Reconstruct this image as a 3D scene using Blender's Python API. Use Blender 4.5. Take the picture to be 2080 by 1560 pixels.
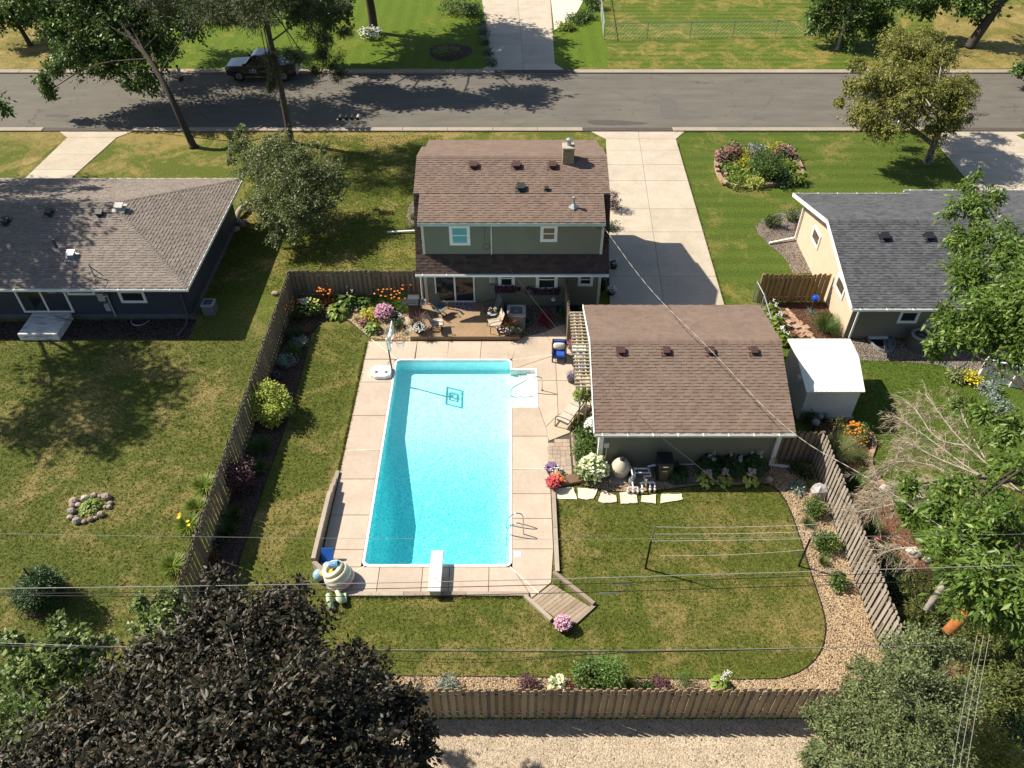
import bpy, math, random
import numpy as np
from mathutils import Vector, Matrix
random.seed(7)
RNG = np.random.default_rng(7)
for _o in list(bpy.data.objects):
    bpy.data.objects.remove(_o)
S = bpy.context.scene
COL = S.collection
PI = math.pi

# ------------------------------------------------------------------ camera
CAMH, FPX = 24.0, 1600.0
PIT = math.atan((780 + 720) / FPX)
cd = bpy.data.cameras.new('camera')
cam = bpy.data.objects.new('camera', cd)
COL.objects.link(cam)
cam.location = (0, 0, CAMH)
cam.rotation_euler = (PI / 2 - PIT, 0, 0)
cd.sensor_width = 36.0
cd.lens = 36.0 * FPX / 2080.0
cd.clip_start = 0.5
cd.clip_end = 2000
S.camera = cam

# ------------------------------------------------------------------ light
SUN_D = Vector((0.95, -0.335, -1.0)).normalized()
w = bpy.data.worlds.new('World')
S.world = w
w.use_nodes = True
nt = w.node_tree
sky = nt.nodes.new('ShaderNodeTexSky')
sky.sky_type = 'NISHITA'
sky.sun_disc = False
sky.sun_elevation = math.asin(-SUN_D.z)
sky.sun_rotation = math.atan2(-SUN_D.x, -SUN_D.y)
bg = nt.nodes['Background']
bg.inputs[1].default_value = 0.07
nt.links.new(sky.outputs[0], bg.inputs[0])
sl = bpy.data.lights.new('sun', 'SUN')
sl.energy = 4.6
sl.angle = math.radians(0.55)
sl.color = (1.0, 0.92, 0.78)
so = bpy.data.objects.new('sun', sl)
COL.objects.link(so)
so.location = (0, 0, 60)
so.rotation_euler = SUN_D.to_track_quat('-Z', 'Y').to_euler()
S.view_settings.view_transform = 'Standard'
S.view_settings.look = 'None'
S.view_settings.gamma = 1
S.view_settings.use_curve_mapping = False
S.view_settings.exposure = 0.85
S.render.engine = 'CYCLES'
S.cycles.transparent_max_bounces = 16
S.cycles.max_bounces = 7

# ------------------------------------------------------------------ measuring: where a point seen in the photograph stands at height z
_s, _c = math.sin(PIT), math.cos(PIT)
def G(px, py, z=0.0):
    dx, dy = (px - 1040) / FPX, (780 - py) / FPX
    d = (dx, _s * dy + _c, _c * dy - _s)
    t = (z - CAMH) / d[2]
    return Vector((d[0] * t, d[1] * t, z))
def MPP(px, py, z=0.0):
    p = G(px, py, z)
    return (p.y * _c + (CAMH - p.z) * _s) / FPX

# ------------------------------------------------------------------ objects
OFF = {}
def thing(name, label, cat, loc=(0, 0, 0), group=None):
    o = bpy.data.objects.new(name, None)
    o.empty_display_size = 0.2
    COL.objects.link(o)
    o.location = loc
    OFF[o.name] = Vector(loc)
    o['label'] = label
    o['category'] = cat
    if group:
        o['group'] = group
    return o
def tag(o, label=None, cat=None, group=None, kind=None):
    if label: o['label'] = label
    if cat: o['category'] = cat
    if group: o['group'] = group
    if kind: o['kind'] = kind
    return o
def link(name, me, parent=None, at=None):
    o = bpy.data.objects.new(name, me)
    COL.objects.link(o)
    if parent is not None:
        o.parent = parent
        OFF[o.name] = OFF.get(parent.name, Vector((0, 0, 0)))
    else:
        OFF[o.name] = Vector(at) if at is not None else Vector((0, 0, 0))
        if at is not None:
            o.location = at
    return o
def piece(name, me, parent, loc, rot=None, scale=None):
    """one piece that shares its mesh with others; loc is in the world"""
    o = bpy.data.objects.new(name, me)
    COL.objects.link(o)
    o.parent = parent
    o.location = Vector(loc) - OFF.get(parent.name, Vector((0, 0, 0)))
    if rot is not None:
        o.rotation_euler = rot
    if scale is not None:
        o.scale = scale
    OFF[o.name] = OFF.get(parent.name, Vector((0, 0, 0)))
    return o
def copy_tree(o, parent=None):
    c = o.copy()
    COL.objects.link(c)
    OFF[c.name] = OFF.get(o.name, Vector((0, 0, 0)))
    if parent is not None:
        c.parent = parent
    for ch in list(o.children):
        copy_tree(ch, c)
    return c
def clone(src, loc, rz=0.0, label=None, scale=None):
    c = copy_tree(src)
    c.location = loc
    c.rotation_euler = (0, 0, rz)
    if scale: c.scale = (scale,) * 3
    if label: c['label'] = label
    OFF[c.name] = Vector(loc)
    return c

class MB:
    def __init__(s):
        s.v = []; s.f = []
    def add(s, vs, fs):
        n = len(s.v)
        s.v.extend(tuple(v) for v in vs)
        s.f.extend(tuple(i + n for i in f) for f in fs)
        return s
    def box(s, x0, x1, y0, y1, z0, z1):
        return s.add([(x0, y0, z0), (x1, y0, z0), (x1, y1, z0), (x0, y1, z0), (x0, y0, z1), (x1, y0, z1), (x1, y1, z1), (x0, y1, z1)],
                     [(0, 3, 2, 1), (4, 5, 6, 7), (0, 1, 5, 4), (1, 2, 6, 5), (2, 3, 7, 6), (3, 0, 4, 7)])
    def bbox(s, x0, x1, y0, y1, z0, z1, b=0.01):
        """a box with its upper edges bevelled"""
        pts = [(x0, y0, z0), (x1, y0, z0), (x1, y1, z0), (x0, y1, z0),
               (x0, y0, z1 - b), (x1, y0, z1 - b), (x1, y1, z1 - b), (x0, y1, z1 - b),
               (x0 + b, y0 + b, z1), (x1 - b, y0 + b, z1), (x1 - b, y1 - b, z1), (x0 + b, y1 - b, z1)]
        fs = [(0, 3, 2, 1), (8, 9, 10, 11)]
        for i in range(4):
            j = (i + 1) % 4
            fs += [(i, j, j + 4, i + 4), (i + 4, j + 4, j + 8, i + 8)]
        return s.add(pts, fs)
    def obox(s, c, sz, rz=0.0, rx=0.0, ry=0.0):
        m = Matrix.Rotation(rz, 3, 'Z') @ Matrix.Rotation(rx, 3, 'X') @ Matrix.Rotation(ry, 3, 'Y')
        c = Vector(c); hx, hy, hz = sz[0] / 2, sz[1] / 2, sz[2] / 2
        vs = [c + m @ Vector(p) for p in [(-hx, -hy, -hz), (hx, -hy, -hz), (hx, hy, -hz), (-hx, hy, -hz), (-hx, -hy, hz), (hx, -hy, hz), (hx, hy, hz), (-hx, hy, hz)]]
        return s.add(vs, [(0, 3, 2, 1), (4, 5, 6, 7), (0, 1, 5, 4), (1, 2, 6, 5), (2, 3, 7, 6), (3, 0, 4, 7)])
    def beam(s, a, b, wd, ht, up=(0, 0, 1)):
        a, b = Vector(a), Vector(b)
        d = (b - a).normalized()
        u = Vector(up)
        sd = d.cross(u)
        if sd.length < 1e-4: sd = d.cross(Vector((0, 1, 0)))
        sd.normalize(); u = sd.cross(d).normalized()
        vs = []
        for p in (a, b):
            for i, j in ((-1, -1), (1, -1), (1, 1), (-1, 1)):
                vs.append(p + sd * (wd / 2 * i) + u * (ht / 2 * j))
        return s.add(vs, [(0, 1, 2, 3), (7, 6, 5, 4), (0, 4, 5, 1), (1, 5, 6, 2), (2, 6, 7, 3), (3, 7, 4, 0)])
    def tube(s, pts, r, n=6, cap=True):
        pts = [Vector(p) for p in pts]
        rs = r if isinstance(r, (list, tuple)) else [r] * len(pts)
        base = len(s.v)
        prev = None
        for i, p in enumerate(pts):
            d = (pts[min(i + 1, len(pts) - 1)] - pts[max(i - 1, 0)])
            if d.length < 1e-9: d = Vector((0, 0, 1))
            d.normalize()
            if prev is None:
                a = d.orthogonal().normalized()
            else:
                a = (prev - d * prev.dot(d))
                if a.length < 1e-6: a = d.orthogonal()
                a.normalize()
            prev = a
            b = d.cross(a)
            for k in range(n):
                t = 2 * PI * k / n
                s.v.append(tuple(p + (a * math.cos(t) + b * math.sin(t)) * rs[i]))
        for i in range(len(pts) - 1):
            for k in range(n):
                k2 = (k + 1) % n
                s.f.append((base + i * n + k, base + i * n + k2, base + (i + 1) * n + k2, base + (i + 1) * n + k))
        if cap:
            s.f.append(tuple(base + k for k in range(n))[::-1])
            s.f.append(tuple(base + (len(pts) - 1) * n + k for k in range(n)))
        return s
    def lathe(s, prof, c=(0, 0, 0), n=16, sx=1.0, sy=1.0):
        base = len(s.v)
        for r, z in prof:
            for k in range(n):
                t = 2 * PI * k / n
                s.v.append((c[0] + r * sx * math.cos(t), c[1] + r * sy * math.sin(t), c[2] + z))
        for i in range(len(prof) - 1):
            for k in range(n):
                k2 = (k + 1) % n
                s.f.append((base + i * n + k, base + i * n + k2, base + (i + 1) * n + k2, base + (i + 1) * n + k))
        if prof[0][0] > 1e-6: s.f.append(tuple(base + k for k in range(n))[::-1])
        if prof[-1][0] > 1e-6: s.f.append(tuple(base + (len(prof) - 1) * n + k for k in range(n)))
        return s
    def prism(s, poly, z0, z1, bev=0.0):
        n = len(poly)
        area = sum(poly[i][0] * poly[(i + 1) % n][1] - poly[(i + 1) % n][0] * poly[i][1] for i in range(n))
        if area < 0: poly = list(reversed(poly))
        vs = [(p[0], p[1], z0) for p in poly]
        fs = [tuple(reversed(range(n)))]
        if bev > 0:
            ins = inset(poly, bev)
            vs += [(p[0], p[1], z1 - bev) for p in poly] + [(p[0], p[1], z1) for p in ins]
            for i in range(n):
                j = (i + 1) % n
                fs += [(i, j, n + j, n + i), (n + i, n + j, 2 * n + j, 2 * n + i)]
            fs.append(tuple(range(2 * n, 3 * n)))
        else:
            vs += [(p[0], p[1], z1) for p in poly]
            for i in range(n):
                j = (i + 1) % n
                fs.append((i, j, n + j, n + i))
            fs.append(tuple(range(n, 2 * n)))
        return s.add(vs, fs)
    def ell(s, c, r, n=10, m=7, jit=0.0, seed=0):
        rr = random.Random(seed)
        if not isinstance(r, (tuple, list)): r = (r, r, r)
        base = len(s.v)
        s.v.append((c[0], c[1], c[2] - r[2]))
        for i in range(1, m):
            ph = -PI / 2 + PI * i / m
            for k in range(n):
                t = 2 * PI * k / n
                q = 1 + rr.uniform(-jit, jit)
                s.v.append((c[0] + r[0] * q * math.cos(ph) * math.cos(t), c[1] + r[1] * q * math.cos(ph) * math.sin(t), c[2] + r[2] * q * math.sin(ph)))
        s.v.append((c[0], c[1], c[2] + r[2]))
        top = len(s.v) - 1
        for k in range(n):
            k2 = (k + 1) % n
            s.f.append((base, base + 1 + k2, base + 1 + k))
            s.f.append((top, base + 1 + (m - 2) * n + k, base + 1 + (m - 2) * n + k2))
            for i in range(m - 2):
                a = base + 1 + i * n
                s.f.append((a + k, a + k2, a + n + k2, a + n + k))
        return s
    def torus(s, c, R, r, n=20, m=8, nrm=(0, 0, 1), a0=0.0, a1=2 * PI):
        nz = Vector(nrm).normalized(); ax = nz.orthogonal().normalized()
        if abs(nz.z) > 0.99: ax = Vector((1, 0, 0))
        ay = nz.cross(ax)
        full = abs(a1 - a0 - 2 * PI) < 1e-6
        cnt = n if full else n + 1
        pts = [Vector(c) + (ax * math.cos(a0 + (a1 - a0) * i / n) + ay * math.sin(a0 + (a1 - a0) * i / n)) * R for i in range(cnt)]
        if full: pts += [pts[0]]
        return s.tube(pts, r, m, cap=not full)
    def mesh(s, name, mat, off=(0, 0, 0), smooth=False):
        me = bpy.data.meshes.new(name)
        ox, oy, oz = off
        me.from_pydata([(x - ox, y - oy, z - oz) for x, y, z in s.v], [], s.f)
        if mat is not None: me.materials.append(mat)
        if smooth: me.polygons.foreach_set('use_smooth', [True] * len(me.polygons))
        me.update()
        return me
    def build(s, name, mat, parent=None, at=None, smooth=False, label=None, cat=None, group=None, kind=None):
        off = OFF.get(parent.name, Vector((0, 0, 0))) if parent is not None else (at if at is not None else (0, 0, 0))
        o = link(name, s.mesh(name, mat, off, smooth), parent, at)
        return tag(o, label, cat, group, kind)

def inset(poly, d):
    n = len(poly); out = []
    for i in range(n):
        p0, p1, p2 = Vector(poly[i - 1][:2]), Vector(poly[i][:2]), Vector(poly[(i + 1) % n][:2])
        e1 = (p1 - p0); e2 = (p2 - p1)
        if e1.length < 1e-9 or e2.length < 1e-9:
            out.append(tuple(p1)); continue
        e1.normalize(); e2.normalize()
        n1 = Vector((-e1.y, e1.x)); n2 = Vector((-e2.y, e2.x))
        b = n1 + n2
        if b.length < 1e-6: b = n1
        b.normalize()
        out.append(tuple(p1 + b * (d / max(0.35, b.dot(n1)))))
    return out
def ccw(poly):
    n = len(poly)
    a = sum(poly[i][0] * poly[(i + 1) % n][1] - poly[(i + 1) % n][0] * poly[i][1] for i in range(n))
    return list(poly) if a > 0 else list(reversed(poly))
def smooth_poly(pts, it=2):
    """Chaikin corner cutting on a closed outline"""
    for _ in range(it):
        q = []
        n = len(pts)
        for i in range(n):
            a, b = Vector(pts[i]), Vector(pts[(i + 1) % n])
            q += [a * .75 + b * .25, a * .25 + b * .75]
        pts = q
    return pts
def smooth_line(pts, it=2):
    pts = [Vector(p) for p in pts]
    for _ in range(it):
        q = [pts[0]]
        for i in range(len(pts) - 1):
            a, b = pts[i], pts[i + 1]
            q += [a * .75 + b * .25, a * .25 + b * .75]
        q.append(pts[-1]); pts = q
    return pts
def wob(poly, amp, step, seed=0):
    """subdivide a ground outline and make it a little uneven"""
    rr = random.Random(seed); out = []
    n = len(poly)
    for i in range(n):
        a, b = Vector(poly[i][:2]), Vector(poly[(i + 1) % n][:2])
        k = max(1, int((b - a).length / step))
        for j in range(k):
            p = a.lerp(b, j / k)
            out.append((p.x + rr.uniform(-amp, amp), p.y + rr.uniform(-amp, amp)))
    return out
def GP(pxs, z=0.0):
    return [tuple(G(x, y, z))[:2] for x, y in pxs]

def np_mesh(name, V, F, mat, smooth=False):
    me = bpy.data.meshes.new(name)
    V = np.ascontiguousarray(V, dtype=np.float32); F = np.ascontiguousarray(F, dtype=np.int32)
    k = F.shape[1]
    me.vertices.add(len(V)); me.vertices.foreach_set('co', V.ravel())
    me.loops.add(F.size); me.loops.foreach_set('vertex_index', F.ravel())
    me.polygons.add(len(F))
    me.polygons.foreach_set('loop_start', np.arange(0, F.size, k, dtype=np.int32))
    me.polygons.foreach_set('loop_total', np.full(len(F), k, dtype=np.int32))
    if smooth: me.polygons.foreach_set('use_smooth', np.ones(len(F), dtype=bool))
    if mat is not None: me.materials.append(mat)
    me.update(calc_edges=True)
    return me

# ------------------------------------------------------------------ materials
class NT:
    def __init__(s, name):
        s.m = bpy.data.materials.new(name); s.m.use_nodes = True
        s.t = s.m.node_tree; s.n = s.t.nodes; s.l = s.t.links
        s.b = s.n['Principled BSDF']; s.out = s.n['Material Output']
    def node(s, typ, **kw):
        x = s.n.new(typ)
        for k, v in kw.items(): setattr(x, k, v)
        return x
    def link(s, a, b): s.l.new(a, b)
    def coords(s, kind='world'):
        if kind == 'world': return s.node('ShaderNodeNewGeometry').outputs['Position']
        return s.node('ShaderNodeTexCoord').outputs['Object']
    def noise(s, vec, scale, detail=4, rough=.55, dist=0.0):
        x = s.node('ShaderNodeTexNoise'); x.inputs['Scale'].default_value = scale
        x.inputs['Detail'].default_value = detail; x.inputs['Roughness'].default_value = rough
        x.inputs['Distortion'].default_value = dist
        s.link(vec, x.inputs['Vector']); return x.outputs['Fac']
    def scale(s, vec, v):
        x = s.node('ShaderNodeVectorMath', operation='MULTIPLY'); s.link(vec, x.inputs[0]); x.inputs[1].default_value = v; return x.outputs[0]
    def ramp(s, fac, stops):
        x = s.node('ShaderNodeValToRGB'); cr = x.color_ramp
        while len(cr.elements) < len(stops): cr.elements.new(0.5)
        for e, (p, c) in zip(cr.elements, stops):
            e.position = p; e.color = (*c, 1) if len(c) == 3 else c
        s.link(fac, x.inputs[0]); return x.outputs[0]
    def rng(s, fac, a, b, c=0.0, d=1.0):
        x = s.node('ShaderNodeMapRange'); s.link(fac, x.inputs[0])
        for i, v in enumerate((a, b, c, d)): x.inputs[i + 1].default_value = v
        return x.outputs[0]
    def mix(s, fac, a, b, mode='MIX'):
        x = s.node('ShaderNodeMix', data_type='RGBA', blend_type=mode)
        if isinstance(fac, (int, float)): x.inputs[0].default_value = fac
        else: s.link(fac, x.inputs[0])
        for i, v in ((6, a), (7, b)):
            if isinstance(v, tuple): x.inputs[i].default_value = (*v, 1) if len(v) == 3 else v
            else: s.link(v, x.inputs[i])
        return x.outputs[2]
    def math(s, op, a, b=None):
        x = s.node('ShaderNodeMath', operation=op)
        for i, v in enumerate((a, b)):
            if v is None: continue
            if isinstance(v, (int, float)): x.inputs[i].default_value = v
            else: s.link(v, x.inputs[i])
        return x.outputs[0]
    def bump(s, h, strength, dist=0.02):
        x = s.node('ShaderNodeBump'); x.inputs['Strength'].default_value = strength; x.inputs['Distance'].default_value = dist
        s.link(h, x.inputs['Height']); s.link(x.outputs[0], s.b.inputs['Normal'])
    def rand(s):
        """one random number for each piece, be it an object of its own or an island of a joined mesh"""
        oi = s.node('ShaderNodeObjectInfo'); ge = s.node('ShaderNodeNewGeometry')
        a = s.math('MULTIPLY', ge.outputs['Random Per Island'], 7.13)
        return s.math('FRACT', s.math('ADD', a, oi.outputs['Random']))
    def col(s, c):
        if isinstance(c, tuple): s.b.inputs['Base Color'].default_value = (*c, 1)
        else: s.link(c, s.b.inputs['Base Color'])
    def fin(s, rough=.8, metal=0.0, spec=.5, coat=0.0):
        s.b.inputs['Roughness'].default_value = rough; s.b.inputs['Metallic'].default_value = metal
        s.b.inputs['Specular IOR Level'].default_value = spec; s.b.inputs['Coat Weight'].default_value = coat
        return s.m
MATS = {}
def M(name, c1, c2=None, sc=3.0, det=5, rough=.8, bump=0.0, bsc=40.0, metal=0.0, spec=.4, var=0.0, coat=0.0, kind='world', stretch=None, lo=.35, hi=.65):
    if name in MATS: return MATS[name]
    t = NT(name)
    v = t.coords(kind)
    if stretch: v = t.scale(v, stretch)
    if c2 is None: c2 = tuple(x * .82 for x in c1)
    c = t.mix(t.rng(t.noise(v, sc, det), lo, hi), c1, c2)
    if var:
        r = t.rng(t.rand(), 0, 1, 1 - var, 1 + var)
        c = t.mix(1.0, c, t.node('ShaderNodeCombineColor').outputs[0], 'MULTIPLY') if False else c
        h = t.node('ShaderNodeHueSaturation'); t.link(c, h.inputs['Color']); t.link(r, h.inputs['Value']); c = h.outputs[0]
    t.col(c)
    if bump: t.bump(t.noise(v, bsc, 4), bump, .01)
    MATS[name] = t.fin(rough, metal, spec, coat)
    return MATS[name]
def leafmat(name, c1, c2, c3=None, rough=.5, trans=.25, spec=.35, gain=1.18):
    """foliage: every leaf its own shade"""
    if name in MATS: return MATS[name]
    t = NT(name)
    stops = [(p, tuple(min(.85, x * gain) for x in c)) for p, c in ((0.0, c1), (0.75, c2), (1.0, c3 or c2))]
    c = t.ramp(t.rand(), stops)
    big = t.rng(t.noise(t.coords(), 1.1, 2), .3, .7, .75, 1.2)
    h = t.node('ShaderNodeHueSaturation'); t.link(c, h.inputs['Color']); t.link(big, h.inputs['Value'])
    c = h.outputs[0]
    t.col(c); m = t.fin(rough, 0, spec)
    if trans:
        tr = t.node('ShaderNodeBsdfTranslucent'); t.link(c, tr.inputs[0])
        mx = t.node('ShaderNodeMixShader'); mx.inputs[0].default_value = trans
        t.link(t.b.outputs[0], mx.inputs[1]); t.link(tr.outputs[0], mx.inputs[2]); t.link(mx.outputs[0], t.out.inputs[0])
    MATS[name] = m
    return m
def lawn(name, green, green2, dry, amount=.5, stripe=0.0, sdir='y', ssc=1.0, band=None):
    t = NT(name); p = t.coords()
    patch = t.noise(p, .34, 5, .62, .8)
    clump = t.noise(p, 2.2, 5, .65, .4)
    tuft = t.noise(p, 9.0, 4, .7)
    blade = t.noise(t.scale(p, (1.0, .55, 1.0)), 34, 4, .75)
    d = t.math('ADD', t.math('MULTIPLY', patch, .60), t.math('ADD', t.math('MULTIPLY', clump, .27), t.math('MULTIPLY', tuft, .13)))
    if band:   # the strip along the kerb dries out first
        sb = t.node('ShaderNodeSeparateXYZ'); t.link(p, sb.inputs[0])
        bx = t.math('MULTIPLY', t.rng(sb.outputs[0], 2.0, -6.0), band[2])
        d = t.math('ADD', d, t.math('MULTIPLY', t.rng(sb.outputs[1], band[0], band[1]), bx))
    f = t.rng(d, .555 - .13 * amount, .65 - .08 * amount)
    g = t.mix(t.rng(tuft, .32, .68), green, green2)
    if stripe:
        sx = t.node('ShaderNodeSeparateXYZ'); t.link(p, sx.inputs[0])
        wob_ = t.math('ADD', sx.outputs[1 if sdir == 'y' else 0], t.math('MULTIPLY', clump, .25))
        st = t.rng(t.math('SINE', t.math('MULTIPLY', wob_, 2 * PI / ssc)), -.5, .5, 1 - stripe, 1 + stripe)
        h = t.node('ShaderNodeHueSaturation'); t.link(g, h.inputs['Color']); t.link(st, h.inputs['Value']); g = h.outputs[0]
    c = t.mix(f, g, dry)
    v = t.rng(t.math('ADD', t.math('MULTIPLY', blade, .7), t.math('MULTIPLY', tuft, .3)), .36, .64, .42, 1.55)
    h = t.node('ShaderNodeHueSaturation'); t.link(c, h.inputs['Color']); t.link(v, h.inputs['Value'])
    t.col(h.outputs[0])
    t.bump(t.math('ADD', t.math('MULTIPLY', blade, .8), t.math('MULTIPLY', tuft, .9)), .9, .06)
    return t.fin(.9, 0, .15)

def concrete(name, c1, c2, stain=.12):
    t = NT(name); p = t.coords()
    a = t.noise(p, .9, 6, .6); b = t.noise(p, 6, 5, .65); fi = t.noise(p, 70, 3, .6)
    c = t.mix(t.rng(t.math('ADD', t.math('MULTIPLY', a, .6), t.math('MULTIPLY', b, .4)), .38, .62), c1, c2)
    r = t.rng(t.rand(), 0, 1, .93, 1.05)
    spot = t.rng(t.noise(p, 2.6, 6, .72), .60, .74, 1.0, .80)
    v = t.math('MULTIPLY', t.math('MULTIPLY', r, spot), t.rng(fi, .3, .7, .93, 1.06))
    h = t.node('ShaderNodeHueSaturation'); t.link(c, h.inputs['Color']); t.link(v, h.inputs['Value'])
    t.col(h.outputs[0]); t.bump(fi, .15, .004)
    return t.fin(.85, 0, .3)

def gravel(name, cols, sc=22.0, dark=(.05, .04, .03)):
    t = NT(name); p = t.coords()
    vo = t.node('ShaderNodeTexVoronoi'); vo.inputs['Scale'].default_value = sc; t.link(p, vo.inputs['Vector'])
    sp = t.node('ShaderNodeSeparateColor'); t.link(vo.outputs['Color'], sp.inputs[0])
    n = len(cols)
    c = t.ramp(sp.outputs[0], [(i / (n - 1), k) for i, k in enumerate(cols)])
    gap = t.rng(vo.outputs['Distance'], .38, .62)
    c = t.mix(gap, c, dark)
    bigv = t.rng(t.noise(p, .8, 4), .3, .7, .85, 1.12)
    h = t.node('ShaderNodeHueSaturation'); t.link(c, h.inputs['Color']); t.link(bigv, h.inputs['Value'])
    t.col(h.outputs[0])
    t.bump(t.rng(vo.outputs['Distance'], 0, .6, 1, 0), .8, .03)
    return t.fin(.85, 0, .25)

def tones(name, cols, rough=.85, grain=60.0, gv=.18, bump=.3, stretch=None, spec=.25, bd=.004):
    """pieces that each take one of several tones, with a fine grain"""
    t = NT(name)
    p = t.coords('obj') if stretch else t.coords()
    if stretch: p = t.scale(p, stretch)
    n = len(cols)
    c = t.ramp(t.rand(), [(i / max(1, n - 1), k) for i, k in enumerate(cols)])
    g = t.noise(p, grain, 4, .65)
    big = t.noise(t.coords(), 1.3, 4, .6)
    v = t.math('MULTIPLY', t.rng(g, .3, .7, 1 - gv, 1 + gv), t.rng(big, .3, .7, .88, 1.1))
    h = t.node('ShaderNodeHueSaturation'); t.link(c, h.inputs['Color']); t.link(v, h.inputs['Value'])
    t.col(h.outputs[0]); t.bump(g, bump, bd)
    return t.fin(rough, 0, spec)

def asphalt():
    t = NT('asphalt'); p = t.coords()
    a = t.noise(t.scale(p, (.25, 1, 1)), 1.2, 5, .6); fi = t.noise(p, 60, 3, .7); mid = t.noise(p, 7, 5, .65)
    c = t.mix(t.rng(a, .35, .65), (.150, .136, .112), (.118, .108, .092))
    vo = t.node('ShaderNodeTexVoronoi', feature='DISTANCE_TO_EDGE'); vo.inputs['Scale'].default_value = .22
    dv = t.node('ShaderNodeVectorMath', operation='ADD'); t.link(p, dv.inputs[0])
    nz = t.node('ShaderNodeTexNoise'); nz.inputs['Scale'].default_value = 1.2; nz.inputs['Detail'].default_value = 5; t.link(p, nz.inputs['Vector'])
    sc_ = t.scale(nz.outputs['Color'], (2.2, 2.2, 0)); t.link(sc_, dv.inputs[1]); t.link(dv.outputs[0], vo.inputs['Vector'])
    crack = t.rng(vo.outputs['Distance'], .0, .006, .55, 1.0)
    crack = t.math('MULTIPLY', crack, t.rng(t.noise(t.scale(p, (.5, 1, 1)), 1.9, 6, .75), .60, .72, 1.0, .74))
    v = t.math('MULTIPLY', crack, t.math('MULTIPLY', t.rng(fi, .3, .7, .84, 1.14), t.rng(mid, .3, .7, .94, 1.05)))
    h = t.node('ShaderNodeHueSaturation'); t.link(c, h.inputs['Color']); t.link(v, h.inputs['Value'])
    t.col(h.outputs[0]); t.bump(fi, .4, .01)
    return t.fin(.9, 0, .25)

def water_mat():
    """clear pool water: a rippled skin that lets the sun through, tinted by its depth"""
    t = NT('pool_water'); p = t.coords()
    for x in (t.b,): t.n.remove(x)
    w1 = t.noise(p, 2.6, 3, .55, .6); w2 = t.noise(p, 9.0, 2, .5, .4)
    bp = t.node('ShaderNodeBump'); bp.inputs['Strength'].default_value = .25; bp.inputs['Distance'].default_value = .05
    t.link(t.math('ADD', w1, t.math('MULTIPLY', w2, .35)), bp.inputs['Height'])
    fr = t.node('ShaderNodeFresnel'); fr.inputs['IOR'].default_value = 1.33; t.link(bp.outputs[0], fr.inputs['Normal'])
    gl = t.node('ShaderNodeBsdfGlossy'); gl.inputs['Roughness'].default_value = .06; t.link(bp.outputs[0], gl.inputs['Normal'])
    tr = t.node('ShaderNodeBsdfTransparent')
    # caustic net painted into the skin's tint: bright lines, stronger towards the deep end
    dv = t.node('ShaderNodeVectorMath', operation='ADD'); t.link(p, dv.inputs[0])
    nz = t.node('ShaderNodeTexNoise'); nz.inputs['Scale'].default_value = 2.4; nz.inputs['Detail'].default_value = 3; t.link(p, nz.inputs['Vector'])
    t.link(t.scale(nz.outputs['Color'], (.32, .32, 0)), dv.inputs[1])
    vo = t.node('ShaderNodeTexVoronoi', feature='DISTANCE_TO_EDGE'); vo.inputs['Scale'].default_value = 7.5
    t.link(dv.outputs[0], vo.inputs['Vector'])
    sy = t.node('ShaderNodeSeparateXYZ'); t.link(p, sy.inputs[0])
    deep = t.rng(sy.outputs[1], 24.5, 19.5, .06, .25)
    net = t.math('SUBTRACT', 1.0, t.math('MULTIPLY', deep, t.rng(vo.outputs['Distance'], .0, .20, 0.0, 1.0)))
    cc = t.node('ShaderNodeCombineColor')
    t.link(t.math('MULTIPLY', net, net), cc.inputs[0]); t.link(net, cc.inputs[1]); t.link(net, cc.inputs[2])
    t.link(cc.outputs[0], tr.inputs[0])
    mx = t.node('ShaderNodeMixShader'); t.link(fr.outputs[0], mx.inputs[0]); t.link(tr.outputs[0], mx.inputs[1]); t.link(gl.outputs[0], mx.inputs[2])
    t.link(mx.outputs[0], t.out.inputs[0])
    va = t.node('ShaderNodeVolumeAbsorption'); va.inputs['Color'].default_value = (.03, .935, .975, 1); va.inputs['Density'].default_value = .36
    t.link(va.outputs[0], t.out.inputs['Volume'])
    return t.m

def liner_mat():
    t = NT('pool_liner'); p = t.coords()
    vo = t.node('ShaderNodeTexVoronoi'); vo.inputs['Scale'].default_value = 7.0; t.link(p, vo.inputs['Vector'])
    sp = t.node('ShaderNodeSeparateColor'); t.link(vo.outputs['Color'], sp.inputs[0])
    c = t.ramp(sp.outputs[0], [(0, (.68, .88, .93)), (.5, (.79, .92, .94)), (1, (.86, .94, .94))])
    spk = t.rng(t.noise(p, 26, 3, .7), .60, .70)
    c = t.mix(t.math('MULTIPLY', spk, .45), c, (.30, .52, .54))
    t.col(c); return t.fin(.6, 0, .3)

def glass_mat(name, col=(.02, .025, .03), rough=.06):
    if name in MATS: return MATS[name]
    t = NT(name); t.col(col); MATS[name] = t.fin(rough, 0, .6)
    return MATS[name]

LAWN_POOL = lawn('lawn_pool_yard', (.068, .094, .014), (.116, .128, .022), (.238, .190, .066), .58, .05, 'y', 1.3)
LAWN_LEFT = lawn('lawn_left_yard', (.068, .094, .016), (.118, .130, .026), (.25, .198, .075), .56)
LAWN_FRONT = lawn('lawn_front', (.070, .104, .014), (.128, .142, .022), (.28, .215, .072), .48, band=(47.6, 50.2, .10))
LAWN_DRY = lawn('lawn_dry_verge', (.130, .126, .026), (.195, .168, .044), (.32, .24, .09), .8)
LAWN_MOWN = lawn('lawn_mown', (.060, .104, .013), (.102, .134, .020), (.21, .18, .05), .30, .08, 'y', 1.15)
LAWN_FAR = lawn('lawn_far', (.074, .134, .010), (.122, .170, .016), (.20, .19, .03), .12, .05, 'x', 1.2)
LAWN_STRIPE = lawn('lawn_striped', (.070, .116, .012), (.114, .146, .020), (.28, .21, .06), .48, .13, 'y', .95)
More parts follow.
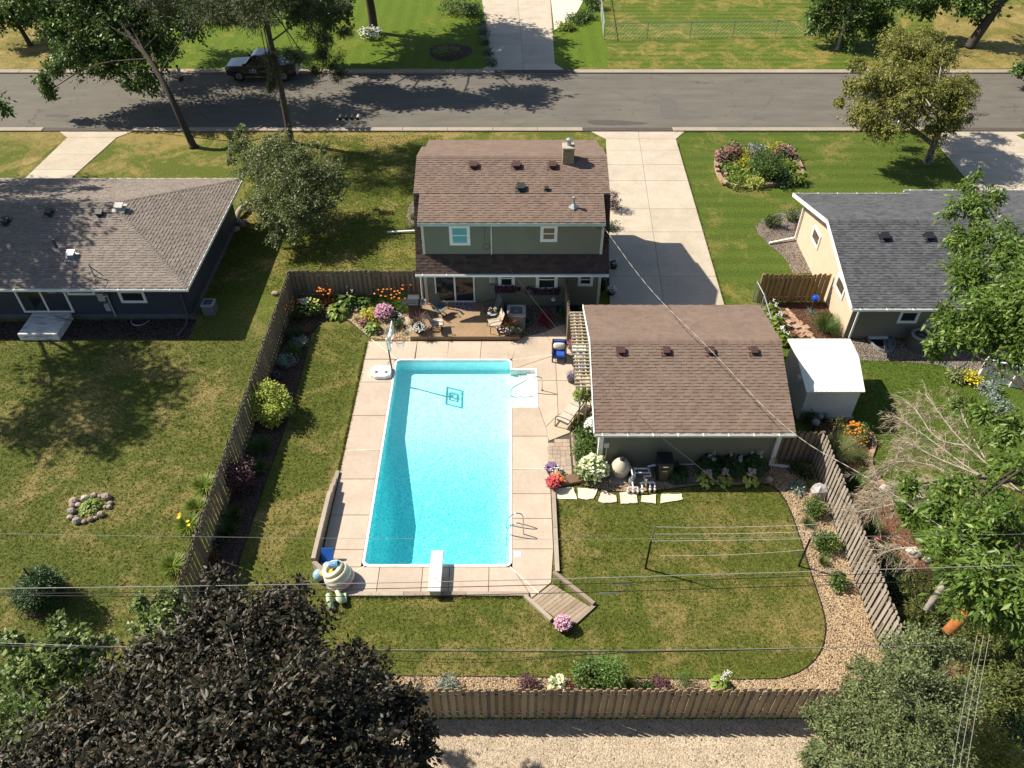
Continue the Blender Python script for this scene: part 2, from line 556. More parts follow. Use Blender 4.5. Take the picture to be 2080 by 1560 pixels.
LAWN_SHED = lawn('lawn_shed_yard', (.058, .104, .012), (.094, .132, .019), (.17, .165, .04), .24)
CONC_POOL = concrete('concrete_pool_deck', (.51, .42, .335), (.43, .345, .27))
CONC_DRIVE = concrete('concrete_drive', (.50, .435, .345), (.415, .35, .27))
CONC_WALK = concrete('concrete_walk', (.50, .41, .30), (.44, .36, .26))
JOINT = M('joint', (.09, .075, .06), rough=.95)
ASPH = asphalt()
KERB = concrete('kerb_concrete', (.36, .30, .235), (.29, .245, .19))
GRAVEL = gravel('river_gravel', [(.20, .125, .07), (.36, .25, .15), (.46, .33, .20), (.52, .42, .30), (.33, .20, .12)], 19)
GRAVEL_PALE = gravel('pale_gravel', [(.24, .185, .125), (.37, .295, .205), (.47, .39, .28), (.32, .25, .175), (.52, .45, .35)], 20)
GRAVEL_GREY = gravel('grey_gravel', [(.16, .12, .10), (.30, .25, .21), (.42, .36, .30), (.25, .18, .14)], 20)
MULCH_DK = gravel('dark_mulch', [(.045, .032, .027), (.085, .06, .05), (.12, .085, .072), (.065, .048, .042)], 15, (.012, .01, .009))
MULCH_RED = gravel('red_mulch', [(.085, .038, .022), (.14, .065, .038), (.19, .095, .055), (.11, .055, .035)], 15, (.03, .016, .01))
PEBBLE = tones('pebble', [(.20, .13, .07), (.33, .23, .13), (.42, .31, .185), (.49, .385, .25), (.30, .19, .105), (.38, .28, .18)], .75, 40, .1)
CHIP = tones('bark_chip', [(.05, .032, .025), (.09, .055, .04), (.14, .085, .06)], .9, 40, .1)
SH_BROWN = tones('shingle_brown', [(.166, .116, .090), (.194, .138, .108), (.204, .147, .116), (.180, .126, .098), (.198, .142, .112)], .92, 140, .14, .25)
SH_TAN = tones('shingle_taupe', [(.180, .150, .128), (.215, .180, .153), (.24, .203, .172), (.198, .167, .143)], .92, 140, .14, .25)
SH_GREY = tones('shingle_charcoal', [(.062, .064, .070), (.085, .088, .095), (.105, .108, .115), (.072, .076, .082)], .92, 140, .14, .25)
SH_DARK = tones('shingle_umber', [(.050, .034, .028), (.075, .050, .040), (.092, .062, .050), (.062, .042, .034)], .92, 140, .14, .25)
SIDE_GREEN = M('siding_sage', (.185, .185, .135), (.165, .166, .120), 1.2, rough=.6, var=.0)
SIDE_NAVY = M('siding_slate', (.040, .047, .064), (.034, .040, .054), 1.2, rough=.6)
SIDE_TAUPE = M('siding_taupe', (.19, .165, .135), (.17, .148, .12), 1.2, rough=.65)
STUCCO = M('stucco_cream', (.60, .46, .34), (.55, .42, .31), 2, rough=.9, bump=.2, bsc=60)
WHITE = M('white_paint', (.78, .78, .74), (.72, .72, .68), 2, rough=.5)
WHITE_OLD = M('white_paint_worn', (.70, .69, .66), (.34, .31, .28), 3.5, 8, rough=.7, lo=.52, hi=.66, stretch=(.4, 3, 1))
TRIM = M('trim_almond', (.62, .60, .52), rough=.5)
PVC = M('pvc_white', (.70, .72, .73), rough=.4)
SHED = M('shed_white_metal', (.80, .78, .70), (.76, .74, .67), 1, rough=.4)
SHED_WALL = M('shed_wall_metal', (.70, .68, .64), (.64, .62, .58), 1, rough=.5)
BLACK = M('black_metal', (.012, .012, .013), rough=.4)
BLACKPL = M('black_plastic', (.02, .02, .023), rough=.5)
DKGREY = M('dark_grey_metal', (.055, .058, .065), rough=.45)
STEEL = M('steel', (.55, .55, .55), rough=.22, metal=1.0)
GALV = M('galvanised', (.42, .43, .44), (.34, .35, .36), 8, rough=.42, metal=.7)
FENCE_W = tones('weathered_boards', [(.17, .134, .096), (.215, .17, .122), (.19, .142, .094), (.235, .19, .14), (.18, .148, .112)], .9, 26, .3, .35, (9, 9, .8))
FENCE_B = tones('pale_weathered_boards', [(.31, .23, .14), (.35, .265, .165), (.285, .205, .12), (.37, .285, .185)], .9, 26, .26, .35, (9, 9, .8))
FENCE_G = tones('grey_weathered_boards', [(.275, .24, .195), (.31, .272, .225), (.25, .212, .168), (.335, .295, .245)], .9, 26, .28, .35, (9, 9, .8))
FENCE_Y = tones('honey_boards', [(.27, .19, .088), (.31, .22, .105), (.25, .165, .07), (.30, .20, .085)], .85, 26, .22, .3, (9, 9, .8))
POST_W = tones('post_wood', [(.13, .105, .078), (.16, .13, .098)], .9, 22, .3, .35, (9, 9, .8))
TIMBER = tones('old_timber', [(.32, .26, .20), (.38, .315, .25), (.27, .215, .165), (.40, .34, .275)], .9, 24, .38, .4, (1.2, 9, 9))
RAMPW = tones('ramp_planks', [(.30, .235, .165), (.36, .285, .205), (.255, .195, .13), (.39, .32, .235)], .9, 20, .45, .4, (1.2, 9, 9))
DECKB = tones('deck_boards', [(.32, .22, .13), (.345, .235, .14), (.305, .205, .12)], .6, 40, .08, .15)
PERG = M('pergola_wood', (.62, .53, .40), (.52, .44, .33), 5, rough=.7)
BARK = M('bark', (.075, .060, .045), (.042, .033, .026), 6, 8, rough=.95, bump=.9, bsc=14, stretch=(3, 3, .7))
BARK_PINE = M('bark_pine', (.115, .085, .068), (.060, .045, .036), 7, 8, rough=.95, bump=.9, bsc=12, stretch=(3, 3, .8))
BARK_PALE = M('bark_pale', (.36, .32, .27), (.24, .20, .165), 6, 8, rough=.9, bump=.5, bsc=20)
BARK_DEAD = M('dead_wood', (.36, .315, .25), (.28, .24, .19), 6, 8, rough=.9)
BARK_ORANGE = M('peeled_wood', (.36, .13, .035), (.24, .075, .02), 6, 8, rough=.9, bump=.6, bsc=16)
STONE = tones('field_stone', [(.22, .16, .13), (.36, .29, .24), (.30, .18, .14), (.42, .37, .32), (.25, .22, .20)], .85, 14, .22, .4)
FLAG = tones('flagstone', [(.70, .60, .42), (.66, .52, .43), (.74, .66, .5), (.64, .48, .41)], .85, 12, .08, .3)
BLOCK = tones('wall_block', [(.36, .23, .155), (.42, .28, .19), (.30, .185, .125), (.40, .30, .22)], .9, 30, .15, .3)
PAVER = tones('paver', [(.34, .265, .21), (.40, .31, .245), (.31, .25, .205), (.43, .33, .25), (.36, .25, .19)], .88, 50, .1, .2)
EDGER = M('black_edging', (.015, .014, .013), rough=.6)
GLASS = glass_mat('window_glass')
GLASS_BLUE = glass_mat('window_glass_curtain', (.08, .26, .31), .15)
GLASS_BROWN = glass_mat('window_glass_blind', (.085, .060, .042), .15)
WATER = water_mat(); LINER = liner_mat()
STEPS = M('step_fibreglass', (.80, .83, .80), rough=.4)
BRICK_TAN = tones('chimney_brick', [(.26, .20, .12), (.33, .26, .165), (.21, .155, .095), (.36, .29, .19)], .9, 60, .15, .3)
MORTAR = M('mortar', (.30, .27, .22), rough=.95)
VENT_BR = M('vent_brown', (.085, .040, .034), rough=.55)
VENT_BK = M('vent_black', (.03, .036, .034), rough=.5)
VENT_PALE = M('vent_pale', (.45, .44, .40), rough=.5)
WIRE_BK = M('cable_black', (.015, .015, .015), rough=.6)
WIRE_AL = M('cable_aluminium', (.46, .44, .40), rough=.35, metal=.4)

# foliage
LF_MAPLE = leafmat('leaf_crimson_maple', (.016, .019, .008), (.032, .026, .012), (.050, .028, .017), .48, .06, .28, 1.0)
LF_ASH = leafmat('leaf_bright', (.058, .112, .016), (.115, .178, .030), (.19, .25, .055), .40, .32)
LF_STREET = leafmat('leaf_street_tree', (.046, .092, .020), (.095, .155, .032), (.16, .21, .052), .42, .28)
LF_OLIVE = leafmat('leaf_olive', (.085, .112, .038), (.15, .18, .062), (.24, .255, .105), .45, .25)
LF_BIRCH = leafmat('leaf_birch', (.115, .135, .024), (.205, .205, .042), (.27, .235, .06), .5, .3)
LF_PINE = leafmat('needle_pine', (.028, .050, .016), (.065, .080, .022), (.10, .10, .03), .6, .1)
LF_CEDAR = leafmat('needle_cedar', (.085, .115, .042), (.135, .165, .064), (.20, .205, .085), .6, .15)
LF_CEDAR2 = leafmat('needle_juniper', (.060, .085, .020), (.11, .125, .028), (.165, .165, .038), .6, .12)
LF_VINE = leafmat('leaf_vine', (.085, .135, .034), (.165, .215, .062), (.27, .31, .11), .45, .3)
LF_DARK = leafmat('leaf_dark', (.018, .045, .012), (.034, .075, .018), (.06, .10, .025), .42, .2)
LF_MID = leafmat('leaf_mid', (.046, .090, .016), (.082, .138, .026), (.13, .185, .042), .42, .28)
LF_LIME = leafmat('leaf_lime', (.10, .17, .022), (.19, .25, .04), (.30, .34, .07), .45, .3)
LF_YELLOW = leafmat('leaf_yellow', (.26, .27, .03), (.44, .40, .045), (.56, .50, .07), .5, .3)
LF_SILVER = leafmat('leaf_silver', (.11, .15, .12), (.18, .22, .18), (.26, .29, .24), .6, .15)
LF_PURPLE = leafmat('leaf_purple', (.065, .030, .034), (.125, .058, .062), (.19, .10, .10), .45, .2)
LF_RUST = leafmat('leaf_rust', (.11, .040, .018), (.19, .075, .03), (.26, .12, .045), .5, .2)
LF_RED = leafmat('leaf_red', (.13, .012, .015), (.22, .022, .028), (.30, .05, .05), .45, .25)
LF_GRASS = leafmat('blade_grass', (.045, .090, .018), (.085, .140, .032), (.15, .20, .06), .5, .25)
LF_PALEGR = leafmat('blade_pale', (.13, .165, .05), (.20, .225, .085), (.30, .30, .15), .5, .25)
LF_DEAD = leafmat('twig_dead', (.24, .18, .12), (.32, .25, .17), (.40, .32, .24), .8, .0)
FL_PINK = leafmat('petal_pink', (.42, .17, .32), (.55, .28, .42), (.64, .44, .54), .6, .2)
FL_PALEPINK = leafmat('petal_blush', (.52, .34, .36), (.62, .46, .46), (.70, .60, .58), .6, .2)
FL_ROSE = leafmat('petal_rose', (.34, .10, .14), (.48, .18, .20), (.56, .30, .30), .6, .2)
FL_WHITE = leafmat('petal_white', (.66, .66, .60), (.76, .76, .70), (.80, .80, .76), .6, .2)
FL_CREAM = leafmat('petal_cream', (.52, .56, .32), (.64, .66, .44), (.72, .72, .55), .6, .2)
FL_ORANGE = leafmat('petal_orange', (.60, .13, .015), (.72, .24, .03), (.75, .34, .05), .6, .2)
FL_YELLOW = leafmat('petal_yellow', (.62, .42, .02), (.74, .56, .04), (.76, .62, .10), .6, .2)
FL_RED = leafmat('petal_red', (.42, .03, .06), (.52, .10, .10), (.55, .24, .12), .6, .2)
FL_VIOLET = leafmat('petal_violet', (.17, .10, .24), (.26, .16, .34), (.36, .27, .42), .6, .2)
def unit(a):
    return a / np.maximum(1e-9, np.linalg.norm(a, axis=-1, keepdims=True))
def leaf_geo(P, D, N, L, Wd, fold=.18):
    """folded leaf: 4 corners, two triangles, for every row"""
    D = unit(D); Sd = unit(np.cross(D, N)); U = unit(np.cross(Sd, D))
    L = L[:, None]; Wd = Wd[:, None]
    a = P; b = P + D * L * .45 + Sd * Wd * .5 - U * Wd * fold; c = P + D * L; d = P + D * L * .45 - Sd * Wd * .5 - U * Wd * fold
    V = np.stack([a, b, c, d], 1).reshape(-1, 3)
    i = np.arange(len(P))[:, None] * 4
    F = np.concatenate([i + np.array([[0, 1, 2]]), i + np.array([[0, 2, 3]])], 1).reshape(-1, 3)
    return V, F
def in_ell(n, shell=.45):
    d = unit(RNG.normal(size=(n, 3)))
    r = RNG.random((n, 1)) ** (1 / 3.0) * (1 - shell) + shell * (1 - RNG.random((n, 1)) ** 2.2 * .35)
    return d * r
def crown_geo(blobs, clumps, per, cr, size, aspect=.55, droop=.35, spread=1.0, up=.7):
    """blobs: (centre, (rx, ry, rz)); clumps of leaves through each blob, denser towards the outside"""
    vol = np.array([b[1][0] * b[1][1] * b[1][2] for b in blobs]) ** (2 / 3)
    share = vol / vol.sum()
    Ps, Ds, Ns = [], [], []
    cc = []
    for b, sh in zip(blobs, share):
        n = max(3, int(clumps * sh))
        q = in_ell(n) * np.array(b[1])[None, :] + np.array(b[0])[None, :]
        cc.append(q)
    Cn = np.concatenate(cc)
    n = len(Cn)
    cs = cr * (0.6 + 0.8 * RNG.random((n, 1)))
    k = np.repeat(np.arange(n), per)
    off = RNG.normal(size=(len(k), 3)); off[:, 2] *= .55
    off = off / np.maximum(1, np.linalg.norm(off, axis=1, keepdims=True) / 1.7)
    P = Cn[k] + off * cs[k] * .55
    D = unit(off + RNG.normal(size=off.shape) * .5) * spread + np.array([0, 0, -droop])
    N = RNG.normal(size=off.shape) * .55 + np.array([0, 0, up]) + off * .25
    L = size * (.65 + .7 * RNG.random(len(P)))
    V, F = leaf_geo(P, D, N, L, L * aspect)
    return V, F, Cn
def branchy_geo(blobs, limbs, subs, per, size, aspect=.5, droop=.35, up=.8, spray=.10, tw=None, tr=.012):
    """limbs of uneven length run out of every blob's heart; leaves sit on the side shoots of their outer parts"""
    vol = np.array([b[1][0] * b[1][1] * b[1][2] for b in blobs]) ** (2 / 3)
    share = vol / vol.sum()
    P, D, N = [], [], []
    for b, sh in zip(blobs, share):
        c, r = np.array(b[0]), np.array(b[1])
        n = max(4, int(limbs * sh))
        d = unit(RNG.normal(size=(n, 3)) * np.array([1, 1, .85]) + np.array([0, 0, .25]))
        L = .55 + .6 * RNG.random((n, 1)) ** 1.3
        E = c + d * r * L
        E[:, 2] -= droop * .25 * r[2] * L[:, 0] ** 2
        if tw is not None:
            for k in range(n):
                if k % 2: continue
                m_ = c * .5 + E[k] * .5 + np.array([0, 0, .08 * r[2]])
                tw.tube([tuple(c), tuple(m_), tuple(E[k])], [tr * 2, tr * 1.4, tr * .5], 3, cap=False)
        k = np.repeat(np.arange(n), subs)
        f = .30 + .72 * RNG.random((len(k), 1))
        O = c + (E[k] - c) * f
        sd = unit(d[k] * .7 + RNG.normal(size=(len(k), 3)) * .75)
        sl = (r.mean() * .42 * (.4 + .8 * RNG.random((len(k), 1))))
        kk = np.repeat(np.arange(len(k)), per)
        g = RNG.random((len(kk), 1))
        p = O[kk] + sd[kk] * sl[kk] * g + RNG.normal(size=(len(kk), 3)) * spray
        p[:, 2] -= droop * .35 * (sl[kk] * g * g)[:, 0]
        P.append(p); D.append(unit(sd[kk] + RNG.normal(size=(len(kk), 3)) * .6) + np.array([0, 0, -droop]))
        N.append(RNG.normal(size=(len(kk), 3)) * .5 + np.array([0, 0, up]) + sd[kk] * .3)
    P, D, N = np.concatenate(P), np.concatenate(D), np.concatenate(N)
    Ls = size * (.5 + .95 * RNG.random(len(P)))
    V, F = leaf_geo(P, D, N, Ls, Ls * aspect * (.8 + .4 * RNG.random(len(P))))
    return V, F
def mesh_obj(name, V, F, mat, parent=None, at=None):
    off = OFF.get(parent.name) if parent is not None else (Vector(at) if at is not None else Vector((0, 0, 0)))
    return link(name, np_mesh(name, V - np.array(off)[None, :], F, mat), parent, at)

def tree(name, label, base, blobs, trunk, r0, leaf, bark, clumps=300, per=22, cr=.6, size=.16, aspect=.5, droop=.35, group=None, twigs=60, cat='tree', limbs=None, r1=None, up=.7, branchy=None, spray=.10, limb_k=.42):
    """trunk: points from the ground up; the crown's blobs are reached by limbs that leave the trunk's upper part"""
    base = Vector(base)
    t = thing(name, label, cat, base, group)
    tr = [Vector(p) for p in trunk]
    r1 = r1 if r1 else r0 * .45
    tl = smooth_line(tr, 2)
    n = len(tl)
    rad = [r0 + (r1 - r0) * i / (n - 1) for i in range(n)]
    rad[0] = r0 * 1.35
    m = MB().tube(tl, rad, 10)
    rr = random.Random(sum(map(ord, name)) + len(blobs))
    for b in blobs:
        if limbs is False: break
        k = rr.randint(int(n * .55), n - 1)
        a = tl[k]; c = Vector(b[0])
        mid = a.lerp(c, .5) + Vector((rr.uniform(-.3, .3), rr.uniform(-.3, .3), (c - a).length * .10))
        m.tube(smooth_line([a, mid, c], 2), [rad[k] * .55 * (1 - .17 * i) for i in range(9)][:len(smooth_line([a, mid, c], 2))] if False else [rad[k] * limb_k * (1 - .76 * i / (len(smooth_line([a, mid, c], 2)) - 1)) for i in range(len(smooth_line([a, mid, c], 2)))], 6)
    m.build('trunk', bark, t, smooth=True)
    if branchy:
        q = MB()
        V, F = branchy_geo(blobs, branchy[0], branchy[1], branchy[2], size, aspect, droop, up, spray, q, r0 * .045)
        mesh_obj('crown', V, F, leaf, t)
        q.build('twig', bark, t, kind='stuff')
        return t
    V, F, Cn = crown_geo(blobs, clumps, per, cr, size, aspect, droop, up=up)
    mesh_obj('crown', V, F, leaf, t)
    if twigs:
        q = MB()
        for i in range(min(twigs, len(Cn))):
            c = Vector(Cn[rr.randrange(len(Cn))])
            b = min(blobs, key=lambda bb: (Vector(bb[0]) - c).length)
            a = Vector(b[0])
            q.tube([a, a.lerp(c, .5) + Vector((0, 0, .15)), c], [r0 * .10, r0 * .07, r0 * .03], 4, cap=False)
        q.build('twig', bark, t, kind='stuff')
    return t

def blade_geo(n, c, rad, length, width, droop=.7, up=.9, seg=3, lean=(0, 0)):
    """arching blades from one base"""
    a = RNG.random(n) * 2 * PI
    rr = np.sqrt(RNG.random(n)) * rad * .35
    base = np.stack([c[0] + rr * np.cos(a), c[1] + rr * np.sin(a), np.full(n, c[2])], 1)
    out = np.stack([np.cos(a) + lean[0], np.sin(a) + lean[1], np.zeros(n)], 1)
    L = length * (.6 + .6 * RNG.random(n))
    sp = (.35 + .65 * RNG.random(n)) * rad
    side = np.stack([-np.sin(a), np.cos(a), np.zeros(n)], 1)
    V = np.zeros((n, seg + 1, 2, 3))
    for i in range(seg + 1):
        u = i / seg
        h = L * (up * u - droop * u * u * .62 * (sp / rad))
        p = base + out * (sp * (u ** 1.4))[:, None] + np.stack([np.zeros(n), np.zeros(n), h], 1)
        wd = width * (1 - u * .92)
        V[:, i, 0] = p - side * wd / 2; V[:, i, 1] = p + side * wd / 2
    idx = np.arange(n)[:, None] * (2 * (seg + 1))
    F = np.concatenate([idx + np.array([[2 * i, 2 * i + 1, 2 * i + 3]]) for i in range(seg)] + [idx + np.array([[2 * i, 2 * i + 3, 2 * i + 2]]) for i in range(seg)], 1).reshape(-1, 3)
    return V.reshape(-1, 3), F
def flowers_geo(P, size, k=5):
    """each flower a ring of petals"""
    n = len(P)
    rep = np.repeat(P, k, 0)
    a = np.tile(np.arange(k) * 2 * PI / k, n) + np.repeat(RNG.random(n) * 6, k)
    D = np.stack([np.cos(a), np.sin(a), np.full(n * k, .35)], 1) + np.repeat(RNG.normal(size=(n, 3)) * .25, k, 0)
    L = np.full(n * k, size * .6) * (.8 + .4 * RNG.random(n * k))
    return leaf_geo(rep, D, np.tile(np.array([[0, 0, 1.0]]), (n * k, 1)), L, L * .8, .1)
def dome_pts(n, c, r, h, lo=.35):
    d = unit(RNG.normal(size=(n, 3))); d[:, 2] = np.abs(d[:, 2]) * (1 - lo) + lo * RNG.random(n)
    d = unit(d)
    return np.array(c)[None, :] + d * np.array([r, r, h])[None, :] * (.66 + .42 * RNG.random((n, 1)))

def shrub(name, label, px, py, rpx, h, leaf, size=.06, n=900, flower=None, fn=0, fs=.05, group=None, cat='shrub', aspect=.5, stem=True, loose=.2, z=0.0, base=None, fname='flower', sq=1.0):
    """a rounded plant; px, py is where its middle shows"""
    if base is None:
        c = G(px, py, z + h * .45); r = rpx * MPP(px, py, z + h * .45)
    else:
        c = Vector(base); r = rpx
    r *= 1.12; n = n * 1.7; size = size * 1.1; fn = int(fn * 1.25)
    t = thing(name, label, cat, (c.x, c.y, z), group)
    n = int(n)
    rr = random.Random(int(px * 7 + py))
    nb = 6
    blobs = [((c.x, c.y, z + h * .5), (r * .8, r * .8 * sq, h * .45))]
    for i in range(nb):
        a = rr.uniform(0, 2 * PI); q = rr.uniform(.35, .62) * r
        blobs.append(((c.x + q * math.cos(a), c.y + q * math.sin(a) * sq, z + h * rr.uniform(.38, .62)), (r * .42, r * .42, h * .36)))
    per = 9
    V, F, Cn = crown_geo(blobs, max(8, n // per), per, max(size * 1.4, r * loose), size, aspect, .15, up=.9)
    V[:, 2] = np.maximum(V[:, 2], z + .01)
    mesh_obj('foliage', V, F, leaf, t)
    if stem:
        q = MB()
        for i in range(5):
            a = rr.uniform(0, 2 * PI)
            q.tube([(c.x, c.y, z - .02), (c.x + r * .5 * math.cos(a), c.y + r * .5 * math.sin(a), z + h * .6)], [.012, .006], 4, cap=False)
        q.build('stem', BARK, t, kind='stuff')
    if flower and fn:
        P = dome_pts(fn, (c.x, c.y, z + h * .25), r * .95, h * .78)
        V, F = flowers_geo(P, fs)
        mesh_obj(fname, V, F, flower, t).__setitem__('kind', 'stuff')
    return t
def grass(name, label, px, py, rpx, h, leaf, n=160, width=.02, flower=None, fn=0, fs=.07, fh=1.1, group=None, cat='plant', droop=.7, plume=None, lean=(0, 0), z=0.0):
    c = G(px, py, z + h * .3); r = 1.12 * rpx * MPP(px, py, z + h * .3)
    t = thing(name, label, cat, (c.x, c.y, z), group)
    V, F = blade_geo(int(n * 1.5), (c.x, c.y, z), r, h, width, droop, lean=lean)
    mesh_obj('blade', V, F, leaf, t)['kind'] = 'stuff'
    if flower and fn:
        a = RNG.random(fn) * 2 * PI; q = np.sqrt(RNG.random(fn)) * r * .8
        P = np.stack([c.x + q * np.cos(a), c.y + q * np.sin(a), z + h * fh * (.8 + .3 * RNG.random(fn))], 1)
        m = MB()
        for p in P: m.tube([(c.x * .5 + p[0] * .5, c.y * .5 + p[1] * .5, z), tuple(p)], .006, 3, cap=False)
        m.build('flower_stalk', LF_MID, t, kind='stuff')
        V, F = flowers_geo(P, fs, 6)
        mesh_obj('flower', V, F, flower, t)['kind'] = 'stuff'
    if plume:
        a = RNG.random(60) * 2 * PI; q = np.sqrt(RNG.random(60)) * r
        P = np.stack([c.x + q * np.cos(a), c.y + q * np.sin(a), z + h * (.75 + .35 * RNG.random(60))], 1)
        P = np.repeat(P, 10, 0) + RNG.normal(size=(600, 3)) * np.array([.03, .03, .08])
        L = np.full(600, .07)
        V, F = leaf_geo(P, RNG.normal(size=(600, 3)) * .5 + np.array([0, 0, 1.0]), RNG.normal(size=(600, 3)), L, L * .3)
        mesh_obj('plume', V, F, plume, t)['kind'] = 'stuff'
    return t
def hosta(name, label, px, py, rpx, h, leaf, n=70, flower=None, fn=0, fs=.05, fh=1.6, group=None, cat='plant', size=None, z=0.0):
    c = G(px, py, z + h * .3); r = 1.15 * rpx * MPP(px, py, z + h * .3); n = int(n * 1.3)
    t = thing(name, label, cat, (c.x, c.y, z), group)
    a = RNG.random(n) * 2 * PI; u = np.sqrt(RNG.random(n))
    P = np.stack([c.x + u * r * .7 * np.cos(a), c.y + u * r * .7 * np.sin(a), z + h * (1 - .65 * u ** 2)], 1)
    D = np.stack([np.cos(a), np.sin(a), .25 - .75 * u], 1) + RNG.normal(size=(n, 3)) * .15
    N = np.stack([np.cos(a) * .4, np.sin(a) * .4, np.ones(n)], 1) + RNG.normal(size=(n, 3)) * .15
    L = (size or r * .45) * (.8 + .5 * RNG.random(n))
    # broad leaf: six corners
    D = unit(D); Sd = unit(np.cross(D, N)); U = unit(np.cross(Sd, D)); L_ = L[:, None]; W_ = L_ * .72
    pts = [P, P + D * L_ * .3 + Sd * W_ * .45 + U * W_ * .12, P + D * L_ * .7 + Sd * W_ * .38 + U * W_ * .06, P + D * L_ - U * L_ * .18, P + D * L_ * .7 - Sd * W_ * .38 + U * W_ * .06, P + D * L_ * .3 - Sd * W_ * .45 + U * W_ * .12, P + D * L_ * .5]
    V = np.stack(pts, 1).reshape(-1, 3); i = np.arange(n)[:, None] * 7
    F = np.concatenate([i + np.array([[k, (k + 1) % 6, 6]]) for k in range(6)], 1).reshape(-1, 3)
    mesh_obj('foliage', V, F, leaf, t)
    if flower and fn:
        q = MB()
        P = []
        for k in range(fn):
            a = random.uniform(0, 2 * PI); rr = r * random.uniform(.05, .5)
            top = Vector((c.x + rr * math.cos(a), c.y + rr * math.sin(a), z + h * fh * random.uniform(.85, 1.1)))
            q.tube([(c.x, c.y, z + h * .5), tuple(top)], .006, 3, cap=False)
            for j in range(9): P.append(top + Vector((random.gauss(0, .03), random.gauss(0, .03), -random.uniform(0, .18))))
        q.build('flower_stalk', LF_MID, t, kind='stuff')
        V, F = flowers_geo(np.array([tuple(p) for p in P]), fs, 4)
        mesh_obj('flower', V, F, flower, t)['kind'] = 'stuff'
    return t
# ------------------------------------------------------------------ the ground
PX0, PX1, PY0, PY1 = -5.29, -0.08, 16.12, 27.16          # pool opening
SX1, SY0, SY1 = 1.05, 24.17, 26.50                        # step bay
HX0, HX1, HY0, HY1 = PX0 - .10, PX1 + .10, PY0 - .10, PY1 + .10
def sheet(name, polys, z, mat, kind='structure'):
    m = MB()
    for p in polys:
        p = ccw(p)
        m.add([(x, y, z) for x, y in p], [tuple(range(len(p)))])
    return m.build(name, mat, kind=kind)
def rect(x0, x1, y0, y1): return [(x0, y0), (x1, y0), (x1, y1), (x0, y1)]
B = 420
BX1 = SX1 + .14
sheet('ground', [rect(-B, HX0, -B, B), rect(BX1, B, -B, B), rect(HX0, BX1, -B, HY0), rect(HX0, BX1, HY1, B)], 0, LAWN_FRONT)
sheet('pool_yard_lawn', [rect(-10.9, HX0, 10.7, 31.6), rect(BX1, 12.1, 10.7, 20.8), rect(HX0, BX1, 10.7, HY0)], .004, LAWN_POOL)
sheet('left_yard_lawn', [rect(-70, -10.95, 2, 30.4)], .004, LAWN_LEFT)
sheet('front_right_lawn', [wob(GP([(1374, 268), (1893, 268), (1978, 384), (2300, 384), (2300, 470), (1725, 470), (1725, 620), (1474, 620)]), .03, .5)], .004, LAWN_MOWN)
sheet('shed_yard_lawn', [rect(12.15, 60, 2, 28.6)], .004, LAWN_SHED)
y_f = G(1040, 140).y
sheet('far_left_lawn', [GP([(-900, 139), (998, 139), (974, -200), (-900, -200)])], .004, LAWN_FAR)
sheet('far_right_lawn', [GP([(1128, 139), (1235, 139), (1215, -200), (1110, -200)])], .004, LAWN_FAR)
sheet('fenced_lawn', [GP([(1235, 139), (3200, 139), (3200, -260), (1215, -200)])], .004, LAWN_STRIPE)
sheet('far_dry_lawn', [GP([(-900, 139.4), (200, 139.4), (120, 40), (-900, 40)])], .008, LAWN_DRY)
sheet('far_corner_lawn', [wob(GP([(1900, 139.4), (3200, 139.4), (3200, 10), (1900, 10)]), .2, 1.0)], .008, LAWN_DRY)

# street with kerbs
yn, yf = G(1040, 261).y, G(1040, 150).y
sheet('street', [rect(-B, B, yn, yf)], .006, ASPH)
def kerb(name, y0, y1, z, gaps, step):
    base = MB().box(-90, 90, y0 + .02, y1 - .02, -.1, z - .03)
    k = base.build(name, JOINT, kind='structure')
    x = -44.0
    while x < 44:
        x2 = x + step
        low = any(a < (x + x2) / 2 < b for a, b in gaps)
        MB().bbox(x + .006, x2 - .006, y0, y1, -.02, z - (.07 if low else 0) + .004, .02).build('kerb_stone', KERB, k)
        x = x2
    return k
gx = [(G(1195, 264).x, G(1393, 264).x), (G(123, 264).x, G(271, 264).x), (G(1885, 264).x, 60)]
kerb('near_kerb', yn - .52, yn, .10, gx, 3.05)
kerb('far_kerb', yf, yf + .62, .11, [(G(985, 145).x, G(1135, 145).x)], 3.05)
# gutter band and old patches in the street
for i, (pts, mm) in enumerate([
        ([(1120, 167), (1150, 163), (1178, 166), (1172, 173), (1140, 175)], 0), ([(1185, 246), (1230, 243), (1290, 247), (1330, 252), (1215, 256)], 1),
        ([(1335, 198), (1372, 198), (1378, 240), (1345, 242)], 0), ([(92, 232), (142, 233), (140, 238), (96, 239)], 1), ([(218, 236), (258, 232), (262, 236), (222, 241)], 1),
        ([(1960, 231), (2010, 230), (2012, 235), (1965, 237)], 1), ([(1130, 156), (1230, 155), (1232, 160), (1150, 161)], 0)]):
    mt = [M('tar_patch', (.095, .09, .082), (.125, .115, .10), 6, rough=.9), M('damp_asphalt', (.055, .05, .045), (.10, .085, .075), 9, rough=.8)][mm]
    MB().prism(wob(smooth_poly(GP(pts), 1), .05, .15, i), .0, .010 + .0004 * i).build('street_patch', mt, kind='structure')
mh = MB().lathe([(.0, .012), (.28, .012), (.30, .016), (.33, .016), (.33, .0)][::-1], tuple(G(1107, 200)), 24)
tag(mh.build('manhole_cover', M('cast_iron', (.16, .10, .085), rough=.7), at=tuple(G(1107, 200))), 'rusty round manhole cover in the street beyond the house', 'manhole cover')

